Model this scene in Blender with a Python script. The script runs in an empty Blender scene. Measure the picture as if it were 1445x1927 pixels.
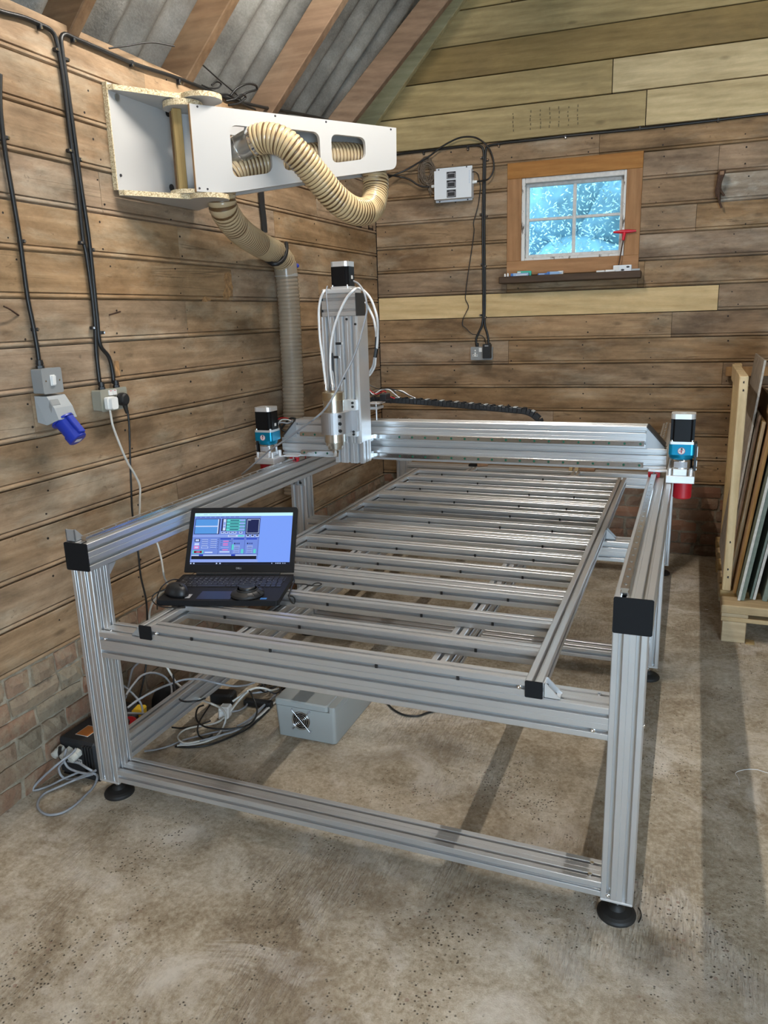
import bpy, math, random
from mathutils import Vector, Matrix
C = bpy.context.scene.collection
sc = bpy.context.scene
rnd = random.Random(7)

# ------------------------------------------------------------------ camera, world, lights, exposure
cam_data = bpy.data.cameras.new('camera')
cam = bpy.data.objects.new('camera', cam_data)
C.objects.link(cam)
_m = Matrix([[0.929705, -0.062927, 0.362891], [0.367026, 0.24036, -0.89862], [-0.030677, 0.968642, 0.24656]]).to_4x4()
_m.translation = Vector((1.7018,-1.7602,1.5582))
cam.matrix_world = _m
cam_data.sensor_fit = 'HORIZONTAL'
cam_data.sensor_width = 36.0
cam_data.lens = 1438.28 / 1445.0 * 36.0
cam_data.clip_start = 0.02
sc.camera = cam

sc.view_settings.view_transform = 'Standard'
sc.view_settings.look = 'None'
sc.view_settings.gamma = 1.0
sc.view_settings.use_curve_mapping = False
sc.view_settings.exposure = 0.0

world = bpy.data.worlds.new('sky')
sc.world = world
world.use_nodes = True
_bg = world.node_tree.nodes['Background']
_bg.inputs['Color'].default_value = (0.40, 0.74, 1.0, 1)
_bg.inputs['Strength'].default_value = 9.5

def area_light(name, loc, direction, sx, sy, power, color):
    d = bpy.data.lights.new(name, 'AREA')
    d.shape = 'RECTANGLE'
    d.size = sx
    d.size_y = sy
    d.energy = power
    d.color = color
    o = bpy.data.objects.new(name, d)
    o.location = loc
    o.rotation_euler = Vector(direction).to_track_quat('-Z', 'Y').to_euler()
    C.objects.link(o)
    return o

# fluorescent battens hanging from the roof (tubes run along the building) and the open doorway behind the photographer
# (the tubes themselves are built as lamps further down, in batten_lamp)
TUBES = [((0.80, 0.98, 3.30), 1.4, 385.0), ((1.50, -2.3, 2.95), 1.5, 62.0), ((3.2, -1.2, 3.1), 1.5, 40.0)]
TUBE_COLOR = (1.0, 0.94, 0.86)
area_light('doorway_daylight', (3.4, -3.85, 1.3), (-0.38, 1, -0.25), 1.6, 2.2, 105, (0.84, 0.88, 1.0))

# ------------------------------------------------------------------ mesh helpers
WO = {}          # world origin of every object made (no object is rotated)

def V(*a): return Vector(a)

class MB:
    def __init__(self):
        self.v = []; self.f = []; self.mi = []; self.sm = []
    def add(self, verts, faces, m=0, smooth=False):
        b = len(self.v)
        self.v += [Vector(p) for p in verts]
        for q in faces:
            self.f.append([b + i for i in q]); self.mi.append(m); self.sm.append(smooth)
        return self
    def box(self, a, b, bev=0.0, m=0):
        x0, y0, z0 = [min(a[i], b[i]) for i in range(3)]
        x1, y1, z1 = [max(a[i], b[i]) for i in range(3)]
        return self.obox(Vector((x0, y0, z0)), Vector((x1 - x0, 0, 0)), Vector((0, y1 - y0, 0)), Vector((0, 0, z1 - z0)), bev, m)
    def obox(self, o, ex, ey, ez, bev=0.0, m=0):
        o, ex, ey, ez = Vector(o), Vector(ex), Vector(ey), Vector(ez)
        if ex.cross(ey).dot(ez) < 0: ex, ey = ey, ex
        if bev <= 0:
            vs = [o + ex * i + ey * j + ez * k for k in (0, 1) for j in (0, 1) for i in (0, 1)]
            return self.add(vs, [(0, 2, 3, 1), (4, 5, 7, 6), (0, 1, 5, 4), (2, 6, 7, 3), (0, 4, 6, 2), (1, 3, 7, 5)], m)
        L = [e.length for e in (ex, ey, ez)]
        bev = min(bev, min(L) * 0.45)
        t = [bev / l for l in L]
        vs = []; idx = {}
        for k in (0, 1):
            for j in (0, 1):
                for i in (0, 1):
                    for ax in range(3):
                        c = [i, j, k]
                        for q in range(3):
                            if q != ax: c[q] = t[q] if c[q] == 0 else 1 - t[q]
                        idx[(i, j, k, ax)] = len(vs)
                        vs.append(o + ex * c[0] + ey * c[1] + ez * c[2])
        fs = []
        I = lambda i, j, k, ax: idx[(i, j, k, ax)]
        fs += [(I(0,0,0,2), I(0,1,0,2), I(1,1,0,2), I(1,0,0,2)), (I(0,0,1,2), I(1,0,1,2), I(1,1,1,2), I(0,1,1,2))]
        fs += [(I(0,0,0,1), I(1,0,0,1), I(1,0,1,1), I(0,0,1,1)), (I(0,1,0,1), I(0,1,1,1), I(1,1,1,1), I(1,1,0,1))]
        fs += [(I(0,0,0,0), I(0,0,1,0), I(0,1,1,0), I(0,1,0,0)), (I(1,0,0,0), I(1,1,0,0), I(1,1,1,0), I(1,0,1,0))]
        for (a, b2, ax) in ((0, 1, 2), (0, 2, 1), (1, 2, 0)):
            for p in (0, 1):
                for q in (0, 1):
                    k0 = [0, 0, 0]; k1 = [0, 0, 0]
                    k0[a] = k1[a] = p; k0[b2] = k1[b2] = q; k1[ax] = 1
                    qd = [I(*k0, a), I(*k1, a), I(*k1, b2), I(*k0, b2)]
                    n = (vs[qd[1]] - vs[qd[0]]).cross(vs[qd[3]] - vs[qd[0]])
                    ctr = o + ex * .5 + ey * .5 + ez * .5
                    if n.dot(vs[qd[0]] - ctr) < 0: qd.reverse()
                    fs.append(tuple(qd))
        for k in (0, 1):
            for j in (0, 1):
                for i in (0, 1):
                    tr = [I(i, j, k, 0), I(i, j, k, 1), I(i, j, k, 2)]
                    if (i + j + k) % 2 == 0: tr.reverse()
                    fs.append(tuple(tr))
        return self.add(vs, fs, m)
    def cyl(self, p0, p1, r0, r1=None, n=24, m=0, caps=True, smooth=True):
        p0, p1 = Vector(p0), Vector(p1)
        r1 = r0 if r1 is None else r1
        d = (p1 - p0).normalized()
        a = d.orthogonal().normalized(); b = d.cross(a)
        ring = lambda p, r: [p + (a * math.cos(2*math.pi*i/n) + b * math.sin(2*math.pi*i/n)) * r for i in range(n)]
        A, B = ring(p0, r0), ring(p1, r1)
        self.add(A + B, [(i, (i+1) % n, n + (i+1) % n, n + i) for i in range(n)], m, smooth)
        if caps:
            self.add(A, [tuple(reversed(range(n)))], m); self.add(B, [tuple(range(n))], m)
        return self
    def lathe(self, p, axis, prof, n=32, m=0, smooth=True):
        """prof: list of (h, r) along axis from p; consecutive points joined, sharp rings."""
        p, d = Vector(p), Vector(axis).normalized()
        for (h0, r0), (h1, r1) in zip(prof, prof[1:]):
            if abs(h0 - h1) < 1e-7 and abs(r0 - r1) < 1e-7: continue
            r0 = max(r0, 1e-5); r1 = max(r1, 1e-5)
            a = d.orthogonal().normalized(); b = d.cross(a)
            vs = []
            for h, r in ((h0, r0), (h1, r1)):
                vs += [p + d * h + (a * math.cos(2*math.pi*i/n) + b * math.sin(2*math.pi*i/n)) * r for i in range(n)]
            self.add(vs, [(i, (i+1) % n, n + (i+1) % n, n + i) for i in range(n)], m, smooth and abs(h0 - h1) > 1e-7)
        return self
    def tube(self, pts, r, n=8, m=0, caps=True, step=None, rfun=None):
        """tube along a smooth curve through pts"""
        P = smooth_path(pts, step or max(r * 1.6, 0.006))
        rings = []
        t0 = (P[1] - P[0]).normalized()
        a = t0.orthogonal().normalized()
        s = 0.0
        for i, p in enumerate(P):
            t = (P[min(i+1, len(P)-1)] - P[max(i-1, 0)])
            t = t.normalized() if t.length > 1e-9 else t0
            a = (a - t * a.dot(t))
            a = a.normalized() if a.length > 1e-9 else t.orthogonal().normalized()
            b = t.cross(a)
            if i: s += (P[i] - P[i-1]).length
            rr = rfun(s) if rfun else r
            rings.append([p + (a * math.cos(2*math.pi*k/n) + b * math.sin(2*math.pi*k/n)) * rr for k in range(n)])
        vs = [q for R_ in rings for q in R_]
        fs = []
        for i in range(len(rings) - 1):
            for k in range(n):
                fs.append((i*n + k, i*n + (k+1) % n, (i+1)*n + (k+1) % n, (i+1)*n + k))
        self.add(vs, fs, m, True)
        if caps:
            self.add(rings[0], [tuple(reversed(range(n)))], m); self.add(rings[-1], [tuple(range(n))], m)
        return self
    def prism(self, poly, o, eu, ev, ew, m=0):
        """poly (u,v) closed, extruded by ew"""
        o, eu, ev, ew = Vector(o), Vector(eu), Vector(ev), Vector(ew)
        n = len(poly)
        A = [o + eu * u + ev * v for u, v in poly]; B = [p + ew for p in A]
        flip = eu.cross(ev).dot(ew) * area2(poly) < 0
        fs = [(i, (i+1) % n, n + (i+1) % n, n + i) for i in range(n)] + [tuple(reversed(range(n))), tuple(range(n, 2*n))]
        if flip: fs = [tuple(reversed(q)) for q in fs]
        return self.add(A + B, fs, m)
    def sphere(self, c, r, n=16, m=0, squash=(1, 1, 1)):
        c = Vector(c); vs = []; fs = []
        h = n // 2
        for i in range(h + 1):
            th = math.pi * i / h
            for k in range(n):
                ph = 2 * math.pi * k / n
                vs.append(c + Vector((math.sin(th)*math.cos(ph)*r*squash[0], math.sin(th)*math.sin(ph)*r*squash[1], math.cos(th)*r*squash[2])))
        for i in range(h):
            for k in range(n):
                fs.append((i*n + k, (i+1)*n + k, (i+1)*n + (k+1) % n, i*n + (k+1) % n))
        return self.add(vs, fs, m, True)
    def xf(self, fn):
        self.v = [Vector(fn(p)) for p in self.v]
        return self
    def build(self, name, mats, parent=None):
        if not isinstance(mats, (list, tuple)): mats = [mats]
        lo = Vector([min(p[i] for p in self.v) for i in range(3)]); hi = Vector([max(p[i] for p in self.v) for i in range(3)])
        c = (lo + hi) / 2
        me = bpy.data.meshes.new(name)
        me.from_pydata([p - c for p in self.v], [], self.f)
        for mt in mats: me.materials.append(mt)
        me.polygons.foreach_set('material_index', self.mi)
        me.polygons.foreach_set('use_smooth', self.sm)
        me.update()
        return place(name, me, c, parent)

def place(name, me, c, parent=None):
    o = bpy.data.objects.new(name, me)
    C.objects.link(o)
    WO[o.name] = Vector(c)
    if parent is not None:
        o.parent = parent
        o.location = Vector(c) - WO[parent.name]
    else:
        o.location = c
    return o

def area2(poly):
    return sum(poly[i][0]*poly[(i+1) % len(poly)][1] - poly[(i+1) % len(poly)][0]*poly[i][1] for i in range(len(poly)))

def smooth_path(pts, step):
    P = [Vector(p) for p in pts]
    if len(P) == 2:
        n = max(1, int((P[1]-P[0]).length / max(step * 6, .02)))
        return [P[0].lerp(P[1], i / n) for i in range(n + 1)]
    out = []
    Q = [P[0]*2 - P[1]] + P + [P[-1]*2 - P[-2]]
    for i in range(1, len(Q) - 2):
        p0, p1, p2, p3 = Q[i-1:i+3]
        n = max(1, int((p2 - p1).length / step))
        n = min(n, 400)
        # centripetal-like tangents limited to the local spacing
        l = (p2 - p1).length
        m1 = (p2 - p0); m1 = m1 * (l / max((p2-p1).length + (p1-p0).length, 1e-9))
        m2 = (p3 - p1); m2 = m2 * (l / max((p3-p2).length + (p2-p1).length, 1e-9))
        for k in range(n):
            t = k / n; t2 = t*t; t3 = t2*t
            out.append(p1*(2*t3-3*t2+1) + m1*(t3-2*t2+t) + p2*(-2*t3+3*t2) + m2*(t3-t2))
    out.append(P[-1])
    return out

def tag(o, label=None, cat=None, group=None, kind=None):
    if label: o['label'] = label
    if cat: o['category'] = cat
    if group: o['group'] = group
    if kind: o['kind'] = kind
    return o

def thing(name, label, cat, loc, group=None):
    o = bpy.data.objects.new(name, None)
    C.objects.link(o)
    o.location = loc
    o.empty_display_size = 0.05
    WO[o.name] = Vector(loc)
    return tag(o, label, cat, group)

def setting(name, loc=(0, 0, 0)):
    o = bpy.data.objects.new(name, None)
    C.objects.link(o)
    o.location = loc
    WO[o.name] = Vector(loc)
    o['kind'] = 'structure'
    return o

def curve_panel(name, outline, holes, o, eu, ev, thick, mats, parent):
    """flat panel with holes: outline and holes are lists of (u, v); built as a filled curve and turned into a mesh"""
    cu = bpy.data.curves.new(name, 'CURVE')
    cu.dimensions = '2D'; cu.fill_mode = 'BOTH'; cu.extrude = thick / 2
    for poly in [outline] + holes:
        s = cu.splines.new('POLY')
        s.points.add(len(poly) - 1)
        for i, (u, v) in enumerate(poly): s.points[i].co = (u, v, 0, 1)
        s.use_cyclic_u = True
    tmp = bpy.data.objects.new('tmp', cu)
    C.objects.link(tmp)
    bpy.context.view_layer.update()
    me0 = bpy.data.meshes.new_from_object(tmp.evaluated_get(bpy.context.evaluated_depsgraph_get()))
    bpy.data.objects.remove(tmp)
    o, eu, ev = Vector(o), Vector(eu), Vector(ev)
    w = eu.cross(ev)
    mb = MB()
    vs = [o + eu * p.co.x + ev * p.co.y + w * p.co.z for p in me0.vertices]
    flat = [abs(p.normal.z) > 0.7 for p in me0.polygons]
    mb.v = vs
    for p, fl in zip(me0.polygons, flat):
        mb.f.append(list(p.vertices)); mb.mi.append(0 if fl else len(mats) - 1); mb.sm.append(False)
    return mb.build(name, mats, parent)

def text_mb(s, size, o, eu, ev, thick=0.0004):
    cu = bpy.data.curves.new('txt', 'FONT')
    cu.body = s; cu.size = size; cu.extrude = thick; cu.align_x = 'CENTER'; cu.align_y = 'CENTER'
    tmp = bpy.data.objects.new('tmp', cu)
    C.objects.link(tmp)
    bpy.context.view_layer.update()
    me0 = bpy.data.meshes.new_from_object(tmp.evaluated_get(bpy.context.evaluated_depsgraph_get()))
    bpy.data.objects.remove(tmp)
    o, eu, ev = Vector(o), Vector(eu), Vector(ev)
    w = eu.cross(ev)
    mb = MB()
    mb.add([o + eu*p.co.x + ev*p.co.y + w*p.co.z for p in me0.vertices], [list(p.vertices) for p in me0.polygons])
    return mb

def rrect(u0, v0, u1, v1, r, n=5):
    out = []
    for (cx, cy, a0) in ((u1-r, v1-r, 0), (u0+r, v1-r, 90), (u0+r, v0+r, 180), (u1-r, v0+r, 270)):
        for i in range(n + 1):
            a = math.radians(a0 + 90 * i / n)
            out.append((cx + r*math.cos(a), cy + r*math.sin(a)))
    return out

def round_poly(pts, r, n=5):
    out = []
    N_ = len(pts)
    for i in range(N_):
        p0, p1, p2 = Vector(pts[i-1]), Vector(pts[i]), Vector(pts[(i+1) % N_])
        rr = r[i] if isinstance(r, (list, tuple)) else r
        if rr <= 0:
            out.append(tuple(p1)); continue
        a = p1 + (p0-p1).normalized()*rr; b = p1 + (p2-p1).normalized()*rr
        for k in range(n + 1):
            t = k / n
            q = a*(1-t)**2 + p1*2*t*(1-t) + b*t*t
            out.append((q.x, q.y))
    return out

# ------------------------------------------------------------------ materials
def new_mat(name):
    m = bpy.data.materials.new(name); m.use_nodes = True
    return m, m.node_tree, m.node_tree.nodes['Principled BSDF']

def nd(nt, t, **k):
    n = nt.nodes.new(t)
    for a, b in k.items(): setattr(n, a, b)
    return n

def setin(n, **k):
    for a, b in k.items():
        n.inputs[a.replace('_', ' ')].default_value = b
    return n

def ramp(nt, stops, fac=None):
    r = nd(nt, 'ShaderNodeValToRGB')
    e = r.color_ramp.elements
    while len(e) < len(stops): e.new(0.5)
    for el, (p, c) in zip(e, stops):
        el.position = p; el.color = (*c, 1) if len(c) == 3 else c
    if fac is not None: nt.links.new(fac, r.inputs[0])
    return r

def mix(nt, fac, a, b, mode='MIX'):
    n = nd(nt, 'ShaderNodeMix', data_type='RGBA', blend_type=mode)
    for s, i in ((fac, 0), (a, 6), (b, 7)):
        if hasattr(s, 'is_linked'): nt.links.new(s, n.inputs[i])
        elif isinstance(s, (int, float)): n.inputs[i].default_value = s
        else: n.inputs[i].default_value = (*s, 1)
    return n.outputs[2]

def noise(nt, vec, scale, detail=4, rough=0.55, dist=0.0):
    n = nd(nt, 'ShaderNodeTexNoise')
    setin(n, Scale=scale, Detail=detail, Roughness=rough, Distortion=dist)
    if vec is not None: nt.links.new(vec, n.inputs['Vector'])
    return n.outputs['Fac']

def mathn(nt, op, a, b=0.0):
    n = nd(nt, 'ShaderNodeMath', operation=op)
    for s, i in ((a, 0), (b, 1)):
        if hasattr(s, 'is_linked'): nt.links.new(s, n.inputs[i])
        else: n.inputs[i].default_value = s
    return n.outputs[0]

def bump(nt, p, h, strength, dist=0.002):
    b = nd(nt, 'ShaderNodeBump'); setin(b, Strength=strength, Distance=dist)
    nt.links.new(h, b.inputs['Height']); nt.links.new(b.outputs[0], p.inputs['Normal'])

def objcoord(nt, scale=(1, 1, 1), rand=True):
    tc = nd(nt, 'ShaderNodeTexCoord')
    mp = nd(nt, 'ShaderNodeMapping')
    mp.inputs['Scale'].default_value = scale
    if rand:
        oi = nd(nt, 'ShaderNodeObjectInfo')
        ad = nd(nt, 'ShaderNodeVectorMath', operation='MULTIPLY_ADD')
        cb = nd(nt, 'ShaderNodeCombineXYZ')
        for i in range(3): nt.links.new(oi.outputs['Random'], cb.inputs[i])
        nt.links.new(cb.outputs[0], ad.inputs[0]); ad.inputs[1].default_value = (37.1, 53.7, 91.3)
        nt.links.new(tc.outputs['Object'], ad.inputs[2])
        nt.links.new(ad.outputs[0], mp.inputs['Vector'])
        return mp.outputs[0], oi.outputs['Random'], ad.outputs[0]
    nt.links.new(tc.outputs['Object'], mp.inputs['Vector'])
    return mp.outputs[0], None, tc.outputs['Object']

def simple(name, col, rough=0.5, metal=0.0, var=0.0, bumpy=0.0, scale=60, **k):
    m, nt, p = new_mat(name)
    setin(p, Roughness=rough, Metallic=metal)
    for a, b in k.items(): p.inputs[a.replace('_', ' ')].default_value = b
    vec, rn, raw = objcoord(nt, rand=False)
    nz = noise(nt, vec, scale, 3)
    lo = tuple(c * (1 - var) for c in col); hi = tuple(min(1, c * (1 + var)) for c in col)
    r = ramp(nt, [(0.3, lo), (0.7, hi)], nz)
    nt.links.new(r.outputs[0], p.inputs['Base Color'])
    if bumpy: bump(nt, p, nz, bumpy, 0.001)
    return m

def emit(name, col, strength=1.0):
    m, nt, p = new_mat(name)
    p.inputs['Base Color'].default_value = (0, 0, 0, 1)
    p.inputs['Emission Color'].default_value = (*col, 1)
    p.inputs['Emission Strength'].default_value = strength
    p.inputs['Roughness'].default_value = 0.3
    return m

def wood(name, dark, light, axis=0, rough=0.65, grain=1.0, stain=None, stain_amt=0.5, knots=0.5, objvar=0.25, pale=None, pale_amt=0.0, gscale=1.0, grime=0.45):
    m, nt, p = new_mat(name)
    s = [9.0 * gscale] * 3; s[axis] = 0.55 * gscale
    vec, rn, raw = objcoord(nt, tuple(s))
    # warped long grain
    w1 = noise(nt, vec, 1.3, 3, 0.5, 0.6)
    g = nd(nt, 'ShaderNodeTexWave', wave_type='BANDS', bands_direction='DIAGONAL')
    setin(g, Scale=1.4, Distortion=3.5, Detail=3.0, Detail_Scale=1.2)
    nt.links.new(vec, g.inputs['Vector'])
    s2 = [70.0 * gscale] * 3; s2[axis] = 2.0 * gscale
    mp2 = nd(nt, 'ShaderNodeMapping'); mp2.inputs['Scale'].default_value = s2
    nt.links.new(raw, mp2.inputs['Vector'])
    fine = noise(nt, mp2.outputs[0], 1.0, 4, 0.65)
    mixg = mathn(nt, 'ADD', mathn(nt, 'MULTIPLY', w1, 0.46), mathn(nt, 'ADD', mathn(nt, 'MULTIPLY', g.outputs['Fac'], 0.11 * grain), mathn(nt, 'MULTIPLY', fine, 0.46)))
    base = ramp(nt, [(0.28, dark), (0.78, light)], mixg).outputs[0]
    col = base
    if knots > 0:
        sk = [5.0] * 3; sk[axis] = 1.9
        mk = nd(nt, 'ShaderNodeMapping'); mk.inputs['Scale'].default_value = sk
        nt.links.new(raw, mk.inputs['Vector'])
        vo = nd(nt, 'ShaderNodeTexVoronoi'); setin(vo, Scale=1.5, Randomness=1.0)
        nt.links.new(mk.outputs[0], vo.inputs['Vector'])
        kr = ramp(nt, [(0.0, (1, 1, 1)), (0.05, (0.85, 0.85, 0.85)), (0.11, (0, 0, 0))], vo.outputs['Distance'])
        col = mix(nt, mathn(nt, 'MULTIPLY', kr.outputs[0], knots), col, tuple(c * 0.35 for c in dark))
    if stain is not None:
        ss = [2.6] * 3; ss[axis] = 1.0
        ms = nd(nt, 'ShaderNodeMapping'); ms.inputs['Scale'].default_value = ss
        nt.links.new(raw, ms.inputs['Vector'])
        sn = noise(nt, ms.outputs[0], 1.6, 6, 0.62, 0.3)
        sr = ramp(nt, [(0.50, (0, 0, 0)), (0.68, (1, 1, 1))], sn)
        col = mix(nt, mathn(nt, 'MULTIPLY', sr.outputs[0], stain_amt), col, stain)
    if pale is not None:
        mq = nd(nt, 'ShaderNodeMapping'); sq = [4.5] * 3; sq[axis] = 1.3; mq.inputs['Scale'].default_value = sq
        mq.inputs['Location'].default_value = (7.3, 2.1, 4.4)
        nt.links.new(raw, mq.inputs['Vector'])
        pn = noise(nt, mq.outputs[0], 1.3, 7, 0.68, 0.2)
        pr = ramp(nt, [(0.50, (0, 0, 0)), (0.70, (1, 1, 1))], pn)
        col = mix(nt, mathn(nt, 'MULTIPLY', pr.outputs[0], pale_amt), col, pale)
    # scuffs, specks and grime
    sm_ = [9.0] * 3; sm_[axis] = 3.2
    mm_ = nd(nt, 'ShaderNodeMapping'); mm_.inputs['Scale'].default_value = sm_
    nt.links.new(raw, mm_.inputs['Vector'])
    mo_ = noise(nt, mm_.outputs[0], 1.0, 9, 0.72, 0.25)
    lo_, hi_ = 1.0 - 0.42*grime, 1.0 + 0.22*grime
    col = mix(nt, 1.0, col, ramp(nt, [(0.34, (lo_, lo_, lo_*0.96)), (0.66, (hi_, hi_, hi_))], mo_).outputs[0], 'MULTIPLY')
    if grime > 0.6:
        sp_ = [30.0] * 3; sp_[axis] = 16.0
        mq_ = nd(nt, 'ShaderNodeMapping'); mq_.inputs['Scale'].default_value = sp_
        nt.links.new(raw, mq_.inputs['Vector'])
        sk_ = noise(nt, mq_.outputs[0], 1.0, 5, 0.7, 0.4)
        col = mix(nt, mathn(nt, 'MULTIPLY', ramp(nt, [(0.63, (0, 0, 0)), (0.70, (1, 1, 1))], sk_).outputs[0], 0.55), col, tuple(c*0.45 for c in dark))
        # thin drying cracks that follow the grain
        ck = [26.0] * 3; ck[axis] = 0.7
        mc_ = nd(nt, 'ShaderNodeMapping'); mc_.inputs['Scale'].default_value = ck
        nt.links.new(raw, mc_.inputs['Vector'])
        cn = noise(nt, mc_.outputs[0], 0.55, 3, 0.5, 0.5)
        cr = ramp(nt, [(0.492, (0, 0, 0)), (0.499, (1, 1, 1)), (0.501, (1, 1, 1)), (0.508, (0, 0, 0))], cn).outputs[0]
        gate = ramp(nt, [(0.54, (0, 0, 0)), (0.60, (1, 1, 1))], w1).outputs[0]
        col = mix(nt, mathn(nt, 'MULTIPLY', mathn(nt, 'MULTIPLY', cr, gate), 0.6), col, tuple(c*0.3 for c in dark))
    hs = nd(nt, 'ShaderNodeHueSaturation')
    nt.links.new(col, hs.inputs['Color'])
    nt.links.new(mathn(nt, 'ADD', mathn(nt, 'MULTIPLY', rn, objvar), 1.0 - objvar * 0.5), hs.inputs['Value'])
    r2 = mathn(nt, 'FRACT', mathn(nt, 'MULTIPLY', rn, 17.3))
    nt.links.new(mathn(nt, 'ADD', mathn(nt, 'MULTIPLY', r2, 0.25), 0.86), hs.inputs['Saturation'])
    nt.links.new(hs.outputs[0], p.inputs['Base Color'])
    setin(p, Roughness=rough)
    p.inputs['Specular IOR Level'].default_value = 0.3
    bump(nt, p, fine, 0.35, 0.002)
    return m

M = {}
M['wall_wood'] = wood('aged_pine_boards', (0.225, 0.140, 0.076), (0.475, 0.33, 0.205), 1, stain=(0.17, 0.10, 0.052), stain_amt=0.65, knots=0.6, objvar=0.2, pale=(0.47, 0.395, 0.29), pale_amt=0.75, grime=1.0)
M['wall_wood_x'] = wood('aged_pine_boards_end', (0.185, 0.110, 0.057), (0.43, 0.285, 0.163), 0, stain=(0.115, 0.066, 0.033), stain_amt=0.75, knots=0.6, objvar=0.2, pale=(0.44, 0.36, 0.26), pale_amt=0.55, grime=1.0)
M['limed_wood'] = wood('limewashed_board', (0.23, 0.165, 0.11), (0.46, 0.37, 0.27), 0, stain=(0.16, 0.11, 0.07), stain_amt=0.5, knots=0.4, objvar=0.0, pale=(0.66, 0.62, 0.53), pale_amt=0.95, grime=1.0)
M['green_wood'] = wood('treated_green_boards', (0.29, 0.205, 0.082), (0.60, 0.45, 0.205), 0, stain=(0.30, 0.22, 0.10), stain_amt=0.4, knots=0.5, objvar=0.15)
M['green_wood_dark'] = wood('treated_brown_boards', (0.20, 0.135, 0.06), (0.39, 0.28, 0.13), 0, stain=(0.18, 0.13, 0.065), stain_amt=0.5, knots=0.5, objvar=0.1)
M['yellow_wood'] = wood('treated_yellow_boards', (0.46, 0.335, 0.15), (0.78, 0.605, 0.32), 0, knots=0.5, objvar=0.1)
M['pine_x'] = wood('fresh_pine_board', (0.52, 0.365, 0.19), (0.74, 0.57, 0.34), 0, knots=0.5, objvar=0.0)
M['pine_z'] = wood('pine_stud', (0.50, 0.34, 0.16), (0.76, 0.58, 0.34), 2, knots=0.6, objvar=0.1)
M['pallet_wood'] = wood('pallet_pine', (0.36, 0.24, 0.11), (0.62, 0.45, 0.25), 0, knots=0.4, objvar=0.2)
M['window_wood'] = wood('oiled_window_timber', (0.27, 0.115, 0.035), (0.46, 0.23, 0.085), 0, knots=0.25, objvar=0.12)
M['window_wood_z'] = wood('oiled_window_timber_upright', (0.27, 0.115, 0.035), (0.46, 0.23, 0.085), 2, knots=0.25, objvar=0.12)
M['dark_sill'] = wood('dark_old_shelf', (0.035, 0.021, 0.013), (0.10, 0.06, 0.035), 0, knots=0.0, objvar=0.0)
M['rafter_wood'] = wood('old_rafter', (0.11, 0.062, 0.033), (0.24, 0.145, 0.08), 0, stain=(0.30, 0.21, 0.13), stain_amt=0.4, knots=0.4, objvar=0.12)
M['barge_wood'] = wood('new_green_rafter', (0.34, 0.285, 0.15), (0.58, 0.50, 0.28), 0, knots=0.4, objvar=0.0)
M['ply_side'] = wood('sheet_edge_brown', (0.33, 0.17, 0.06), (0.55, 0.32, 0.13), 2, knots=0.0, objvar=0.15)
M['batten_wood'] = wood('yellow_batten', (0.26, 0.165, 0.06), (0.46, 0.33, 0.15), 2, knots=0.2, objvar=0.0)

def mk_alum(name, col, rough, metal=1.0):
    m, nt, p = new_mat(name)
    vec, rn, raw = objcoord(nt, (14, 14, 14))
    nz = noise(nt, vec, 1.0, 3)
    r = ramp(nt, [(0.3, tuple(c*0.97 for c in col)), (0.7, col)], nz)
    nt.links.new(r.outputs[0], p.inputs['Base Color'])
    setin(p, Metallic=metal)
    rr = mathn(nt, 'ADD', mathn(nt, 'MULTIPLY', nz, 0.04), rough - 0.02)
    nt.links.new(rr, p.inputs['Roughness'])
    return m
M['alum'] = mk_alum('anodised_aluminium', (0.66, 0.665, 0.67), 0.36, 0.78)
M['alum_plate'] = mk_alum('milled_aluminium', (0.74, 0.745, 0.75), 0.36, 0.6)
M['alum_cast'] = mk_alum('cast_aluminium', (0.42, 0.43, 0.44), 0.5, 0.5)
M['steel'] = mk_alum('ground_steel', (0.62, 0.62, 0.62), 0.2)
M['spindle_steel'] = mk_alum('brushed_spindle_steel', (0.68, 0.65, 0.58), 0.26)
M['clamp_alum'] = mk_alum('sandblasted_aluminium', (0.52, 0.52, 0.53), 0.55)
M['galv'] = mk_alum('galvanised_duct', (0.50, 0.52, 0.52), 0.3)
M['chrome'] = mk_alum('chrome', (0.85, 0.85, 0.85), 0.1)
M['gold'] = mk_alum('brass_band', (0.55, 0.47, 0.33), 0.35)
M['black'] = simple('black_plastic', (0.012, 0.012, 0.013), 0.45)
M['black_matte'] = simple('black_matte_cap', (0.012, 0.012, 0.013), 0.8, bumpy=0.1, scale=300, Specular_IOR_Level=0.15)
M['black_motor'] = simple('black_motor_paint', (0.006, 0.006, 0.007), 0.35, Specular_IOR_Level=0.2)
M['brown_cap'] = simple('dark_grey_end_cap', (0.03, 0.027, 0.025), 0.7)
M['rubber'] = simple('black_rubber', (0.014, 0.013, 0.012), 0.6, var=0.2)
M['cable_black'] = simple('black_pvc_cable', (0.012, 0.012, 0.012), 0.4)
M['cable_grey'] = simple('grey_screened_cable', (0.30, 0.31, 0.33), 0.35)
M['cable_white'] = simple('white_flex', (0.62, 0.60, 0.55), 0.4)
M['hose_white'] = simple('milky_silicone_hose', (0.78, 0.77, 0.76), 0.3)
M['teal'] = simple('teal_anodised', (0.0, 0.22, 0.38), 0.3, 0.55)
M['red'] = simple('red_printed_plastic', (0.42, 0.004, 0.012), 0.45)
M['red_gloss'] = simple('red_handle_plastic', (0.62, 0.01, 0.03), 0.3)
M['white_lam'] = simple('white_melamine', (0.47, 0.463, 0.45), 0.42)
M['white_plastic'] = simple('white_plastic', (0.80, 0.79, 0.76), 0.35)
M['white_box'] = simple('white_powder_coat', (0.74, 0.77, 0.80), 0.45)
M['paper'] = simple('white_paper_label', (0.72, 0.71, 0.69), 0.6)
M['ink'] = simple('black_ink', (0.02, 0.02, 0.025), 0.6)
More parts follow.
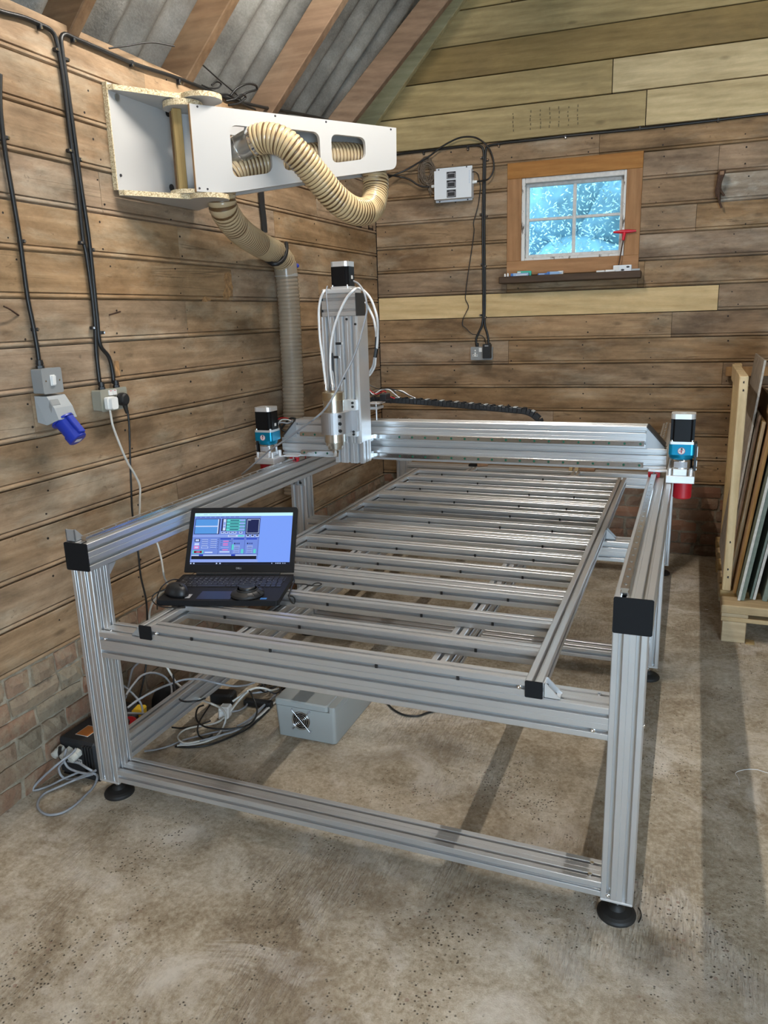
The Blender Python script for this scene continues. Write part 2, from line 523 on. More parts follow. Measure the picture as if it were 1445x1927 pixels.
M['ink_red'] = simple('red_ink', (0.45, 0.05, 0.07), 0.6)
M['green_dot'] = simple('green_rail_plug', (0.0, 0.09, 0.045), 0.5)
M['grey_paint'] = simple('grey_metalclad_paint', (0.27, 0.28, 0.28), 0.4, bumpy=0.05, scale=400)
M['olive_paint'] = simple('beige_grey_paint', (0.30, 0.29, 0.235), 0.4)
M['grey_abs'] = simple('grey_enclosure_abs', (0.36, 0.38, 0.37), 0.45)
M['grey_plastic'] = simple('light_grey_plastic', (0.38, 0.40, 0.41), 0.35)
M['gland_grey'] = simple('pale_grey_gland', (0.52, 0.51, 0.46), 0.4)
M['blue'] = simple('blue_industrial_plastic', (0.012, 0.035, 0.36), 0.35)
M['vfd'] = simple('charcoal_drive_case', (0.018, 0.019, 0.022), 0.5)
M['orange'] = simple('orange_label', (0.50, 0.16, 0.03), 0.5)
M['yellow'] = simple('yellow_sleeve', (0.75, 0.48, 0.02), 0.45)
M['laptop'] = simple('laptop_black_plastic', (0.011, 0.011, 0.012), 0.55, bumpy=0.06, scale=500, Specular_IOR_Level=0.2)
M['laptop_key'] = simple('laptop_keys', (0.022, 0.022, 0.025), 0.4)
M['pad'] = simple('touchpad', (0.012, 0.014, 0.03), 0.3)
M['sticker_blue'] = simple('blue_sticker', (0.05, 0.2, 0.55), 0.4)
M['silver_sticker'] = simple('silver_sticker', (0.40, 0.40, 0.42), 0.3)
M['twine'] = simple('brown_twine', (0.16, 0.12, 0.085), 0.9, var=0.4, scale=120)
M['rust'] = simple('rusty_iron', (0.07, 0.035, 0.02), 0.8, var=0.4, scale=90)
M['nail'] = simple('old_nail', (0.014, 0.009, 0.006), 0.8)
M['stencil'] = simple('faded_stencil_ink', (0.045, 0.03, 0.022), 0.8)
M['teal_box'] = simple('green_card_box', (0.02, 0.42, 0.30), 0.5)
M['pale_blue'] = simple('pale_blue_card', (0.30, 0.45, 0.66), 0.5)
M['mid_blue'] = simple('blue_card', (0.05, 0.16, 0.45), 0.5)
M['plaster_edge'] = simple('grey_board_edge', (0.52, 0.48, 0.42), 0.7, var=0.15)
M['mdf_green'] = simple('moisture_board_green', (0.155, 0.18, 0.14), 0.7, var=0.15)
M['ply_face'] = simple('plywood_face', (0.52, 0.36, 0.18), 0.6, var=0.2, scale=14)
M['old_board'] = simple('weathered_board', (0.30, 0.25, 0.20), 0.7, var=0.3, scale=20)
M['offcut'] = simple('offcut_wood', (0.28, 0.16, 0.09), 0.7, var=0.3, scale=30)
M['bare'] = simple('bare_orange_wood', (0.36, 0.20, 0.085), 0.8, var=0.4, scale=50)
M['stamp'] = simple('faint_stamp_ink', (0.16, 0.12, 0.06), 0.8)
M['thread'] = simple('white_thread', (0.75, 0.73, 0.70), 0.8)
M['tape'] = simple('grey_tape', (0.35, 0.33, 0.30), 0.35)

def mk_chip():
    m, nt, p = new_mat('chipboard_edge')
    vec, rn, raw = objcoord(nt, rand=False)
    vo = nd(nt, 'ShaderNodeTexVoronoi'); setin(vo, Scale=260.0)
    nt.links.new(vec, vo.inputs['Vector'])
    r = ramp(nt, [(0.0, (0.20, 0.13, 0.06)), (0.35, (0.55, 0.42, 0.24)), (0.8, (0.78, 0.66, 0.44))], vo.outputs['Color'])
    nt.links.new(r.outputs[0], p.inputs['Base Color']); setin(p, Roughness=0.8)
    return m
M['chip'] = mk_chip()

def mk_hose(name, c, alpha_t, rough=0.18):
    m, nt, p = new_mat(name)
    setin(p, Roughness=rough)
    vec, rn, raw = objcoord(nt, rand=False)
    r = ramp(nt, [(0.3, tuple(x*0.9 for x in c)), (0.7, c)], noise(nt, vec, 18, 3))
    nt.links.new(r.outputs[0], p.inputs['Base Color'])
    p.inputs['Transmission Weight'].default_value = alpha_t
    p.inputs['IOR'].default_value = 1.25
    p.inputs['Coat Weight'].default_value = 0.4
    return m
M['hose_wire'] = simple('copper_hose_wire', (0.12, 0.065, 0.025), 0.35)
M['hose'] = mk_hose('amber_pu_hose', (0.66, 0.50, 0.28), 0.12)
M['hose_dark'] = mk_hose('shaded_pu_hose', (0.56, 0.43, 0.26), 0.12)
M['duct_clear'] = mk_hose('smoky_clear_duct', (0.42, 0.34, 0.25), 0.25, 0.22)

def mk_brick():
    m, nt, p = new_mat('old_brick')
    vec, rn, raw = objcoord(nt, (1, 1, 1))
    base = ramp(nt, [(0.0, (0.27, 0.135, 0.08)), (0.15, (0.25, 0.18, 0.12)), (0.35, (0.30, 0.15, 0.09)), (0.5, (0.27, 0.22, 0.155)), (0.7, (0.24, 0.20, 0.14)), (0.85, (0.33, 0.17, 0.10)), (1.0, (0.21, 0.15, 0.10))], rn).outputs[0]
    n1 = noise(nt, vec, 14, 6, 0.65)
    col = mix(nt, ramp(nt, [(0.44, (0, 0, 0)), (0.66, (0.8, 0.8, 0.8))], n1).outputs[0], base, (0.35, 0.285, 0.195))
    n2 = noise(nt, vec, 60, 5, 0.7)
    col = mix(nt, ramp(nt, [(0.5, (0, 0, 0)), (0.75, (0.6, 0.6, 0.6))], n2).outputs[0], col, (0.10, 0.065, 0.04))
    nt.links.new(col, p.inputs['Base Color']); setin(p, Roughness=0.9)
    bump(nt, p, mathn(nt, 'ADD', n1, mathn(nt, 'MULTIPLY', n2, 0.5)), 0.9, 0.006)
    return m
M['brick'] = mk_brick()

def mk_brick_red():
    m, nt, p = new_mat('red_brick_end_wall')
    vec, rn, raw = objcoord(nt, (1, 1, 1))
    base = ramp(nt, [(0.0, (0.24, 0.10, 0.055)), (0.3, (0.15, 0.085, 0.052)), (0.6, (0.21, 0.115, 0.068)), (0.8, (0.13, 0.08, 0.052)), (1.0, (0.26, 0.115, 0.06))], rn).outputs[0]
    n1 = noise(nt, vec, 16, 6, 0.65)
    col = mix(nt, ramp(nt, [(0.5, (0, 0, 0)), (0.7, (0.6, 0.6, 0.6))], n1).outputs[0], base, (0.30, 0.22, 0.15))
    nt.links.new(col, p.inputs['Base Color']); setin(p, Roughness=0.9)
    bump(nt, p, n1, 1.0, 0.008)
    return m
M['brick_red'] = mk_brick_red()

def mk_mortar(name, a, b):
    m, nt, p = new_mat(name)
    vec, rn, raw = objcoord(nt, rand=False)
    n1 = noise(nt, vec, 22, 8, 0.7)
    r = ramp(nt, [(0.3, a), (0.7, b)], n1)
    nt.links.new(r.outputs[0], p.inputs['Base Color']); setin(p, Roughness=0.95)
    bump(nt, p, n1, 1.0, 0.012)
    return m
M['mortar'] = mk_mortar('lime_mortar', (0.26, 0.22, 0.155), (0.52, 0.46, 0.36))
M['mortar_dark'] = mk_mortar('sooty_mortar', (0.10, 0.075, 0.05), (0.30, 0.24, 0.17))
M['earth'] = mk_mortar('outside_ground', (0.06, 0.08, 0.04), (0.14, 0.15, 0.08))
M['plain_wall'] = mk_mortar('unseen_wall_boards', (0.24, 0.17, 0.10), (0.36, 0.26, 0.16))

def mk_sheet():
    m, nt, p = new_mat('asbestos_cement_sheet')
    vec, rn, raw = objcoord(nt, rand=False)
    n1 = noise(nt, vec, 3.0, 7, 0.7)
    n2 = noise(nt, vec, 120, 3, 0.6)
    r = ramp(nt, [(0.32, (0.085, 0.08, 0.07)), (0.5, (0.195, 0.187, 0.165)), (0.70, (0.34, 0.33, 0.30))], mathn(nt, 'ADD', mathn(nt, 'MULTIPLY', n1, 0.8), mathn(nt, 'MULTIPLY', n2, 0.2)))
    col = mix(nt, ramp(nt, [(0.55, (0, 0, 0)), (0.72, (0.5, 0.5, 0.5))], noise(nt, vec, 1.4, 5, 0.6)).outputs[0], r.outputs[0], (0.13, 0.10, 0.075))
    nt.links.new(col, p.inputs['Base Color']); setin(p, Roughness=0.9)
    bump(nt, p, n2, 0.6, 0.004)
    return m
M['sheet'] = mk_sheet()

def mk_floor():
    m, nt, p = new_mat('worn_concrete')
    vec, rn, raw = objcoord(nt, rand=False)
    big = noise(nt, vec, 1.1, 5, 0.6, 0.6)
    mid = noise(nt, vec, 5.5, 8, 0.72, 0.4)
    fine = noise(nt, vec, 60, 6, 0.8)
    s = mathn(nt, 'ADD', mathn(nt, 'MULTIPLY', big, 0.32), mathn(nt, 'ADD', mathn(nt, 'MULTIPLY', mid, 0.44), mathn(nt, 'MULTIPLY', fine, 0.42)))
    r = ramp(nt, [(0.46, (0.215, 0.158, 0.100)), (0.555, (0.39, 0.315, 0.22)), (0.63, (0.54, 0.46, 0.35)), (0.73, (0.74, 0.67, 0.56))], s)
    col = r.outputs[0]
    # pale, lime-like worn patches
    pt = noise(nt, vec, 3.2, 9, 0.74, 0.7)
    col = mix(nt, ramp(nt, [(0.53, (0, 0, 0)), (0.64, (0.8, 0.8, 0.8))], pt).outputs[0], col, (0.70, 0.63, 0.54))
    # darker damp patches
    dp = noise(nt, vec, 1.9, 6, 0.65, 0.5)
    col = mix(nt, ramp(nt, [(0.52, (0, 0, 0)), (0.70, (0.55, 0.55, 0.55))], dp).outputs[0], col, (0.20, 0.145, 0.10))
    # short broom marks
    mp = nd(nt, 'ShaderNodeMapping'); mp.inputs['Scale'].default_value = (150, 22, 1); mp.inputs['Rotation'].default_value = (0, 0, 0.30)
    nt.links.new(raw, mp.inputs['Vector'])
    br = noise(nt, mp.outputs[0], 1.0, 3, 0.6, 0.4)
    mask = ramp(nt, [(0.50, (0, 0, 0)), (0.62, (1, 1, 1))], noise(nt, vec, 1.7, 4, 0.6)).outputs[0]
    brm = mathn(nt, 'MULTIPLY', mask, ramp(nt, [(0.40, (1, 1, 1)), (0.55, (0, 0, 0))], br).outputs[0])
    col = mix(nt, mathn(nt, 'MULTIPLY', brm, 0.38), col, (0.17, 0.13, 0.095))
    # pits and little stones
    vo = nd(nt, 'ShaderNodeTexVoronoi'); setin(vo, Scale=105.0); nt.links.new(vec, vo.inputs['Vector'])
    dens = mathn(nt, 'ADD', mathn(nt, 'MULTIPLY', noise(nt, vec, 2.4, 5, 0.65), 0.75), mathn(nt, 'MULTIPLY', noise(nt, vec, 31, 2, 0.5), 0.42))
    sel = ramp(nt, [(0.60, (0, 0, 0)), (0.68, (1, 1, 1))], dens).outputs[0]
    pit = mathn(nt, 'MULTIPLY', sel, ramp(nt, [(0.20, (1, 1, 1)), (0.32, (0, 0, 0))], vo.outputs['Distance']).outputs[0])
    vr = nd(nt, 'ShaderNodeSeparateColor'); nt.links.new(vo.outputs['Color'], vr.inputs[0])
    pit = mathn(nt, 'MULTIPLY', pit, ramp(nt, [(0.40, (0, 0, 0)), (0.45, (1, 1, 1))], vr.outputs[0]).outputs[0])
    col = mix(nt, mathn(nt, 'MULTIPLY', pit, 0.85), col, (0.045, 0.032, 0.024))
    vs = nd(nt, 'ShaderNodeTexVoronoi'); setin(vs, Scale=52.0); nt.links.new(vec, vs.inputs['Vector'])
    sel2 = ramp(nt, [(0.76, (0, 0, 0)), (0.78, (1, 1, 1))], vs.outputs['Color']).outputs[0]
    st = mathn(nt, 'MULTIPLY', mathn(nt, 'MULTIPLY', sel2, sel), ramp(nt, [(0.22, (1, 1, 1)), (0.34, (0, 0, 0))], vs.outputs['Distance']).outputs[0])
    col = mix(nt, mathn(nt, 'MULTIPLY', st, 0.7), col, (0.30, 0.19, 0.14))
    nt.links.new(col, p.inputs['Base Color'])
    setin(p, Roughness=0.82)
    p.inputs['Specular IOR Level'].default_value = 0.3
    h = mathn(nt, 'SUBTRACT', mathn(nt, 'ADD', mathn(nt, 'MULTIPLY', fine, 0.7), mathn(nt, 'MULTIPLY', mid, 0.9)), mathn(nt, 'ADD', mathn(nt, 'MULTIPLY', pit, 0.7), mathn(nt, 'MULTIPLY', brm, 0.3)))
    bump(nt, p, h, 0.8, 0.009)
    return m
M['floor'] = mk_floor()

def mk_paint_peel():
    m, nt, p = new_mat('peeling_white_paint')
    vec, rn, raw = objcoord(nt, (22, 22, 7), rand=False)
    n = noise(nt, vec, 1.0, 5, 0.7)
    r = ramp(nt, [(0.40, (0.10, 0.075, 0.055)), (0.46, (0.70, 0.69, 0.66))], n)
    nt.links.new(r.outputs[0], p.inputs['Base Color']); setin(p, Roughness=0.6)
    return m
M['peel'] = mk_paint_peel()
M['sash'] = simple('white_sash_paint', (0.62, 0.60, 0.57), 0.5, var=0.12, scale=40)

def mk_glass():
    m, nt, p = new_mat('window_glass')
    setin(p, Roughness=0.02, IOR=1.45)
    p.inputs['Base Color'].default_value = (0.92, 0.97, 0.97, 1)
    p.inputs['Transmission Weight'].default_value = 1.0
    tr = nd(nt, 'ShaderNodeBsdfTransparent'); tr.inputs[0].default_value = (0.93, 0.97, 0.97, 1)
    gl = nd(nt, 'ShaderNodeBsdfGlossy'); gl.inputs['Roughness'].default_value = 0.05
    fr = nd(nt, 'ShaderNodeFresnel'); fr.inputs[0].default_value = 1.45
    ms = nd(nt, 'ShaderNodeMixShader')
    nt.links.new(fr.outputs[0], ms.inputs[0]); nt.links.new(tr.outputs[0], ms.inputs[1]); nt.links.new(gl.outputs[0], ms.inputs[2])
    nt.links.new(ms.outputs[0], nt.nodes['Material Output'].inputs['Surface'])
    return m
M['glass'] = mk_glass()

def mk_leaf():
    m, nt, p = new_mat('leaves')
    vec, rn, raw = objcoord(nt, rand=False)
    r = ramp(nt, [(0.35, (0.50, 0.62, 0.56)), (0.65, (0.82, 0.86, 0.80))], noise(nt, vec, 6, 4, 0.7))
    nt.links.new(r.outputs[0], p.inputs['Base Color']); setin(p, Roughness=0.45)
    return m
M['leaf'] = mk_leaf()
M['bush'] = simple('shrub_inside', (0.27, 0.40, 0.46), 0.9, var=0.25, scale=9)

# ------------------------------------------------------------------ the room
XW, YC, TB = -0.33, 3.285, math.radians(2.4)
DB = Vector((math.cos(TB), math.sin(TB), 0)); NB = Vector((-math.sin(TB), math.cos(TB), 0)); PB = Vector((XW, YC, 0))
SL = math.tan(math.radians(46.8))
ZV = Vector((0, 0, 1))
def bw(u, d, z): return PB + DB * u - NB * d + ZV * z        # end wall: u along it, d out into the room
def lw(y, d, z): return Vector((XW + d, y, z))               # left wall
def roof_z(x): return 2.83 + (x - XW) * SL                   # underside of the sheets

floor = MB()
floor.box((-0.5, -4.2, -0.06), (4.9, 3.75, 0.0))
tag(floor.build('floor', M['floor']), kind='structure')
tag(MB().box((-6, 3.76, -0.12), (10, 14, -0.05)).build('trim_outside_ground', M['earth']), kind='structure')

# --- left wall
wl = setting('wall_left', (XW, 0.5, 0))
bk = MB()
bk.box((XW-0.12, -4.1, -0.05), (XW-0.0215, 3.5, 2.50))
bk.box((XW-0.62, -4.1, -0.05), (XW-0.45, 3.5, 2.42)); bk.box((XW-0.5, -4.1, 2.2), (XW-0.1, 3.5, 2.3))  # unseen filler added outside the boards to stop sky light leaking in
bk.build('backing', M['nail'], wl)
mo = MB()
mo.box((XW-0.021, -4.0, -0.05), (XW-0.005, 3.4, 0.447))
mo.build('mortar_bed', M['mortar'], wl)

def board_profile(z0, z1, top=False):
    return [(-0.02, z0+0.001), (-0.011, z0+0.001), (-0.010, z0+0.0035), (-0.003, z0+0.0045), (0.0015, z0+0.0075), (0.002, z0+0.0115), (0.0005, z0+0.0155), (-0.004, z0+0.0185), (-0.008, z0+0.019), (-0.008, z0+0.0205), (0.0, z0+0.023), (0.0, z1-0.0025), (-0.002, z1-0.001), (-0.02, z1-0.001)]
def plank(fn, a0, a1, z0, z1, mat, parent, bead=True, off=0.0, za=0.0, name='plank'):
    prof = board_profile(z0, z1) if bead else [(-0.02, z0+0.003), (-0.003, z0+0.003), (0.0, z0+0.005), (0.0, z1-0.005), (-0.003, z1-0.003), (-0.02, z1-0.003)]
    mb = MB()
    n = len(prof)
    e_ = 0.001 if bead else 0.0025
    A = [fn(a0+e_, d+off, z + za*a0) for d, z in prof]; B = [fn(a1-e_, d+off, z + za*a1) for d, z in prof]
    mb.add(A + B, [(i, n+i, n+(i+1) % n, (i+1) % n) for i in range(n)] + [tuple(range(n)), tuple(reversed(range(n, 2*n)))])
    return mb.build(name, mat, parent)

LJ = [0.443, 0.594, 0.747, 0.899, 1.050, 1.198, 1.350, 1.498, 1.652, 1.801, 1.952, 2.098, 2.248, 2.398, 2.545]
butts = {1: [1.9], 2: [0.9, 2.6], 3: [2.3], 4: [1.3], 5: [0.18, 2.0], 6: [0.58, 2.45], 7: [1.08, 2.4], 8: [1.46, 2.37], 9: [1.07], 10: [0.63, 1.9], 11: [1.5, 2.4], 12: [1.9], 13: [0.95, 2.2]}
for i in range(14):
    ends = [-2.6] + butts.get(i, []) + [YC - 0.001]
    for a, b in zip(ends, ends[1:]):
        plank(lw, a, b, LJ[i], LJ[i+1], M['wall_wood'], wl, off=rnd.uniform(-0.0015, 0.001), za=0.0015)
MB().box((XW-0.02, -4.0, 0.44), (XW-0.002, -2.6, 2.6)).build('plain_boarding', M['plain_wall'], wl)

def brick_mesh(w, h, d, seed):
    r = random.Random(seed)
    mb = MB(); nu, nv = 5, 3
    front = []
    for j in range(nv):
        for i in range(nu):
            u = -w/2 + w*i/(nu-1); v = -h/2 + h*j/(nv-1)
            edge = (i in (0, nu-1)) or (j in (0, nv-1))
            corner = (i in (0, nu-1)) and (j in (0, nv-1))
            u += r.uniform(-.004, .004) * (1 if not corner else 1.2); v += r.uniform(-.003, .003)
            if corner: u *= 0.975; v *= 0.93
            front.append((u, v, (-0.006 if edge else 0.0) + r.uniform(-.003, .003)))
    vs = list(front)
    ring = [i for i in range(nu)] + [nu*j + nu-1 for j in range(1, nv)] + [nu*(nv-1) + i for i in range(nu-2, -1, -1)] + [nu*j for j in range(nv-2, 0, -1)]
    for i in ring: vs.append((front[i][0]*1.01, front[i][1]*1.02, -d))
    fs = []
    for j in range(nv-1):
        for i in range(nu-1):
            a = j*nu + i
            fs.append((a, a+1, a+nu+1, a+nu))
    n = len(ring); b = nu*nv
    for k in range(n):
        fs.append((ring[(k+1) % n], ring[k], b+k, b+(k+1) % n))
    return vs, fs
def brick_set(fn_axis, w, h, mat, seeds):
    out = []
    for s in seeds:
        vs, fs = brick_mesh(w, h, 0.03, s)
        me = bpy.data.meshes.new('brick')
        me.from_pydata([fn_axis(*p) for p in vs], [], fs)
        me.materials.append(mat); me.update()
        out.append(me)
    return out
bl = brick_set(lambda u, v, d: (d, -u, v), 0.208, 0.066, M['brick'], range(6))
bl_h = brick_set(lambda u, v, d: (d, -u, v), 0.098, 0.066, M['brick'], range(20, 24))
for k in range(6):
    zc = 0.037 + k * 0.0745
    y = -0.75 + (0.11 if k % 2 else 0) - rnd.uniform(0, .02)
    q = 0
    while y < YC - 0.05:
        half = (q % 5 == 4) or (k % 3 == 2 and q % 2 == 1)
        w = 0.108 if half else 0.218
        o = place('brick', rnd.choice(bl_h if half else bl), (XW + 0.008 + rnd.uniform(-.004, .004), y + w/2, zc + rnd.uniform(-.003, .003)), wl)
        y += w + 0.003; q += 1
nl = MB()
for i in range(14):
    for y in (-0.35, 0.18, 0.62, 1.06, 1.5, 1.94, 2.38, 2.82, 3.2):
        for dz in (0.035, 0.118):
            yy = y + rnd.uniform(-.03, .03); z = LJ[i] + dz + rnd.uniform(-.012, .012)
            if rnd.random() < 0.72: nl.cyl(lw(yy, -0.002, z), lw(yy, 0.0012, z), rnd.uniform(.0025, .0045), n=7)
tag(nl.build('nail_heads', M['nail'], wl), kind='stuff')
# two bent nails sticking out of the boards
for pts in ([(-0.33,0.1769,1.6012),(-0.31,0.1424,1.6097),(-0.3,0.1161,1.6197),(-0.285,0.0817,1.6273)], [(-0.33,0.5991,1.5985),(-0.31,0.6078,1.6037),(-0.285,0.6117,1.6098)]):
    MB().tube(pts, 0.0028, 6).build('bent_nail', M['rust'], wl)
# torn patch of bare wood and a small plug in the boards
pp = [(1.372, 1.662), (1.395, 1.668), (1.412, 1.660), (1.430, 1.676), (1.452, 1.690), (1.462, 1.72), (1.452, 1.748), (1.458, 1.772), (1.430, 1.784), (1.402, 1.776), (1.392, 1.752), (1.404, 1.728), (1.388, 1.704), (1.376, 1.690)]
MB().prism([(y, z) for y, z in pp], (XW + 0.0004, 0, 0), (0, 1, 0), (0, 0, 1), (0.0014, 0, 0)).build('bare_patch', M['bare'], wl)
MB().prism([(1.20, 1.652), (1.23, 1.649), (1.27, 1.655), (1.268, 1.664), (1.245, 1.668), (1.235, 1.675), (1.215, 1.670), (1.205, 1.660)], (XW + 0.0004, 0, 0), (0, 1, 0), (0, 0, 1), (0.0012, 0, 0)).build('bare_patch', M['bare'], wl)
MB().box((XW - 0.002, 0.597, 1.372), (XW + 0.002, 0.622, 1.430), 0.002).build('wood_plug', M['bare'], wl)
# stencilled marks beside the corner
st = MB()
for y0 in (2.955, 3.15):
    st.obox(lw(y0, 0.0006, 2.12), (0, .016, 0), (0.0012, 0, 0), (0, 0, 0.128)); st.obox(lw(y0, 0.0006, 2.12), (0, .085, 0), (0.0012, 0, 0), (0, 0, 0.014))
    st.obox(lw(y0 + 0.07, 0.0006, 2.12), (0, .012, 0), (0.0012, 0, 0), (0, 0, 0.03))
st.build('stencil_mark', M['stencil'], wl)

# --- end wall with the window
wb = setting('wall_back', tuple(PB + DB * 1.2))
WU0, WU1, WZ0, WZ1 = 0.884, 1.689, 1.792, 2.462
bb = MB()
def slab(u0, u1, z0, z1, d0=-0.10, d1=-0.0215):
    bb.obox(bw(u0, d0, z0), DB*(u1-u0), -NB*(d1-d0), ZV*(z1-z0))
slab(-0.25, WU0, -0.05, 2.75); slab(WU1, 5.2, -0.05, 2.75); slab(WU0, WU1, -0.05, WZ0); slab(WU0, WU1, WZ1, 2.75)
bb.prism([(-0.75, 2.1), (-0.20, 2.1), (-0.20, 2.96)], bw(0, -0.10, 0), DB, ZV, -NB*0.0785)
bb.prism([(-0.25, 2.55), (-0.1, 2.6), (5.25, 2.6), (2.53, 5.65)], bw(0, -0.10, 0), DB, ZV, -NB*0.0785)
bb.build('backing', M['nail'], wb)
mb = MB(); mb.obox(bw(0, -0.021, -0.05), DB*5.0, -NB*0.018, ZV*0.515); mb.build('mortar_bed', M['mortar_dark'], wb)
BJ = [0.467, 0.62, 0.772, 0.925, 1.078, 1.231, 1.384, 1.536, 1.688, 1.841, 1.994, 2.147, 2.300, 2.453, 2.592]
bbutt = {4: [2.207], 8: [1.725], 2: [1.2], 6: [1.9], 13: [1.434], 5: [0.9], 0: [1.5], 12: [2.1], 10: [2.0], 11: [2.125]}
for i in range(14):
    z0, z1 = BJ[i], BJ[i+1]
    ends = [0.004] + bbutt.get(i, []) + [3.1 + 0.17*(i % 4), 4.98]
    if i == 7: ends = [0.004, 2.153, 4.1, 4.98]
    for a, b in zip(ends, ends[1:]):
        segs = [(a, b)]
        if z0 >= WZ0 - 0.06 and z1 <= WZ1 + 0.14 and i in (9, 10, 11, 12):
            segs = [(a, min(b, WU0)), (max(a, WU1), b)]
        if i == 8: segs = [(a, b)]
        for s0, s1 in segs:
            if s1 - s0 < 0.02: continue
            pine = i == 7 and s1 < 2.2
            zz1 = z1 if i != 8 else (WZ0 if s0 < WU1 and s1 > WU0 else z1)
            if i == 8 and zz1 < z1:
                for t0, t1, t in ((s0, WU0, z1), (WU0, min(s1, WU1), WZ0), (WU1, s1, z1)):
                    if t1 - t0 > 0.02: plank(bw, t0, t1, z0, t, M['wall_wood_x'], wb, off=rnd.uniform(-.001, .001))
            else:
                plank(bw, s0, s1, z0, z1, M['pine_x'] if pine else M['limed_wood'] if (i == 11 and s0 > 2.0) else M['wall_wood_x'], wb, bead=not pine, off=0.002 if pine else rnd.uniform(-.0015, .001))
# wider new boards in the gable
GJ = [2.594, 2.788, 2.973, 3.158, 3.348, 3.54, 3.73, 3.92]
rows = [([1.690], ['green_wood', 'yellow_wood']), ([1.495], ['green_wood', 'yellow_wood']), ([], ['green_wood_dark']), ([], ['green_wood']), ([0.9], ['green_wood', 'green_wood_dark']), ([], ['green_wood_dark']), ([], ['green_wood'])]
for q_ in range(8):
    GJ.append(GJ[-1] + 0.19); rows.append(([], ['green_wood', 'green_wood_dark', 'yellow_wood'][q_ % 3:q_ % 3 + 1]))
for i, (bt, ms) in enumerate(rows):
    if 5.02 - max(0.0, GJ[i+1] - 2.9) / SL - max(0.004, (GJ[i] - 2.78) / SL) < 0.2: continue
    lo = max(0.004, (GJ[i] - 2.78) / SL)
    ends = [lo] + [b for b in bt if b > lo] + [min(4.95, 5.02 - max(0.0, GJ[i+1] - 2.9) / SL)]
    for (a, b), mt in zip(zip(ends, ends[1:]), ms):
        plank(bw, a, b, GJ[i], GJ[i+1], M[mt], wb, bead=False, off=0.006 + rnd.uniform(-.002, .002))
nl = MB()
for i in range(14):
    for u in (0.06, 0.52, 0.93, 1.38, 1.8, 2.24, 2.6):
        for dz in (0.035, 0.118):
            uu = u + rnd.uniform(-.03, .03); z = BJ[i] + dz + rnd.uniform(-.012, .012)
            if WZ0 - .02 < z < WZ1 + .02 and WU0 - .02 < uu < WU1 + .02: continue
            if rnd.random() < 0.75: nl.cyl(bw(uu, -0.002, z), bw(uu, 0.0015, z), rnd.uniform(.003, .0055), n=7)
tag(nl.build('nail_heads', M['nail'], wb), kind='stuff')
# row of stamped marks on the lowest new board
sm = MB()
for px in (0.915, 1.02, 1.08, 1.135, 1.19, 1.245, 1.30):
    for q in range(5):
        h = rnd.uniform(.008, .02)
        sm.obox(bw(px + rnd.uniform(-.003, .003), 0.0061, 2.64 + q*0.024), DB*0.006, -NB*0.0008, ZV*h)
sm.build('stamp_mark', M['stamp'], wb)
br = brick_set(lambda u, v, d: tuple(DB*u - NB*d + ZV*v), 0.208, 0.066, M['brick_red'], range(40, 46))
br_h = brick_set(lambda u, v, d: tuple(DB*u - NB*d + ZV*v), 0.098, 0.066, M['brick_red'], range(60, 63))
for k in range(6):
    zc = 0.041 + k*0.0765
    u = 0.0 - (0.11 if k % 2 else 0.0)
    q = 0
    while u < 4.9:
        half = (q % 6 == 5) or (k % 3 == 1 and q % 2 == 0)
        w = (0.108 if half else 0.218)
        if u + w > 0.05:
            place('brick', rnd.choice(br_h if half else br), bw(u + w/2, 0.008 + rnd.uniform(-.007, .007), zc + rnd.uniform(-.005, .005)), wb)
        u += w + rnd.uniform(0.0, 0.012); q += 1

# --- window
win = setting('window_1', tuple(bw(1.286, 0, WZ0)))
OU0, OU1, OZ0, OZ1 = 0.974, 1.600, 1.880, 2.370
def wbox(u0, u1, d0, d1, z0, z1, bev=0.002):
    return MB().obox(bw(u0, d0, z0), DB*(u1-u0), -NB*(d1-d0), ZV*(z1-z0), bev)
wbox(WU0, WU1, -0.06, 0.006, OZ1, WZ1).build('frame_head', M['window_wood'], win)
wbox(WU0, WU1, -0.06, 0.006, WZ0, OZ0).build('frame_rail', M['window_wood'], win)
wbox(WU0, OU0, -0.06, 0.004, OZ0, OZ1).build('frame_jamb', M['window_wood_z'], win)
wbox(OU1, WU1, -0.06, 0.004, OZ0, OZ1).build('frame_jamb', M['window_wood_z'], win)
# white painted lining and sash
wbox(OU0, OU0+0.022, -0.10, -0.006, OZ0, OZ1).build('window_lining', M['peel'], win)
wbox(OU1-0.016, OU1, -0.10, -0.006, OZ0, OZ1).build('window_lining', M['peel'], win)
wbox(OU0+0.022, OU1-0.016, -0.10, -0.008, OZ1-0.030, OZ1).build('window_lining', M['sash'], win)
wbox(OU0+0.022, OU1-0.016, -0.10, -0.010, OZ0, OZ0+0.016).build('window_lining', M['peel'], win)
SU0, SU1, SZ0, SZ1 = OU0+0.022, OU1-0.016, OZ0+0.016, OZ1-0.030
UM, ZM = (SU0+SU1)/2 + 0.003, 2.128
sd0, sd1 = -0.085, -0.055
wbox(SU0, SU0+0.018, sd0, sd1, SZ0, SZ1).build('sash_stile', M['sash'], win)
wbox(SU1-0.018, SU1, sd0, sd1, SZ0, SZ1).build('sash_stile', M['sash'], win)
wbox(SU0+0.018, SU1-0.018, sd0, sd1, SZ0, SZ0+0.022).build('sash_rail', M['sash'], win)
wbox(SU0+0.018, SU1-0.018, sd0, sd1, SZ1-0.018, SZ1).build('sash_rail', M['sash'], win)
wbox(UM-0.010, UM+0.010, sd0, sd1, SZ0+0.022, SZ1-0.018).build('glazing_bar', M['sash'], win)
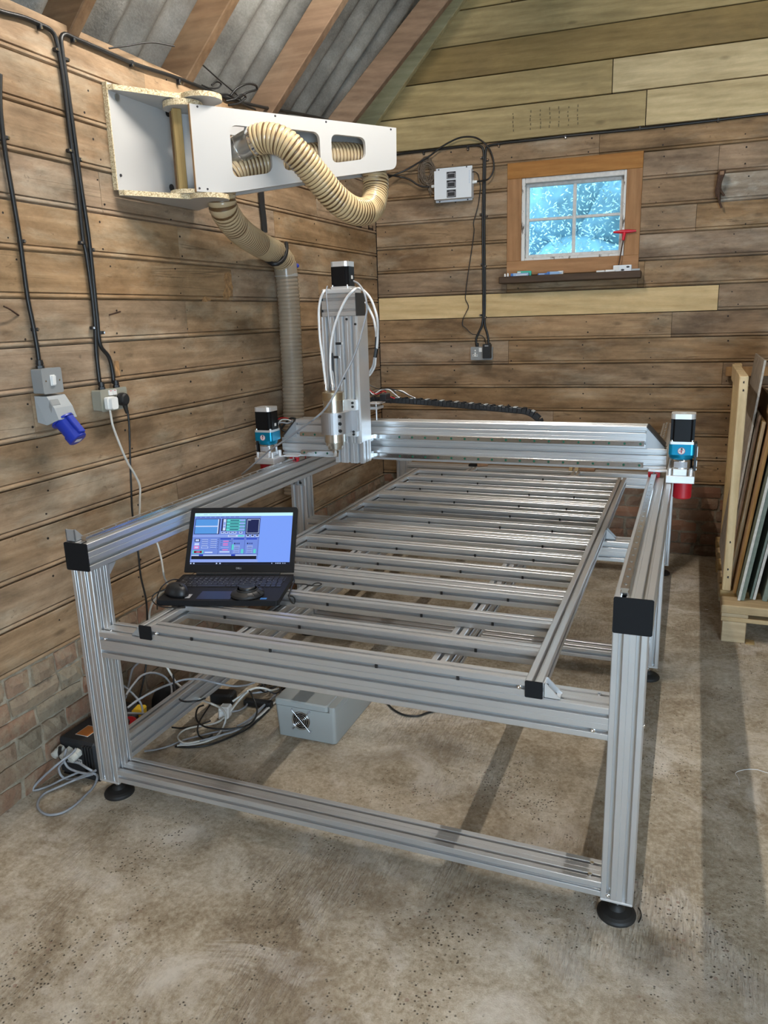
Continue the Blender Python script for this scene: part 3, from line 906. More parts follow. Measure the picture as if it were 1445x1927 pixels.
for a, b in ((SU0+0.018, UM-0.010), (UM+0.010, SU1-0.018)):
    wbox(a, b, sd0, sd1, ZM-0.008, ZM+0.008).build('glazing_bar', M['sash'], win)
    for c, d in ((SZ0+0.022, ZM-0.008), (ZM+0.008, SZ1-0.018)):
        wbox(a, b, -0.074, -0.070, c, d, 0).build('pane', M['glass'], win)
sill = MB(); sill.obox(bw(0.855, 0.002, 1.742), DB*0.855, -NB*0.115, ZV*0.042, 0.004)
sill.build('window_sill', M['dark_sill'], win)

# --- roof: corrugated sheets on rafters
roof = setting('ceiling', (0.6, 1.5, 3.6))
def sheet(y0, y1, lift):
    mb = MB(); pitch = 0.177; n = int((y1-y0)/pitch*10)
    xs = [-0.80, 0.3, 1.4, 2.5]
    vs = []
    for i in range(n+1):
        y = y0 + (y1-y0)*i/n
        h = 0.029 * math.cos(2*math.pi*(y-0.03)/pitch) + 0.045 + lift
        for x in xs:
            vs.append((x - h*math.sin(math.radians(46.8)), y, roof_z(x) + h*math.cos(math.radians(46.8))))
    m_ = len(xs)
    mb.add(vs, [(i*m_+j, i*m_+j+1, (i+1)*m_+j+1, (i+1)*m_+j) for i in range(n) for j in range(m_-1)], 0, True)
    return mb.build('corrugated_sheet', M['sheet'], roof)
yy = 3.45
for k in range(8):
    sheet(yy - 1.062, yy, 0.0 if k % 2 else 0.008); yy -= 0.973
far = MB()
far.obox((2.4, -4.2, 5.74), (2.60, 0, -2.60*SL), (0, 7.9, 0), (0.03, 0, 0.03)); far.build('far_slope', M['sheet'], roof)
CX, SX = math.cos(math.radians(46.8)), math.sin(math.radians(46.8))
def rafter(y0, y1, w, mat, depth=0.13, name='rafter', x0=-0.42, x1=2.2):
    mb = MB()
    zb = lambda x: 2.515 + (x - XW)*SL
    a = Vector((x0, y0, zb(x0))); b = Vector((x1, y1, zb(x1)))
    mb.obox(a, b - a, (0, w, 0), Vector((-SX, 0, CX))*depth, 0.004)
    return mb.build(name, mat, roof)
rafter(0.555, 0.565, 0.05, M['rafter_wood'])
rafter(1.20, 1.215, 0.052, M['rafter_wood'])
rafter(1.885, 1.895, 0.052, M['rafter_wood'])
rafter(2.60, 3.25, 0.05, M['rafter_wood'])
for y in (-0.1, -0.76, -1.42, -2.1, -2.8): rafter(y, y, 0.05, M['rafter_wood'])
# green rafter against the gable, notched for the purlin end
br_ = MB()
a = bw(-0.05, 0.012, 2.665); b = bw(2.4, 0.012, 2.665 + 2.45*SL)
br_.obox(a, b - a, -NB*0.045, Vector((-SX, 0, CX))*0.115, 0.003)
br_.build('gable_rafter', M['barge_wood'], roof)
for (x, y0, y1) in ((0.36, 1.95, 3.26), (1.3, -3.0, 3.26)):
    mb = MB(); z = roof_z(x) - 0.145
    mb.obox((x, y0, z), Vector((CX, 0, SX))*0.075, (0, y1-y0, 0), Vector((-SX, 0, CX))*0.085, 0.003)
    mb.build('purlin', M['rafter_wood'], roof)

# unseen sides of the building close the room
wr = MB(); wr.box((4.72, -4.1, 0), (4.85, 3.6, 3.1)); tag(wr.build('wall_right', M['plain_wall']), kind='structure')
wf = MB()
wf.box((-0.4, -4.12, 0), (2.4, -4.0, 2.75)); wf.box((4.4, -4.12, 0), (4.8, -4.0, 2.75)); wf.box((2.4, -4.12, 2.4), (4.4, -4.0, 2.75))
wf.prism([(-0.95, 2.2), (-0.4, 2.2), (5.3, 2.7), (2.4, 5.9)], (0, -4.0, 0), (1, 0, 0), (0, 0, 1), (0, -0.1, 0))
tag(wf.build('wall_front', M['plain_wall']), kind='structure')

def batten_lamp(loc, length, strength):
    x, y, z = loc
    t = thing('batten_lamp', 'white batten lamp with a bare tube hung above %s' % ('the CNC router' if y > 0 else 'the open floor' if x < 2 else 'the right hand aisle'), 'lamp', (x, y, z + 0.05))
    em, nt, p = new_mat('lamp_tube')
    p.inputs['Emission Color'].default_value = (*TUBE_COLOR, 1); p.inputs['Emission Strength'].default_value = strength
    MB().cyl((x, y - length/2, z), (x, y + length/2, z), 0.015, n=16).build('tube', em, t)
    b = MB(); b.box((x-0.022, y-length/2-0.03, z+0.030), (x+0.022, y+length/2+0.03, z+0.075), 0.004)
    for s_ in (-1, 1): b.box((x-0.014, y+s_*(length/2+0.005)-0.012, z-0.018), (x+0.014, y+s_*(length/2+0.005)+0.012, z+0.032), 0.003)
    b.build('lamp_body', M['white_plastic'], t)
    for s_ in (-1, 1): MB().cyl((x, y+s_*length*0.35, z+0.075), (x, y+s_*length*0.35, min(roof_z(x), 5.4)), 0.003, n=6).build('hanging_wire', M['chrome'], t)
for a_ in TUBES: batten_lamp(*a_)

# --- shrubs outside the window
shrub = thing('shrub', 'dense leafy shrub growing outside the small window', 'shrub', tuple(bw(1.3, -1.9, -0.05)))
core = MB()
r2 = random.Random(5)
for k in range(60):
    c = bw(r2.uniform(-0.3, 3.4), -r2.uniform(2.0, 2.6), r2.uniform(0.2, 4.2))
    core.sphere(c, r2.uniform(.35, .55), 24)
tag(core.build('branches', M['bush'], shrub), kind='stuff')
lf = MB()
for k in range(15000):
    c = bw(r2.uniform(0.2, 3.0), -r2.uniform(1.0, 1.9), r2.uniform(0.9, 3.4))
    l = r2.uniform(.010, .021); w = l * 0.30
    d = Vector((r2.uniform(-1, 1), r2.uniform(-.6, .6), r2.uniform(-.9, .9))).normalized()
    s = d.cross(Vector((r2.uniform(-.5, .5), -1, r2.uniform(-.2, .9)))).normalized() * w
    lf.add([c - d*l, c + s, c + d*l, c - s], [(0, 1, 2, 3)])
tag(lf.build('leaves', M['leaf'], shrub), kind='stuff')

# ------------------------------------------------------------------ the CNC router
W = 1.565
def tslot_poly(u0, u1, v0, v1, nu, nv):
    ow, iw, lip, dep, bv = 0.0050, 0.0088, 0.0030, 0.0140, 0.0020
    poly = []
    def side(p, d, nrm, L, n):
        # p start corner, d direction, nrm inward normal
        out = [(p[0]+d[0]*bv, p[1]+d[1]*bv)]
        for k in range(n):
            c = L*(k+0.5)/n
            for a, b in ((-ow-0.0015, 0), (-ow, 0.0013), (-ow, lip), (-iw, lip), (-iw, dep-0.003), (-iw+0.003, dep), (iw-0.003, dep), (iw, dep-0.003), (iw, lip), (ow, lip), (ow, 0.0013), (ow+0.0015, 0)):
                out.append((p[0]+d[0]*(c+a)+nrm[0]*b, p[1]+d[1]*(c+a)+nrm[1]*b))
            if k < n-1:
                g = L*(k+1)/n
                for a, b in ((-0.0009, 0), (0, 0.0009), (0.0009, 0)): out.append((p[0]+d[0]*(g+a)+nrm[0]*b, p[1]+d[1]*(g+a)+nrm[1]*b))
        out.append((p[0]+d[0]*(L-bv), p[1]+d[1]*(L-bv)))
        return out
    poly += side((u0, v0), (1, 0), (0, 1), u1-u0, nu)
    poly += side((u1, v0), (0, 1), (-1, 0), v1-v0, nv)
    poly += side((u1, v1), (-1, 0), (0, -1), u1-u0, nu)
    poly += side((u0, v1), (0, -1), (1, 0), v1-v0, nv)
    return poly
def profile(name, axis, a0, a1, u0, u1, v0, v1, nu, nv, parent, mat='alum'):
    P = tslot_poly(u0, u1, v0, v1, nu, nv)
    mb = MB()
    if axis == 'x': mb.prism(P, (a0, 0, 0), (0, 1, 0), (0, 0, 1), (a1-a0, 0, 0))
    elif axis == 'y': mb.prism(P, (0, a0, 0), (1, 0, 0), (0, 0, 1), (0, a1-a0, 0))
    else: mb.prism(P, (0, 0, a0), (1, 0, 0), (0, 1, 0), (0, 0, a1-a0))
    return mb.build(name, M[mat], parent)

router = thing('cnc_router', 'large silver aluminium CNC router with slatted bed, gantry and upright spindle', 'CNC router', (W/2, 1.49, 0))
ZF0, ZF1 = 0.529, 0.617          # main cross bars
ZR0, ZR1 = 0.819, 0.909          # long rails
YEND = 2.985
def screw(p, d, r=0.0055, mat='chrome', name='bolt', parent=None):
    p, d = Vector(p), Vector(d).normalized()
    return MB().lathe(p, d, [(0, 0), (0, r), (0.004, r), (0.0045, r*0.85), (0.0045, r*0.45), (0.002, r*0.42), (0.002, 0)], 12).build(name, M[mat], parent or router)

for side in (0, 1):
    x0, x1 = (-0.081, 0.0) if side == 0 else (W, W+0.081)
    for y0 in (0.0, 1.45, 2.90):
        profile('post', 'z', 0.072, ZR0, x0, x1, y0, y0+0.081, 2, 2, router)
        cx, cy = (x0+x1)/2, y0+0.0405
        f = MB()
        f.lathe((cx, cy, 0), (0, 0, 1), [(0, 0.0), (0, 0.050), (0.006, 0.0505), (0.011, 0.047), (0.016, 0.040), (0.022, 0.022), (0.030, 0.016), (0.034, 0.012), (0.034, 0)], 36)
        fo = f.build('foot', M['rubber'], router)
        s = MB(); s.cyl((cx, cy, 0.034), (cx, cy, 0.064), 0.008, n=12); s.cyl((cx, cy, 0.036), (cx, cy, 0.044), 0.012, n=6)
        s.build('foot_stud', M['steel'], fo)
        MB().box((x0, y0, 0.064), (x1, y0+0.081, 0.0715), 0.0015).build('foot_plate', M['alum_plate'], fo)
    rx0, rx1 = (-0.09, 0.0) if side == 0 else (W, W+0.09)
    lr = profile('long_rail', 'y', -0.001, YEND, rx0, rx1, ZR0, ZR1, 2, 2, router)
    for yc in (-0.005, YEND):
        cp = MB()
        cp.prism(rrect(rx0, ZR0, rx1, ZR1, 0.005), (0, yc, 0), (1, 0, 0), (0, 0, 1), (0, 0.004, 0))
        cp.build('end_cap', M['black_matte'], lr)
    rc = -0.0225 if side == 0 else W+0.0225
    rl = MB()
    pr = [(-0.010, 0.0), (0.010, 0.0), (0.010, 0.006), (0.0072, 0.009), (0.0072, 0.012), (0.010, 0.015), (0.010, 0.0172), (0.009, 0.0180), (-0.009, 0.0180), (-0.010, 0.0172), (-0.010, 0.015), (-0.0072, 0.012), (-0.0072, 0.009), (-0.010, 0.006)]
    rl.prism(pr, (rc, 0.012, ZR1), (1, 0, 0), (0, 0, 1), (0, 2.93, 0))
    rl.build('linear_rail', M['steel'], lr)
    pg = MB()
    for k in range(48): pg.cyl((rc, 0.04+k*0.06, ZR1+0.018), (rc, 0.04+k*0.06, ZR1+0.0186), 0.0046, n=12)
    pg.build('rail_plugs', M['galv'], lr)['kind'] = 'stuff'
    bx0, bx1 = (-0.045, 0.0) if side == 0 else (W, W+0.045)
    for ya, yb in ((0.081, 1.45), (1.531, 2.90)):
        profile('lower_side_beam', 'y', ya, yb, bx0, bx1, 0.121, 0.211, 1, 2, router)
for y0 in (0.0, 1.445, 2.895):
    profile('cross_bar', 'x', 0.0, W, y0, y0+0.0895, ZF0, ZF1, 2, 2, router)
for y0 in (0.0, 1.445, 2.90):
    profile('lower_cross_bar', 'x', 0.0, W, y0, y0+0.0895, 0.0735, 0.1175, 2, 1, router)

def bracket(p, a, b, w, size=0.036, width=0.036, mat='alum_cast'):
    """cast angle bracket: corner p, legs along a and b, width along w"""
    p, a, b, w = Vector(p), Vector(a), Vector(b), Vector(w)
    t = 0.004
    mb = MB()
    mb.obox(p, a*size, b*t, w*width, 0.001); mb.obox(p, b*size, a*t, w*width, 0.001)
    for k in (0, width-0.003):
        mb.prism([(0, 0), (size, 0), (size, 0.006), (0.006, size), (0, size)], p + w*k, a, b, w*0.003)
    o = mb.build('corner_bracket', M[mat], router)
    for ax, nr in ((a, b), (b, a)):
        MB().lathe(p + ax*size*0.58 + w*width/2 + nr*t, nr, [(0, 0.0001), (0, 0.0075), (0.005, 0.0075), (0.005, 0.004), (0.002, 0.0038), (0.002, 0.0001)], 12).build('bracket_bolt', M['black'], o)
    return o
# visible angle brackets
bracket((-0.067-0.018, 0.004, ZR1), (0, 1, 0), (0, 0, 1), (1, 0, 0), 0.040, 0.036)        # stop on the left rail
bracket((-0.022-0.018, 0.081, ZR0), (0, 1, 0), (0, 0, -1), (1, 0, 0), 0.036, 0.036)
bracket((W+0.022-0.018, 0.081, ZR0), (0, 1, 0), (0, 0, -1), (1, 0, 0), 0.036, 0.036)
bracket((-0.022-0.018, 1.45, ZR0), (0, -1, 0), (0, 0, -1), (1, 0, 0), 0.036, 0.036)
bracket((-0.058-0.018, 1.45, ZR0), (0, -1, 0), (0, 0, -1), (1, 0, 0), 0.036, 0.036)
BL0, BL1, BR0, BR1 = 0.1635, 0.2085, 1.3600, 1.4050
ZB0, ZB1 = 0.617, 0.662
bracket((BL0, 0.006, ZB0), (-1, 0, 0), (0, 0, 1), (0, 1, 0), 0.037, 0.034)
bracket((BR1, 0.004, ZB0), (1, 0, 0), (0, 0, 1), (0, 1, 0), 0.042, 0.036, 'alum_plate')
bracket((BR1, 1.47, ZB0), (1, 0, 0), (0, 0, 1), (0, 1, 0), 0.042, 0.036)
bracket((BL0, 1.47, ZB0), (-1, 0, 0), (0, 0, 1), (0, 1, 0), 0.037, 0.036)
SL0, SL1, SR0, SR1 = 0.424, 0.469, 1.0655, 1.1105
bracket((SR1, 0.0895, ZF1-0.045), (1, 0, 0), (0, 1, 0), (0, 0, 1), 0.036, 0.036, 'alum_plate')
bracket((SR0, 0.0895, ZF1-0.045), (-1, 0, 0), (0, 1, 0), (0, 0, 1), 0.036, 0.036, 'alum_plate')
bracket((SL1, 0.0895, ZF1-0.045), (1, 0, 0), (0, 1, 0), (0, 0, 1), 0.036, 0.036, 'alum_plate')
bracket((SL0, 0.0895, ZF1-0.045), (-1, 0, 0), (0, 1, 0), (0, 0, 1), 0.036, 0.036, 'alum_plate')
for a, b in ((0.0895, 1.445), (1.5345, 2.895)):
    profile('stringer', 'y', a, b, SL0, SL1, ZF0, ZF1, 1, 2, router)
    profile('stringer', 'y', a, b, SR0, SR1, ZF0, ZF1, 1, 2, router)
for x0, x1 in ((BL0, BL1), (BR0, BR1)):
    m_ = profile('bed_side_member', 'y', 0.0, 2.565, x0, x1, ZB0, ZB1, 1, 1, router)
    MB().prism(rrect(x0, ZB0, x1, ZB1, 0.003, 3), (0, -0.004, 0), (1, 0, 0), (0, 0, 1), (0, 0.0038, 0)).build('end_cap', M['black_matte'], m_)
for y0, wd in ((0.0, 1), (0.180, 1), (0.380, 1), (0.593, 2), (0.828, 1), (1.034, 1), (1.224, 2), (1.457, 1), (1.660, 1), (1.862, 2), (2.116, 1), (2.323, 1), (2.517, 1)):
    s_ = profile('bed_slat', 'x', BL1, BR0, y0, y0+0.0445*wd, ZB0, ZB1, wd, 1, router)
    cl = MB()
    for xx in (0.35, 0.62, 0.95, 1.18):
        if rnd.random() < 0.8 or xx == 0.62: cl.box((xx, y0-0.0004, 0.634), (xx+0.007, y0+0.004, 0.645), 0)
    cl.build('slot_nuts', M['black'], s_)['kind'] = 'stuff'
for p, d in (((0.225, 0.0035, 0.640), (0, -1, 0)), ((1.345, 0.0035, 0.640), (0, -1, 0)), ((0.022, 0.0035, 0.596), (0, -1, 0)), ((0.03, 0.0225, ZF1-0.002), (0, 0, 1)), ((1.535, 0.0225+0.045, ZF1-0.002), (0, 0, 1)), ((1.53, 0.0035, 0.551), (0, -1, 0)), ((W+0.0805, 0.02, 0.575), (1, 0, 0)), ((W+0.0195, 0.0035, 0.083), (0, -1, 0)), ((W-0.03, 0.022, 0.1165), (0, 0, 1)), ((W-0.03, 0.067, 0.1165), (0, 0, 1))):
    screw(p, d)

# ---- gantry
GY = 1.42
GZ0, GZ1, GZ2 = 0.932, 1.020, 1.108
gl = profile('gantry_beam_lower', 'x', -0.095, W+0.065, GY, GY+0.09, GZ0, GZ1, 2, 2, router)
gu = profile('gantry_beam_upper', 'x', -0.015, 1.549, GY, GY+0.09, GZ1, GZ2, 2, 2, router)
for par, zc in ((gl, GZ0+0.0225), (gu, GZ1+0.0205)):
    rl = MB(); rl.prism([(y, z) for y, z in [(0, -0.010), (-0.006, -0.010), (-0.009, -0.0072), (-0.012, -0.0072), (-0.015, -0.010), (-0.018, -0.009), (-0.018, 0.009), (-0.015, 0.010), (-0.012, 0.0072), (-0.009, 0.0072), (-0.006, 0.010), (0, 0.010)]], (0.012, GY, zc), (0, 1, 0), (0, 0, 1), (1.533, 0, 0))
    rl.build('linear_rail', M['steel'], par)
    for k in range(26):
        x = 0.03 + k*0.06
        if 0.20 < x < 0.45: continue
        MB().cyl((x, GY-0.018, zc), (x, GY-0.0188, zc), 0.0048, n=14).build('rail_plug', M['green_dot'], par)
for sgn, xe, xo in ((-1, -0.015, -0.085), (1, 1.549, W+0.055)):
    g = MB()
    g.prism([(xe, GZ1), (xo, GZ1), (xo, GZ1+0.010), (xe, GZ2)], (0, GY+0.004, 0), (1, 0, 0), (0, 0, 1), (0, 0.006, 0))
    g.build('gusset_plate', M['alum_cast'], router)
    g = MB()
    g.prism([(xe, GZ1), (xo, GZ1), (xo, GZ1+0.010), (xe, GZ2)], (0, GY+0.078, 0), (1, 0, 0), (0, 0, 1), (0, 0.006, 0))
    g.build('gusset_plate', M['alum_cast'], router)
    d = Vector((xo - xe, 0, GZ1+0.010-GZ2))
    n = Vector((-d.z, 0, d.x)).normalized() * (1 if sgn > 0 else -1) * 0.006
    if n.z < 0: n = -n
    MB().obox((xe, GY, GZ2-0.003), d, (0, 0.09, 0), n, 0.001).build('gusset_cover', M['brown_cap'], router)
for side in (0, 1):
    rc = -0.0225 if side == 0 else W+0.0225
    for yb in (1.405, 1.475):
        b = MB(); b.prism([(-0.022, 0.004), (-0.011, 0.004), (-0.011, 0.014), (0.011, 0.014), (0.011, 0.004), (0.022, 0.004), (0.022, 0.0225), (-0.022, 0.0225)], (rc, yb, ZR1+0.0), (1, 0, 0), (0, 0, 1), (0, 0.06, 0))
        bb_ = b.build('bearing_block', M['steel'], router)
        for ye in (yb-0.010, yb+0.06):
            c = MB()
            for sx in (-1, 1):
                c.prism([(sx*0.0115, 0.0), (sx*0.022, 0.003), (sx*0.023, 0.022), (sx*0.0035, 0.022), (sx*0.0035, 0.0195), (sx*0.0115, 0.0165)], (rc, ye, ZR1), (1, 0, 0), (0, 0, 1), (0, 0.010, 0))
            c.build('wiper', M['red'], bb_)
            if ye < yb: MB().cyl((rc, ye-0.0005, ZR1+0.0195), (rc, ye-0.006, ZR1+0.0195), 0.003, n=8).build('grease_nipple', M['chrome'], bb_)

def stepper(cx, cy, z0, hs, parent_name, size=0.086, cap_h=0.019, body_h=0.085, flange=0.010):
    """motor standing on z0: flange, black body, silver rear cap"""
    h = size/2; c = size*0.17
    octo = [(-h+c, -h), (h-c, -h), (h-c*0.35, -h+c*0.35), (h, -h+c), (h, h-c), (h-c*0.35, h-c*0.35), (h-c, h), (-h+c, h), (-h+c*.35, h-c*.35), (-h, h-c), (-h, -h+c), (-h+c*.35, -h+c*.35)]
    rec = []
    for sx, sy in ((1, -1), (1, 1), (-1, 1), (-1, -1)): pass
    notch = [(-h+c, -h), (h-c, -h), (h-c, -h+c*0.55), (h-c*0.55, -h+c), (h, -h+c), (h, h-c), (h-c*0.55, h-c), (h-c, h-c*0.55), (h-c, h), (-h+c, h), (-h+c, h-c*0.55), (-h+c*0.55, h-c), (-h, h-c), (-h, -h+c), (-h+c*0.55, -h+c), (-h+c, -h+c*0.55)]
    m = MB().prism(notch, (cx, cy, z0+flange), (1, 0, 0), (0, 1, 0), (0, 0, body_h)).build(parent_name, M['black_motor'], router)
    f = MB(); f.prism(rrect(-h, -h, h, h, 0.004), (cx, cy, z0), (1, 0, 0), (0, 1, 0), (0, 0, flange)); f.build('motor_flange', M['alum_plate'], m)
    for sx in (-1, 1):
        for sy in (-1, 1):
            MB().lathe((cx+sx*h*0.83, cy+sy*h*0.83, z0+flange), (0, 0, 1), [(0, 0.0001), (0, 0.0055), (0.006, 0.0055), (0.006, 0.003), (0.003, 0.003), (0.003, 0.0001)], 10).build('motor_bolt', M['chrome'], m)
    q = MB(); q.prism(octo, (cx, cy, z0+flange+body_h), (1, 0, 0), (0, 1, 0), (0, 0, cap_h)); q.cyl((cx, cy, z0+flange+body_h+cap_h), (cx, cy, z0+flange+body_h+cap_h+0.0015), 0.012, n=16)
    q.build('motor_cap', M['alum_plate'], m)
    return m
def drive(side):
    cx = -0.126 if side == 0 else 1.684
    cy = 1.343
    m = stepper(cx, cy, 1.060, 0, 'drive_motor')
    h = 0.046
    g = MB()
    g.prism(round_poly([(-h, -h), (h, -h), (h, h), (-h, h)], 0.013, 4), (cx, cy, 1.020), (1, 0, 0), (0, 1, 0), (0, 0, 0.040))
    g.lathe((cx, cy, 1.000), (0, 0, 1), [(0, 0.0001), (0, 0.040), (0.006, 0.0445), (0.020, 0.0460)], 40)
    g.build('gearbox', M['teal'], m)
    s = MB(); s.cyl((cx, cy-h-0.0004, 1.036), (cx, cy-h-0.0012, 1.036), 0.0125, n=28); s.build('logo_sticker', M['paper'], m)
    e = MB()
    for k in range(28):
        a0, a1 = 2*math.pi*k/28, 2*math.pi*(k+1)/28
        e.add([(cx+math.cos(a)*r, cy-h-0.0014, 1.036+math.sin(a)*r) for a, r in ((a0, .0118), (a1, .0118), (a1, .0132), (a0, .0132))], [(0, 1, 2, 3)])
    e.obox((cx-0.009, cy-h-0.0014, 1.0335), (0.017, 0, 0.004), (0, -0.0002, 0), (-0.0006, 0, 0.0022))
    e.obox((cx-0.0022, cy-h-0.0014, 1.027), (0.0042, 0, 0.001), (0, -0.0002, 0), (0, 0, 0.012))
    e.build('logo_mark', M['ink_red'], m)
    MB().box((cx-0.003, cy-h-0.0020, 1.0405), (cx+0.004, cy-h-0.0016, 1.0465)).build('logo_mark', M['ink'], m)
    r = MB(); r.lathe((cx, cy, 0.966), (0, 0, 1), [(0, 0.001), (0, 0.042), (0.030, 0.042), (0.034, 0.040)], 40); r.build('gearbox_ring', M['steel'], m)
    lb = MB()
    for k in range(10):
        a0 = math.radians(-90 - 34 + 68*k/10); a1 = math.radians(-90 - 34 + 68*(k+1)/10)
        lb.add([(cx+math.cos(a)*0.0424, cy+math.sin(a)*0.0424, z) for a, z in ((a0, .970), (a1, .970), (a1, .993), (a0, .993))], [(0, 1, 2, 3)])
    lb.build('rating_label', M['silver_sticker'], m)
    tx = MB()
    for row, z in enumerate((.975, .980, .985)):
        for k in range(9):
            if (k + row) % 4 == 3: continue
            a0 = math.radians(-90 - 28 + 56*k/9); a1 = math.radians(-90 - 28 + 56*(k+.6)/9)
            tx.add([(cx+math.cos(a)*0.0427, cy+math.sin(a)*0.0427, zz) for a, zz in ((a0, z), (a1, z), (a1, z+.0016), (a0, z+.0016))], [(0, 1, 2, 3)])
    tx.build('label_lines', M['cable_grey'], m)
    b = MB()
    b.box((cx-0.050, cy-0.050, 0.911), (cx+0.053, cy+0.075, 0.940), 0.002)
    b.box((cx-0.026, cy-0.046, 0.940), (cx+0.024, cy+0.046, 0.966), 0.002)
    for sx in (-1, 1):
        for sy in (-1, 1):
            b.cyl((cx+sx*0.038, cy+sy*0.036, 0.940), (cx+sx*0.038, cy+sy*0.036, 0.966), 0.008, n=12)
    b.build('drive_mount', M['alum_plate'], router)
    ar = MB(); x_in = (0.0 if side == 0 else W)
    ar.box((min(cx, x_in)+0.0, cy+0.05, 0.932), (max(cx, x_in), GY, 0.940), 0.001); ar.build('drive_arm', M['alum_plate'], router)
    pgd = MB(); pgd.lathe((cx+0.012 if side else cx-0.012, cy, 0.846), (0, 0, 1), [(0, 0.0001), (0, 0.031), (0.004, 0.034), (0.065, 0.034)], 36)
    pgd.build('pinion_guard', M['red'], router)
    bl = MB(); sx = 1 if side else -1
    bl.box((cx+sx*0.0465, cy-0.02, 0.955), (cx+sx*0.0545, cy+0.04, 1.062), 0.001); bl.build('drive_hinge', M['black'], router)
    for zz in (0.965, 0.985, 1.03): pass
    hb = MB()
    for z0_, z1_ in ((0.958, 0.966), (0.972, 0.996), (1.01, 1.05)): hb.box((cx+sx*0.0545, cy-0.018, z0_), (cx+sx*0.0580, cy-0.004, z1_), 0.0008)
    hb.build('drive_hinge_clip', M['alum_plate'], router)
    if side == 0: MB().box((cx+0.0432, cy-0.006, 1.085), (cx+0.0438, cy+0.010, 1.098)).build('small_label', M['paper'], m)
drive(0); drive(1)

# ---- spindle head
zp = profile('z_rear_profile', 'z', 0.940, 1.5685, 0.253, 0.390, 1.272, 1.335, 3, 1, router)
for z0 in (0.945, 1.02):
    MB().box((0.26, 1.335, z0), (0.385, 1.402, z0+0.03), 0.002).build('carriage_block', M['steel'], router)
MB().box((0.25, 1.335, 0.94), (0.393, 1.352, 1.09), 0.002).build('carriage_plate', M['alum_plate'], router)
zf = profile('z_front_profile', 'z', 1.036, 1.5685, 0.245, 0.396, 1.225, 1.2715, 4, 1, router)
sp = MB(); sp.box((0.3965, 1.226, 1.040), (0.4045, 1.332, 1.568), 0.001); sp.build('z_side_plate', M['alum_plate'], router)
sp = MB(); sp.box((0.2370, 1.226, 1.040), (0.2445, 1.332, 1.568), 0.001); sp.build('z_side_plate', M['alum_plate'], router)
zt = profile('z_top_block', 'x', 0.246, 0.400, 1.222, 1.312, 1.5690, 1.660, 2, 2, router)
MB().prism(rrect(1.222, 1.569, 1.312, 1.660, 0.004), (0.4002, 0, 0), (0, 1, 0), (0, 0, 1), (0.0045, 0, 0)).build('end_cap', M['brown_cap'], zt)
MB().prism(rrect(1.222, 1.569, 1.312, 1.660, 0.004), (0.2455, 0, 0), (0, 1, 0), (0, 0, 1), (-0.0045, 0, 0)).build('end_cap', M['brown_cap'], zt)
mp = MB(); mp.box((0.279, 1.205, 1.660), (0.392, 1.305, 1.678), 0.002); mp.build('motor_plate', M['alum_plate'], router)
zm = stepper(0.336, 1.250, 1.678, 0, 'z_motor', size=0.080, cap_h=0.020, body_h=0.078, flange=0.009)
MB().box((0.3762, 1.243, 1.716), (0.3768, 1.260, 1.730)).build('small_label', M['paper'], zm)
for (x, z, s) in ((0.395, 1.535, 0), (0.315, 1.458, 1), (0.300, 1.402, 1), (0.357, 1.556, 0), (0.334, 1.313, 0), (0.327, 1.050, 0), (0.335, 1.120, 0)):
    if s:
        MB().box((x-0.012, 1.219, z-0.005), (x+0.012, 1.2255, z+0.005), 0.001).build('cable_tie_base', M['black'], router)
        MB().box((x+0.014, 1.2215, z-0.004), (x+0.019, 1.2255, z+0.004), 0.0005).build('cable_tie_base', M['paper'], router)
    else: screw((x, 1.2255, z), (0, -1, 0), 0.005, 'black')
SXc, SYc = 0.314, 1.150
sd = MB()
sd.lathe((SXc, SYc, 1.040), (0, 0, 1), [(0, 0.034), (0, 0.040), (0.012, 0.0415), (0.014, 0.0445), (0.190, 0.0445)], 48)
spn = sd.build('spindle', M['spindle_steel'], router)
MB().lathe((SXc, SYc, 1.230), (0, 0, 1), [(0, 0.0447), (0, 0.0458), (0.032, 0.0458), (0.033, 0.043), (0.033, 0.0001)], 48).build('spindle_top_band', M['gold'], spn)
MB().lathe((SXc, SYc, 1.022), (0, 0, 1), [(0, 0.0001), (0, 0.030), (0.004, 0.032), (0.018, 0.0335)], 40).build('spindle_nose', M['spindle_steel'], spn)
MB().lathe((SXc, SYc, 0.990), (0, 0, 1), [(0, 0.006), (0, 0.012), (0.018, 0.0145), (0.024, 0.0145), (0.026, 0.011), (0.032, 0.011)], 8, smooth=False).build('collet_nut', M['chrome'], spn)
cb = MB()
pts = []
for k in range(19):
    a = math.radians(180 + 180*k/18)
    pts.append((SXc + 0.056*math.cos(a), SYc + 0.056*math.sin(a)))
outer = [(SXc-0.056, 1.215), (SXc-0.072, 1.215), (SXc-0.072, 1.2245), (SXc+0.080, 1.2245), (SXc+0.080, 1.206), (SXc+0.056, 1.206)]
poly = pts + [(SXc+0.056, 1.206), (SXc+0.080, 1.206), (SXc+0.080, 1.2245), (SXc-0.072, 1.2245), (SXc-0.072, 1.210), (SXc-0.056, 1.210)]
cb.prism(poly, (0, 0, 1.090), (1, 0, 0), (0, 1, 0), (0, 0, 0.090))
clamp = cb.build('spindle_clamp', M['clamp_alum'], router)
mp = MB(); mp.box((SXc-0.066, 1.2085, 1.068), (SXc+0.074, 1.2245, 1.2250), 0.001); mp.build('clamp_back_plate', M['alum_plate'], clamp)
for z in (1.106, 1.136, 1.166):
    MB().lathe((SXc+0.0435, SYc-0.0395, z), (0.74, -0.68, 0), [(-0.002, 0.0001), (-0.002, 0.0072), (0.0045, 0.0072), (0.0045, 0.004), (0.002, 0.0038), (0.002, 0.0001)], 12).build('clamp_bolt', M['black'], clamp)
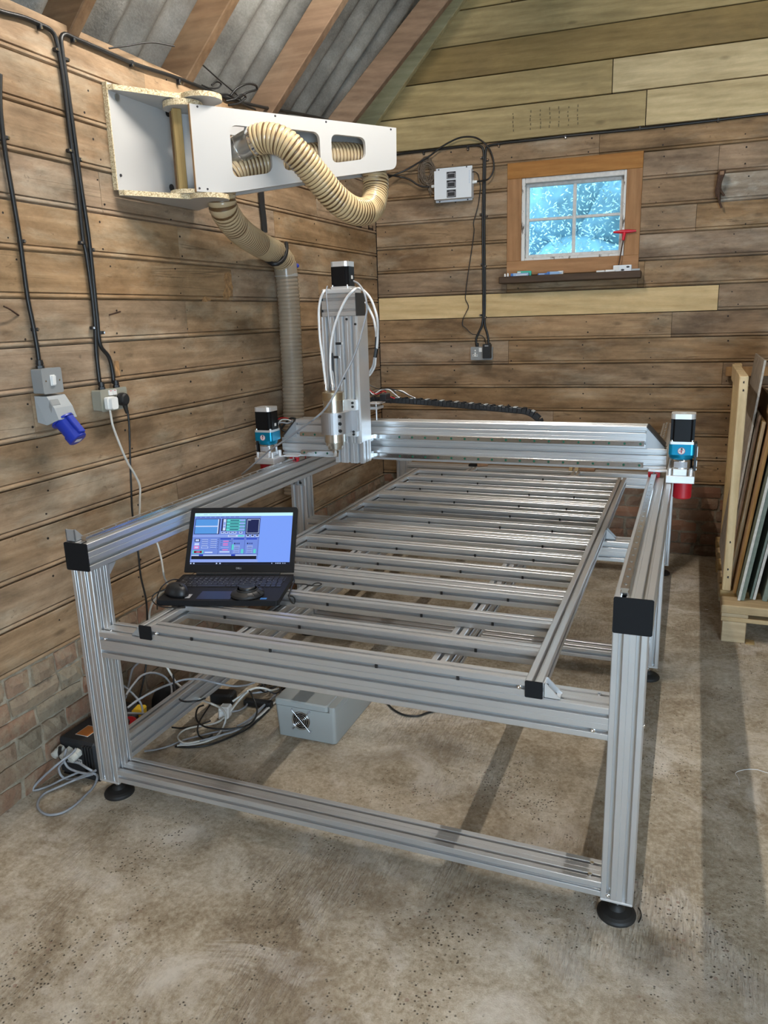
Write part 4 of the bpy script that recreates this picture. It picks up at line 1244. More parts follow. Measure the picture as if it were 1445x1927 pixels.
for z in (1.078, 1.212, 1.196, 1.09):
    MB().lathe((SXc+0.062, 1.2085, z), (0, -1, 0), [(0, 0.0001), (0, 0.0055), (0.005, 0.0055), (0.005, 0.0001)], 10).build('clamp_bolt', M['black'], clamp)
# water fittings and hoses
for x in (SXc-0.026, SXc+0.006):
    f = MB(); f.cyl((x, SYc-0.012, 1.263), (x, SYc-0.012, 1.272), 0.009, n=6, smooth=False); f.cyl((x, SYc-0.012, 1.272), (x, SYc-0.012, 1.290), 0.0055, n=12); f.cyl((x, SYc-0.012, 1.284), (x, SYc-0.012, 1.296), 0.0075, n=12)
    f.build('water_fitting', M['chrome'], spn)
h1 = [(SXc-0.026, SYc-0.012, 1.288)] + [(0.2768,1.16,1.2977),(0.2716,1.16,1.3585),(0.2676,1.16,1.4083),(0.2613,1.16,1.4772),(0.2604,1.16,1.5512),(0.2635,1.16,1.6038),(0.276,1.16,1.6469),(0.2905,1.16,1.6694)] + [(0.258, 1.215, 1.672), (0.268, 1.27, 1.678), (0.278, 1.315, 1.676)]
MB().tube(h1, 0.0052, 10).build('coolant_hose', M['hose_white'], router)
h2 = [(SXc+0.006, SYc-0.012, 1.288)] + [(0.3041,1.165,1.3126),(0.2998,1.165,1.358),(0.3032,1.165,1.4226),(0.313,1.165,1.482),(0.3329,1.165,1.5433),(0.3622,1.165,1.6006),(0.3903,1.165,1.6427),(0.4173,1.165,1.6658)] + [(0.4036,1.25,1.6782),(0.4262,1.25,1.6685),(0.4545,1.25,1.6384),(0.4726,1.25,1.5969),(0.484,1.25,1.5497),(0.4636,1.3,1.4985),(0.4459,1.33,1.4369),(0.4252,1.36,1.3891),(0.4083,1.39,1.3543),(0.3832,1.41,1.3242),(0.3526,1.43,1.3001)]
MB().tube(h2, 0.0052, 10).build('coolant_hose', M['hose_white'], router)
h3 = [(0.4258,1.27,1.622),(0.4287,1.3,1.5924),(0.4472,1.3,1.553),(0.4541,1.3,1.5138),(0.4443,1.33,1.4859),(0.4361,1.34,1.4366),(0.4161,1.37,1.3917),(0.3954,1.4,1.3537),(0.3703,1.42,1.3267),(0.3476,1.43,1.3098)]
MB().tube(h3, 0.0052, 10).build('coolant_hose', M['hose_white'], router)
MB().tube([(0.4458,1.335,1.4888),(0.4437,1.335,1.4582),(0.4401,1.335,1.4244),(0.4332,1.335,1.3936)], 0.0085, 10).build('hose_sleeve', M['cable_black'], router)
c1 = [(0.385,1.25,1.7066),(0.429,1.2,1.6903),(0.4615,1.17,1.6599),(0.4753,1.16,1.6196),(0.4755,1.16,1.5855),(0.4631,1.15,1.5287),(0.4497,1.13,1.4662),(0.4326,1.12,1.4176),(0.4123,1.11,1.3731),(0.3934,1.09,1.3336),(0.3693,1.08,1.2843),(0.3396,1.06,1.2296),(0.3041,1.06,1.1902),(0.2532,1.07,1.1547),(0.241,1.1,1.1532),(0.1546,1.14,1.1052),(0.065,1.18,1.0551),(-0.0141,1.21,1.0116),(-0.0714,1.24,0.9811),(-0.1102,1.25,0.9541),(-0.1477,1.25,0.9251),(-0.1898,1.25,0.8922),(-0.2365,1.27,0.8633)]
MB().tube(c1, 0.0042, 8).build('spindle_cable', M['cable_grey'], router)
c2 = [(0.2826,1.21,1.6911),(0.2814,1.2,1.6735),(0.285,1.19,1.6499),(0.2878,1.19,1.6089),(0.2922,1.19,1.5351),(0.2975,1.19,1.4754),(0.3017,1.18,1.4008),(0.3072,1.17,1.3516),(0.3199,1.15,1.3168),(0.3209,1.15,1.2896)]
MB().tube(c2, 0.0030, 7).build('signal_cable', M['cable_grey'], router)
MB().tube([(0.3092,1.17,1.4223),(0.3109,1.17,1.3893),(0.3106,1.17,1.3516),(0.3121,1.17,1.3152),(0.3082,1.17,1.2724)], 0.0042, 7).build('signal_cable', M['cable_black'], router)
# energy chain along the back of the gantry with the loose wires going into it
chain = [(0.3003,1.56,1.1858),(0.4331,1.56,1.1837),(0.5764,1.56,1.1764),(0.7157,1.56,1.1668),(0.8512,1.56,1.1567),(0.983,1.56,1.1462),(1.0413,1.56,1.1407),(1.0735,1.56,1.1265),(1.0961,1.56,1.1078),(1.1062,1.56,1.0824)]
cm = MB(); P = smooth_path(chain, 0.016)
lk = None
for i in range(len(P)-1):
    t = (P[i+1]-P[i]); w = Vector((0, 1, 0)); n = t.cross(w).normalized()
    if n.z < 0: n = -n
    cm.obox(P[i] - n*0.012, t*0.94, (0, 0.004, 0), n*0.024, 0.001); cm.obox(P[i] - n*0.012 + w*0.036, t*0.94, (0, 0.004, 0), n*0.024, 0.001)
    cm.obox(P[i] - n*0.012 + t*0.1, t*0.9, (0, 0.04, 0), n*0.003)
ch = cm.build('cable_chain', M['black'], router)
for i in range(6, len(P)-3, 2):
    t = (P[i+1]-P[i]); n = t.cross(Vector((0, 1, 0))).normalized()
    if n.z < 0: n = -n
    MB().obox(P[i] + n*0.012 + Vector((0, -0.001, 0)), t*0.8, (0, 0.042, 0), n*0.003, 0.0008).build('chain_link_bar', M['black_matte'] if i % 4 else M['grey_paint'], ch)
ws = [([(0.3183,1.5,1.2863),(0.332,1.5,1.263),(0.3785,1.5,1.2431),(0.429,1.5,1.2453),(0.4786,1.5,1.2337),(0.5205,1.5,1.2155),(0.5483,1.5,1.2045)], 'cable_black'), ([(0.3115,1.52,1.2712),(0.3259,1.52,1.2242),(0.3473,1.52,1.2075),(0.3993,1.52,1.2347),(0.4355,1.52,1.2395),(0.4632,1.52,1.205)], 'cable_black'), ([(0.3167,1.51,1.2587),(0.3445,1.51,1.2186),(0.3889,1.51,1.2389),(0.4249,1.51,1.2391),(0.453,1.51,1.2193),(0.474,1.51,1.2029)], 'hose_white'), ([(0.3241,1.5,1.2462),(0.3632,1.5,1.2197),(0.4071,1.5,1.2333),(0.4208,1.5,1.2134),(0.4563,1.5,1.2004)], 'red'), ([(0.4497,1.52,1.2349),(0.4853,1.52,1.2318),(0.5203,1.52,1.2121),(0.5483,1.52,1.2005)], 'hose_white')]
for pts, mt in ws: MB().tube(pts, 0.0024, 6).build('loose_wire', M[mt], router)
MB().box((0.405, 1.44, 1.196), (0.435, 1.50, 1.226), 0.003).build('wire_connector', M['black'], router)
cbk = MB(); cbk.box((0.345, 1.42, 1.158), (0.40, 1.50, 1.170), 0.001); cbk.box((0.345, 1.42, 1.182), (0.41, 1.50, 1.186), 0.001); cbk.cyl((0.388, 1.44, 1.108), (0.388, 1.44, 1.190), 0.004, n=10)
cbk.build('chain_bracket', M['alum_plate'], router)
for pts, mt, r in (([(-0.1341,1.45,1.0822),(-0.1077,1.45,1.0863),(-0.0721,1.45,1.0835),(-0.0474,1.45,1.098)], 'cable_grey', .004), ([(-0.1331,1.45,1.068),(-0.111,1.45,1.0968),(-0.0788,1.45,1.1009),(-0.0517,1.45,1.0927),(-0.0369,1.45,1.0772)], 'cable_white', .003), ([(-0.1408,1.46,1.0949),(-0.1158,1.46,1.106),(-0.0839,1.46,1.1059),(-0.0608,1.46,1.0964)], 'red', .0022), ([(-0.1057,1.39,1.1429),(-0.1357,1.46,1.1091),(-0.1157,1.46,1.0528),(-0.0966,1.46,1.0391)], 'cable_black', .004), ([(-0.1197,1.46,1.0527),(-0.0936,1.46,1.0817),(-0.06,1.46,1.107),(-0.0365,1.46,1.1039)], 'cable_black', .005)):
    MB().tube(pts, r, 7).build('motor_wire', M[mt], router)

# ------------------------------------------------------------------ laptop on the bed
TH = math.radians(16.5)
LX = Vector((math.cos(TH), math.sin(TH), 0)); LY = Vector((-math.sin(TH), math.cos(TH), 0))
LO = Vector((0.045, 0.395, 0.684)); LWD, LDP = 0.405, 0.262
laptop = thing('laptop', 'open black laptop showing a blue control screen, resting on the front left bed slats', 'laptop', tuple(LO + LX*LWD/2 - LY*LDP/2 - ZV*0.021))
def lp(u, v, w=0.0): return LO + LX*u - LY*v + ZV*w          # u right, v towards the user
b = MB()
b.prism(round_poly([(0, 0), (LWD, 0), (LWD, -LDP), (0, -LDP)], 0.008, 3), lp(0, 0, -0.018), LX, LY, ZV*0.018)
b.build('base', M['laptop'], laptop)
ft = MB()
for u, v in ((0.03, 0.03), (LWD-0.03, 0.03), (0.03, LDP-0.02), (LWD-0.03, LDP-0.02)): ft.cyl(lp(u, v, -0.022), lp(u, v, -0.018), 0.007, n=10)
ft.build('rubber_feet', M['rubber'], laptop)
k = MB()
for row in range(6):
    nk = 15
    hgt = 0.010 if row == 0 else 0.0155
    v0 = 0.030 + (0 if row == 0 else 0.0135 + (row-1)*0.0185)
    u = 0.018
    while u < LWD - 0.022:
        wk = 0.0158
        if row == 5 and 0.075 < u < 0.11: wk = 0.098
        if row in (3, 4) and u < 0.02: wk = 0.026
        if 0.300 < u < 0.310: u += 0.006
        wk = min(wk, LWD - 0.018 - u)
        k.obox(lp(u, v0 + hgt, 0.0002), LX*wk, LY*hgt, ZV*0.0022, 0.0007)
        u += wk + 0.0030
tag(k.build('keys', M['laptop_key'], laptop), kind='stuff')
kl = MB()
for row in range(1, 5):
    for c in range(18):
        if rnd.random() < .8: kl.obox(lp(0.0225 + c*0.0189, 0.034 + 0.0135 + (row-1)*0.0185 + 0.006, 0.0025), LX*0.004, LY*0.0035, ZV*0.0002)
kl.build('key_legends', M['cable_grey'], laptop)['kind'] = 'stuff'
MB().obox(lp(0.128, LDP-0.012, 0.0001), LX*0.115, LY*0.075, ZV*0.0006).build('touchpad', M['pad'], laptop)
MB().obox(lp(LWD-0.062, LDP-0.012, 0.0001), LX*0.021, LY*0.014, ZV*0.0005).build('processor_sticker', M['sticker_blue'], laptop)
MB().obox(lp(0.088, LDP-0.022, 0.0001), LX*0.016, LY*0.036, ZV*0.0005).build('silver_sticker', M['silver_sticker'], laptop)
TL = math.radians(34)
UP = LY*math.sin(TL) + ZV*math.cos(TL); FN = LX.cross(UP)       # FN points to the user
LH = 0.252
lid = MB()
lid.prism(round_poly([(0.002, 0.006), (LWD-0.002, 0.006), (LWD-0.002, LH), (0.002, LH)], [0.002, 0.002, 0.012, 0.012], 5), lp(0, 0, 0.002), LX, UP, -FN*0.008)
lo_ = lid.build('lid', M['laptop'], laptop)
hg = MB(); hg.cyl(lp(0.05, 0.002, 0.002), lp(LWD-0.05, 0.002, 0.002), 0.006, n=12); hg.build('hinge', M['black'], laptop)
DU0, DU1, DV0, DV1 = 0.019, LWD-0.019, 0.034, LH-0.021
SC = {}
def scol(n, srgb, s=1.0):
    lin = tuple((c/255/12.92) if c/255 <= 0.04045 else ((c/255+0.055)/1.055)**2.4 for c in srgb)
    SC[n] = (len(SC), emit('screen_' + n, lin, s))
for n, c in (('sky', (122, 160, 250)), ('bar', (196, 246, 252)), ('panel', (112, 140, 222)), ('view', (86, 152, 226)), ('dark', (30, 38, 84)), ('aqua', (92, 208, 208)), ('pale', (196, 214, 252)), ('pink', (226, 120, 196)), ('head', (44, 72, 190)), ('line', (58, 76, 150)), ('black', (22, 26, 40)), ('red', (130, 24, 50)), ('mid', (140, 165, 235))): scol(n, c)
dm = MB()
lay = [0]
def sq(u0, v0, u1, v1, col, z=1):
    U = lambda u: DU0 + (DU1-DU0)*u; Vv = lambda v: DV1 - (DV1-DV0)*v
    o = lp(0, 0, 0.002) + FN*(0.0002 + 0.00012*z)
    dm.add([o + LX*U(u0) + UP*Vv(v1), o + LX*U(u1) + UP*Vv(v1), o + LX*U(u1) + UP*Vv(v0), o + LX*U(u0) + UP*Vv(v0)], [(0, 1, 2, 3)], SC[col][0])
sq(0, 0, 1, 1, 'sky', 0); sq(0, 0, 1, .062, 'bar'); sq(0, .062, .68, .90, 'panel'); sq(0, .90, .68, .955, 'mid'); sq(0, .955, 1, 1, 'black')
for u in (.01, .09, .15, .19, .24): sq(u, .025, u+.04, .032, 'mid', 2)
for i in range(9): sq(.02+i*.05, .075, .055+i*.05, .085, 'line', 2)
sq(.01, .11, .268, .415, 'dark', 2); sq(.016, .12, .245, .25, 'view', 3); sq(.016, .25, .245, .272, 'pale', 3); sq(.016, .272, .245, .405, 'view', 3); sq(.245, .12, .256, .405, 'pale', 3)
sq(.285, .11, .53, .355, 'dark', 2); sq(.30, .12, .328, .345, 'pale', 3); sq(.303, .18, .325, .235, 'mid', 4); sq(.303, .25, .325, .29, 'mid', 4)
for v in (.122, .182, .242, .300): sq(.335, v, .525, v+.05, 'aqua', 3); sq(.37, v+.018, .46, v+.034, 'dark', 4); sq(.47, v+.004, .52, v+.044, 'mid', 4)
for u in (.285, .325, .368, .41, .47): sq(u, .365, u+.033, .405, 'pale', 2); sq(u+.006, .372, u+.026, .392, 'line', 3)
sq(.535, .11, .675, .42, 'dark', 2); sq(.545, .125, .668, .40, 'pale', 3); sq(.549, .132, .664, .393, 'dark', 4); sq(.553, .14, .58, .15, 'pale', 5)
sq(0, .425, .53, .475, 'mid', 2); sq(.36, .43, .525, .47, 'pale', 3); sq(.46, .435, .522, .465, 'aqua', 4); sq(.37, .445, .44, .455, 'line', 4)
for u in (.545, .592, .64): sq(u, .425, u+.034, .47, 'pale', 3); sq(u+.006, .43, u+.028, .455, 'dark', 4)
for u in (.272, .405, .535, .67): sq(u, .485, u+.003, .80, 'line', 2)
sq(.0, .482, .68, .486, 'line', 2); sq(.0, .80, .68, .806, 'line', 2)
for u in (.285, .418, .548): sq(u, .493, u+.11, .522, 'head', 3)
sq(.025, .505, .08, .56, 'dark', 3); sq(.034, .515, .071, .55, 'pale', 4); sq(.028, .585, .075, .63, 'pale', 3); sq(.025, .64, .078, .70, 'pink', 3); sq(.035, .655, .068, .685, 'pale', 4)
sq(.015, .728, .125, .79, 'aqua', 3); sq(.03, .737, .112, .78, 'red', 4); sq(.055, .75, .09, .768, 'pink', 5)
for r_ in range(5):
    for u in (.10, .19): sq(u, .515+r_*.038, u+.062, .523+r_*.038, 'pale', 3); sq(u+.004, .528+r_*.038, u+.052, .533+r_*.038, 'line', 3)
    sq(.262, .512+r_*.045, .267, .525+r_*.045, 'dark', 3)
sq(.10, .655, .17, .69, 'pale', 3); sq(.105, .66, .165, .685, 'panel', 4); sq(.14, .755, .22, .78, 'pale', 3)
for v, a in ((.545, .055), (.588, .05), (.618, .05), (.71, .055)): sq(.318, v, .318+a, v+.018, 'pink', 3); sq(.29, v+.003, .31, v+.012, 'line', 3)
sq(.375, .55, .40, .558, 'dark', 3); sq(.29, .745, .39, .77, 'pale', 3); sq(.30, .67, .38, .675, 'pale', 3)
for u0 in (.43, .56):
    for q, u in enumerate((0, .022, .042)): sq(u0+u, .585, u0+u+.014, .61, 'line' if q else 'dark', 3)
    for v in (.64, .665, .70, .735, .765): sq(u0, v, u0+.06, v+.007, 'pale', 3); sq(u0+.01, v+.012, u0+.05, v+.018, 'line', 3)
sq(.408, .615, .430, .72, 'aqua', 3); sq(.505, .705, .530, .785, 'aqua', 3); sq(.63, .705, .655, .785, 'aqua', 3)
sq(.01, .812, .665, .832, 'pale', 2); sq(.085, .806, .128, .838, 'head', 3); sq(.41, .806, .452, .838, 'head', 3); sq(.01, .836, .665, .898, 'black', 3)
for u in (.005, .035, .265, .30): sq(u, .966, u+.014, .988, 'pale', 2)
for u in (.82, .86, .875, .89, .905, .93, .95): sq(u, .968, u+.009, .984, 'pale', 2)
dm.build('display', [m for i, m in sorted(SC.values(), key=lambda t: t[0])], lo_)
text_mb('DELL', 0.0095, lp(0, 0, 0.002) + LX*(LWD/2) + UP*0.020 + FN*0.0004, LX, UP).build('logo_lettering', M['silver_sticker'], lo_)
MB().prism([(0.0, 0.0), (0.012, 0), (0.012, 0.003), (0, 0.003)], lp(0, 0, 0.002) + LX*(LWD/2-0.006) + UP*(LH-0.012) + FN*0.0002, LX, UP, FN*0.0003).build('webcam', M['black_motor'], lo_)

# mouse and jog dial on the palm rest
mc = lp(0.048, LDP-0.060, 0.0)
mouse = thing('computer_mouse', 'black computer mouse sitting on the left corner of the laptop', 'mouse', tuple(mc))
def egg(l, w, h, c, ex, ey, name, mat, par, n=18):
    mb = MB(); vs = []; fs = []
    for i in range(9):
        th = math.pi/2*i/8
        for k in range(n):
            a = 2*math.pi*k/n
            rr = math.cos(th)**0.75
            vs.append(c + ex*(math.cos(a)*l/2*rr + (0.06*l*math.sin(th))) + ey*(math.sin(a)*w/2*rr) + ZV*(h*math.sin(th)+0.002))
    for i in range(8):
        for k in range(n): fs.append((i*n+k, i*n+(k+1) % n, (i+1)*n+(k+1) % n, (i+1)*n+k))
    fs.append(tuple(reversed(range(n))))
    mb.add(vs, fs, 0, True)
    return mb.build(name, mat, par)
md = (LX*0.8 - LY*0.6).normalized(); mp_ = Vector((-md.y, md.x, 0))
egg(0.108, 0.064, 0.038, mc, md, mp_, 'mouse_shell', M['black'], mouse)
MB().cyl(mc + md*0.030 - mp_*0.003 + ZV*0.0335, mc + md*0.030 + mp_*0.003 + ZV*0.0335, 0.009, n=14).build('scroll_wheel', M['rubber'], mouse)
jc = lp(0.292, LDP-0.052, 0.0)
JS = lambda p: jc + (p - jc)*0.84
jog = thing('jog_controller', 'round black jog dial controller with a ring of buttons on the laptop palm rest', 'controller', tuple(jc))
jb = MB(); jb.lathe(jc, (0, 0, 1), [(0.001, 0.001), (0.001, 0.062), (0.006, 0.066), (0.013, 0.063), (0.020, 0.050), (0.023, 0.040)], 40)
jb.xf(JS).build('controller_base', M['rubber'], jog)
jd = MB(); jd.lathe(jc, (0, 0, 1), [(0.020, 0.041), (0.026, 0.0405), (0.030, 0.038)], 36); jd.xf(JS).build('shuttle_ring', M['rubber'], jog)
jd = MB(); jd.lathe(jc, (0, 0, 1), [(0.028, 0.032), (0.035, 0.031), (0.038, 0.027), (0.037, 0.0001)], 36); jd.cyl(jc + LX*0.012 + LY*0.006 + ZV*0.0365, jc + LX*0.012 + LY*0.006 + ZV*0.0378, 0.006, n=14); jd.xf(JS).build('dial', M['black'], jog)
for q in range(5):
    a0 = TH + math.radians(-75 + q*26) + math.radians(0); a1 = a0 + math.radians(22)
    bt = MB(); vs = []
    for a in (a0, (a0+a1)/2, a1):
        for r, z in ((0.047, 0.0225), (0.065, 0.0135), (0.066, 0.008)): vs.append(jc + Vector((math.cos(a)*r, math.sin(a)*r, z+0.0015)))
    bt.add(vs, [(0, 1, 4, 3), (1, 2, 5, 4), (3, 4, 7, 6), (4, 5, 8, 7)], 0, True); bt.xf(JS).build('button', M['black'], jog)

def cable(name, label, pts, r, mat, cat='cable', group=None, n=8, step=None):
    o = MB().tube(pts, r, n, step=step).build(name, M[mat], None)
    return tag(o, label, cat, group)
cable('mouse_cable', 'thin black mouse lead looped beside the left end of the laptop', [(0.1204,0.2255,0.705),(0.1117,0.2014,0.7),(0.0845,0.1979,0.69),(0.0724,0.1871,0.68),(0.0766,0.1758,0.672),(0.1082,0.1512,0.668),(0.1499,0.1365,0.668),(0.1887,0.1403,0.668),(0.2251,0.1531,0.668)], 0.0022, 'cable_black')
cable('laptop_side_cable', 'thin black lead rising in a loop at the back left edge of the laptop', [(0.0789,0.3256,0.69),(0.0756,0.2982,0.7),(0.0917,0.239,0.71),(0.1023,0.1997,0.71),(0.083,0.2092,0.69),(0.0722,0.209,0.67),(0.0715,0.2056,0.65),(0.0441,0.2356,0.61)], 0.0022, 'cable_black')
cable('laptop_power_lead', 'black power lead dangling off the right edge of the laptop', [(0.4447,0.4851,0.685),(0.4632,0.4546,0.68),(0.4722,0.4225,0.675),(0.4868,0.3809,0.672),(0.4955,0.3549,0.668),(0.5073,0.3371,0.664),(0.4998,0.3619,0.64),(0.5029,0.3716,0.632),(0.5052,0.3764,0.64),(0.5022,0.3734,0.655),(0.495,0.351,0.667)], 0.0026, 'cable_black')
cable('usb_lead', 'thin black lead with a small loop lying on the slats right of the laptop', [(0.4672,0.4508,0.672),(0.4775,0.4699,0.666),(0.4974,0.4716,0.666),(0.5139,0.4645,0.666),(0.531,0.4661,0.666),(0.5472,0.4745,0.666),(0.5505,0.4896,0.666),(0.5382,0.498,0.666),(0.5253,0.4927,0.666),(0.5228,0.4672,0.666)], 0.0020, 'cable_black')

# ------------------------------------------------------------------ dust extraction arm on the left wall
arm = thing('extraction_boom', 'white swing arm with three rounded openings, hinged high on left wall', 'bracket', (-0.2, 0.95, 2.04))
mb = MB(); mb.obox(lw(0.705, 0.001, 2.045), (0.018, 0, 0), (0, 0.50, 0), (0, 0, 0.361), 0.0005); wb_ = mb.build('wall_board', M['white_lam'], arm)
ed = MB(); ed.box((XW+0.0005, 0.7005, 2.0445), (XW+0.0195, 0.7045, 2.4065)); ed.build('chipboard_edge', M['chip'], arm)
xb = XW + 0.0195
def shelf_poly():
    p = [(xb, 0.705), (xb + 0.02, 0.71)]
    c = (-0.105, 0.985); r = 0.078
    for k in range(17):
        a = math.radians(-125 + 205*k/16)
        p.append((c[0] + r*math.cos(a), c[1] + r*math.sin(a)))
    p += [(xb, 1.20)]
    return p
for z0, nm in ((2.382, 'top_shelf'), (2.0, 'bottom_shelf')):
    z0 = 2.380 if nm == 'top_shelf' else 2.026
    mb = MB(); P = shelf_poly(); n = len(P)
    A = [(x, y, z0) for x, y in P]; Bq = [(x, y, z0+0.018) for x, y in P]
    mb.add(A + Bq, [tuple(reversed(range(n))), tuple(range(n, 2*n))], 0)
    mb.add(A + Bq, [(i, (i+1) % n, n+(i+1) % n, n+i) for i in range(n)], 1)
    mb.build(nm, [M['white_lam'], M['chip']], arm)
AO, AD = Vector((-0.106, 0.905, 0)), Vector((0.5932, 0.8050, 0)); AN = Vector((-0.8050, 0.5932, 0))
def ar(s, n, z): return AO + AD*s + AN*n + ZV*z
for z0, nm in ((2.3565, 'hinge_disc'), (2.0445, 'hinge_disc')):
    mb = MB(); P = []
    c = ar(0.005, 0.09, 0); r = 0.075
    Pn = [(c.x + r*math.cos(2*math.pi*k/32), c.y + r*math.sin(2*math.pi*k/32)) for k in range(32)]
    zz = z0 - 0.002 if z0 > 2.2 else z0
    A = [(x, y, zz) for x, y in Pn]; Bq = [(x, y, zz+0.0215 if z0 > 2.2 else zz+0.016) for x, y in Pn]
    mb.add(A + Bq, [tuple(reversed(range(32))), tuple(range(32, 64))], 0); mb.add(A + Bq, [(i, (i+1) % 32, 32+(i+1) % 32, 32+i) for i in range(32)], 1)
    mb.build(nm, [M['white_lam'], M['chip']], arm)
kn = MB(); c = ar(0.005, 0.09, 2.398); kn.lathe(c, (0, 0, 1), [(0, 0.014), (0.010, 0.013), (0.014, 0.008), (0.015, 0.0001)], 16); kn.build('hinge_pin', M['chip'], arm)
outline = round_poly([(0.0, 2.048), (0.126, 2.049), (0.60, 2.136), (0.918, 2.190), (0.921, 2.355), (0.0, 2.355)], [0, 0.05, 0, 0.03, 0, 0], 6)
wins = [round_poly([(0.152, 2.105), (0.323, 2.136), (0.323, 2.297), (0.152, 2.297)], 0.034, 6), round_poly([(0.372, 2.145), (0.543, 2.175), (0.543, 2.304), (0.372, 2.304)], 0.032, 6), round_poly([(0.597, 2.190), (0.762, 2.219), (0.762, 2.303), (0.597, 2.303)], 0.030, 6)]
curve_panel('front_panel', outline, wins, ar(0, 0.009, 0), AD, ZV, 0.018, [M['white_lam'], M['white_lam']], arm)
curve_panel('rear_panel', outline, wins, ar(0, 0.165, 0), AD, ZV, 0.018, [M['white_lam'], M['white_lam']], arm)
MB().obox(ar(-0.0012, 0.0, 2.048), AD*0.0012, AN*0.018, ZV*0.307).build('panel_edge', M['ply_side'], arm)
MB().obox(ar(-0.040, 0.080, 2.062), AD*0.034, AN*0.022, ZV*0.292, 0.002).build('hinge_batten', M['batten_wood'], arm)
MB().obox(ar(-0.034, 0.125, 2.062), AD*0.028, AN*0.018, ZV*0.292, 0.001).build('hinge_batten', M['rafter_wood'], arm)
MB().obox(ar(0.30, 0.018, 2.337), AD*0.62, AN*0.138, ZV*0.016, 0).build('top_panel', M['white_lam'], arm)
for s, z in ((0.030, 2.347), (0.012, 2.060), (0.044, 2.059), (0.348, 2.346), (0.576, 2.346), (0.893, 2.346)):
    MB().cyl(ar(s, -0.0008, z), ar(s, 0.003, z), 0.0042, n=12).build('screw', M['ink'], arm)
for y, z, r, mt in ((0.75, 2.365, 0.013, 'galv'), (1.05, 2.375, 0.013, 'black'), (0.725, 2.098, 0.005, 'ink'), (1.03, 2.095, 0.014, 'vfd')):
    MB().cyl((XW+0.0188, y, z), (XW+0.0225, y, z), r, n=18).build('fixing_washer', M[mt], arm)

# flexible hoses
def ribbed(path, r, mat, name, parent, pitch=0.0158, amp=0.05, n=22, wire='hose_wire'):
    L_ = 0.0
    w = lambda s: r*(1 + amp*(abs(math.sin(math.pi*s/pitch))**0.7*2 - 1))
    mb = MB().tube(path, r, n, step=pitch/5, rfun=w, caps=False)
    P = smooth_path(path, pitch/5); s = 0.0
    for i in range(len(P)-1):
        s += (P[i+1]-P[i]).length
        ph = ((s - (P[i+1]-P[i]).length*0.5) / pitch) % 1.0
        if ph < 0.14 or ph > 0.86:
            for k_ in range(n): mb.mi[i*n+k_] = 1
    return mb.build(name, [M[mat], M[wire]], parent)
hose = thing('extraction_hose', 'amber ribbed flexible hose looping out of and through the white wall arm', 'hose', tuple(ar(0.5, 0.0, 1.99)))
loop = [ar(0.200, 0.065, 2.228), ar(0.250, 0.020, 2.247), ar(0.290, -0.024, 2.257), ar(0.340, -0.064, 2.240), ar(0.390, -0.085, 2.198), ar(0.470, -0.085, 2.125), ar(0.555, -0.075, 2.048), ar(0.640, -0.055, 2.006), ar(0.725, -0.020, 2.002), ar(0.800, 0.030, 2.030), ar(0.850, 0.075, 2.095), ar(0.865, 0.090, 2.165)]
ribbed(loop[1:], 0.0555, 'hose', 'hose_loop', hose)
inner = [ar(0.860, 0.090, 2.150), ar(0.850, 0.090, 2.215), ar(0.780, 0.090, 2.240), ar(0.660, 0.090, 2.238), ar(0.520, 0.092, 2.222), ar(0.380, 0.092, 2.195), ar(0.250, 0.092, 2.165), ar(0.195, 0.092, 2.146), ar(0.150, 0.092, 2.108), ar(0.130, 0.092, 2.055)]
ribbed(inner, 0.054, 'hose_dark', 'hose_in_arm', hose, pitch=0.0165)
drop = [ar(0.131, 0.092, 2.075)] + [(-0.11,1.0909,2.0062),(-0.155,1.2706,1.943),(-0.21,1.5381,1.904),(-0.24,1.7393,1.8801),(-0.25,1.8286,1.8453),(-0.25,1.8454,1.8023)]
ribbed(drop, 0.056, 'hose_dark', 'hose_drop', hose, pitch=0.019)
cf = MB(); a_, b_ = ar(0.172, 0.104, 2.204), ar(0.258, 0.012, 2.250); cf.cyl(a_, b_, 0.052, n=32); cf.build('metal_cuff', M['galv'], hose)
d_ = (b_-a_).normalized()
cf = MB(); cf.cyl(a_ + d_*0.062, a_ + d_*0.066, 0.0535, n=32); cf.build('cuff_bead', M['chrome'], hose)
cf = MB(); cf.cyl(b_ - d_*0.010, b_ + d_*0.004, 0.0585, n=32); cf.build('hose_clamp', M['chrome'], hose)
Pd = smooth_path(drop, 0.01)
duct = thing('clear_duct', 'smoky clear ribbed duct hanging straight down beside the left wall behind the gantry', 'duct', [(-0.25,1.8238,1.047)][0])
dpath = [(-0.25,1.8392,1.8407),(-0.25,1.8477,1.7765),(-0.25,1.8558,1.6194),(-0.25,1.8526,1.4589),(-0.25,1.8494,1.2954),(-0.25,1.8402,1.1294),(-0.25,1.8178,0.9056),(-0.25,1.7915,0.6492)]
ribbed(dpath, 0.056, 'duct_clear', 'duct_tube', duct, pitch=0.019, amp=0.05, wire='duct_clear')
tp = MB(); tp.cyl(dpath[0], dpath[1], 0.0592, n=28, caps=False); tp.build('tape_band', M['duct_clear'], duct)
tb = MB(); q = Vector(dpath[1]); tb.cyl(q + ZV*0.012, q - ZV*0.002, 0.0598, n=28, caps=False); tb.build('tape_band', M['tape'], duct)
strap = thing('hose_bracket', 'black hooked bracket cradling the amber hose where it meets the clear duct', 'bracket', [(-0.26,1.8125,1.8781)][0])
sp_ = [(-0.2,1.7728,1.9283),(-0.185,1.7447,1.9),(-0.18,1.7225,1.8701),(-0.18,1.6884,1.8429),(-0.19,1.656,1.825),(-0.21,1.644,1.824),(-0.24,1.6573,1.8375),(-0.28,1.7004,1.8518)]
MB().tube(sp_, 0.011, 8).build('strap_band', M['black'], strap)
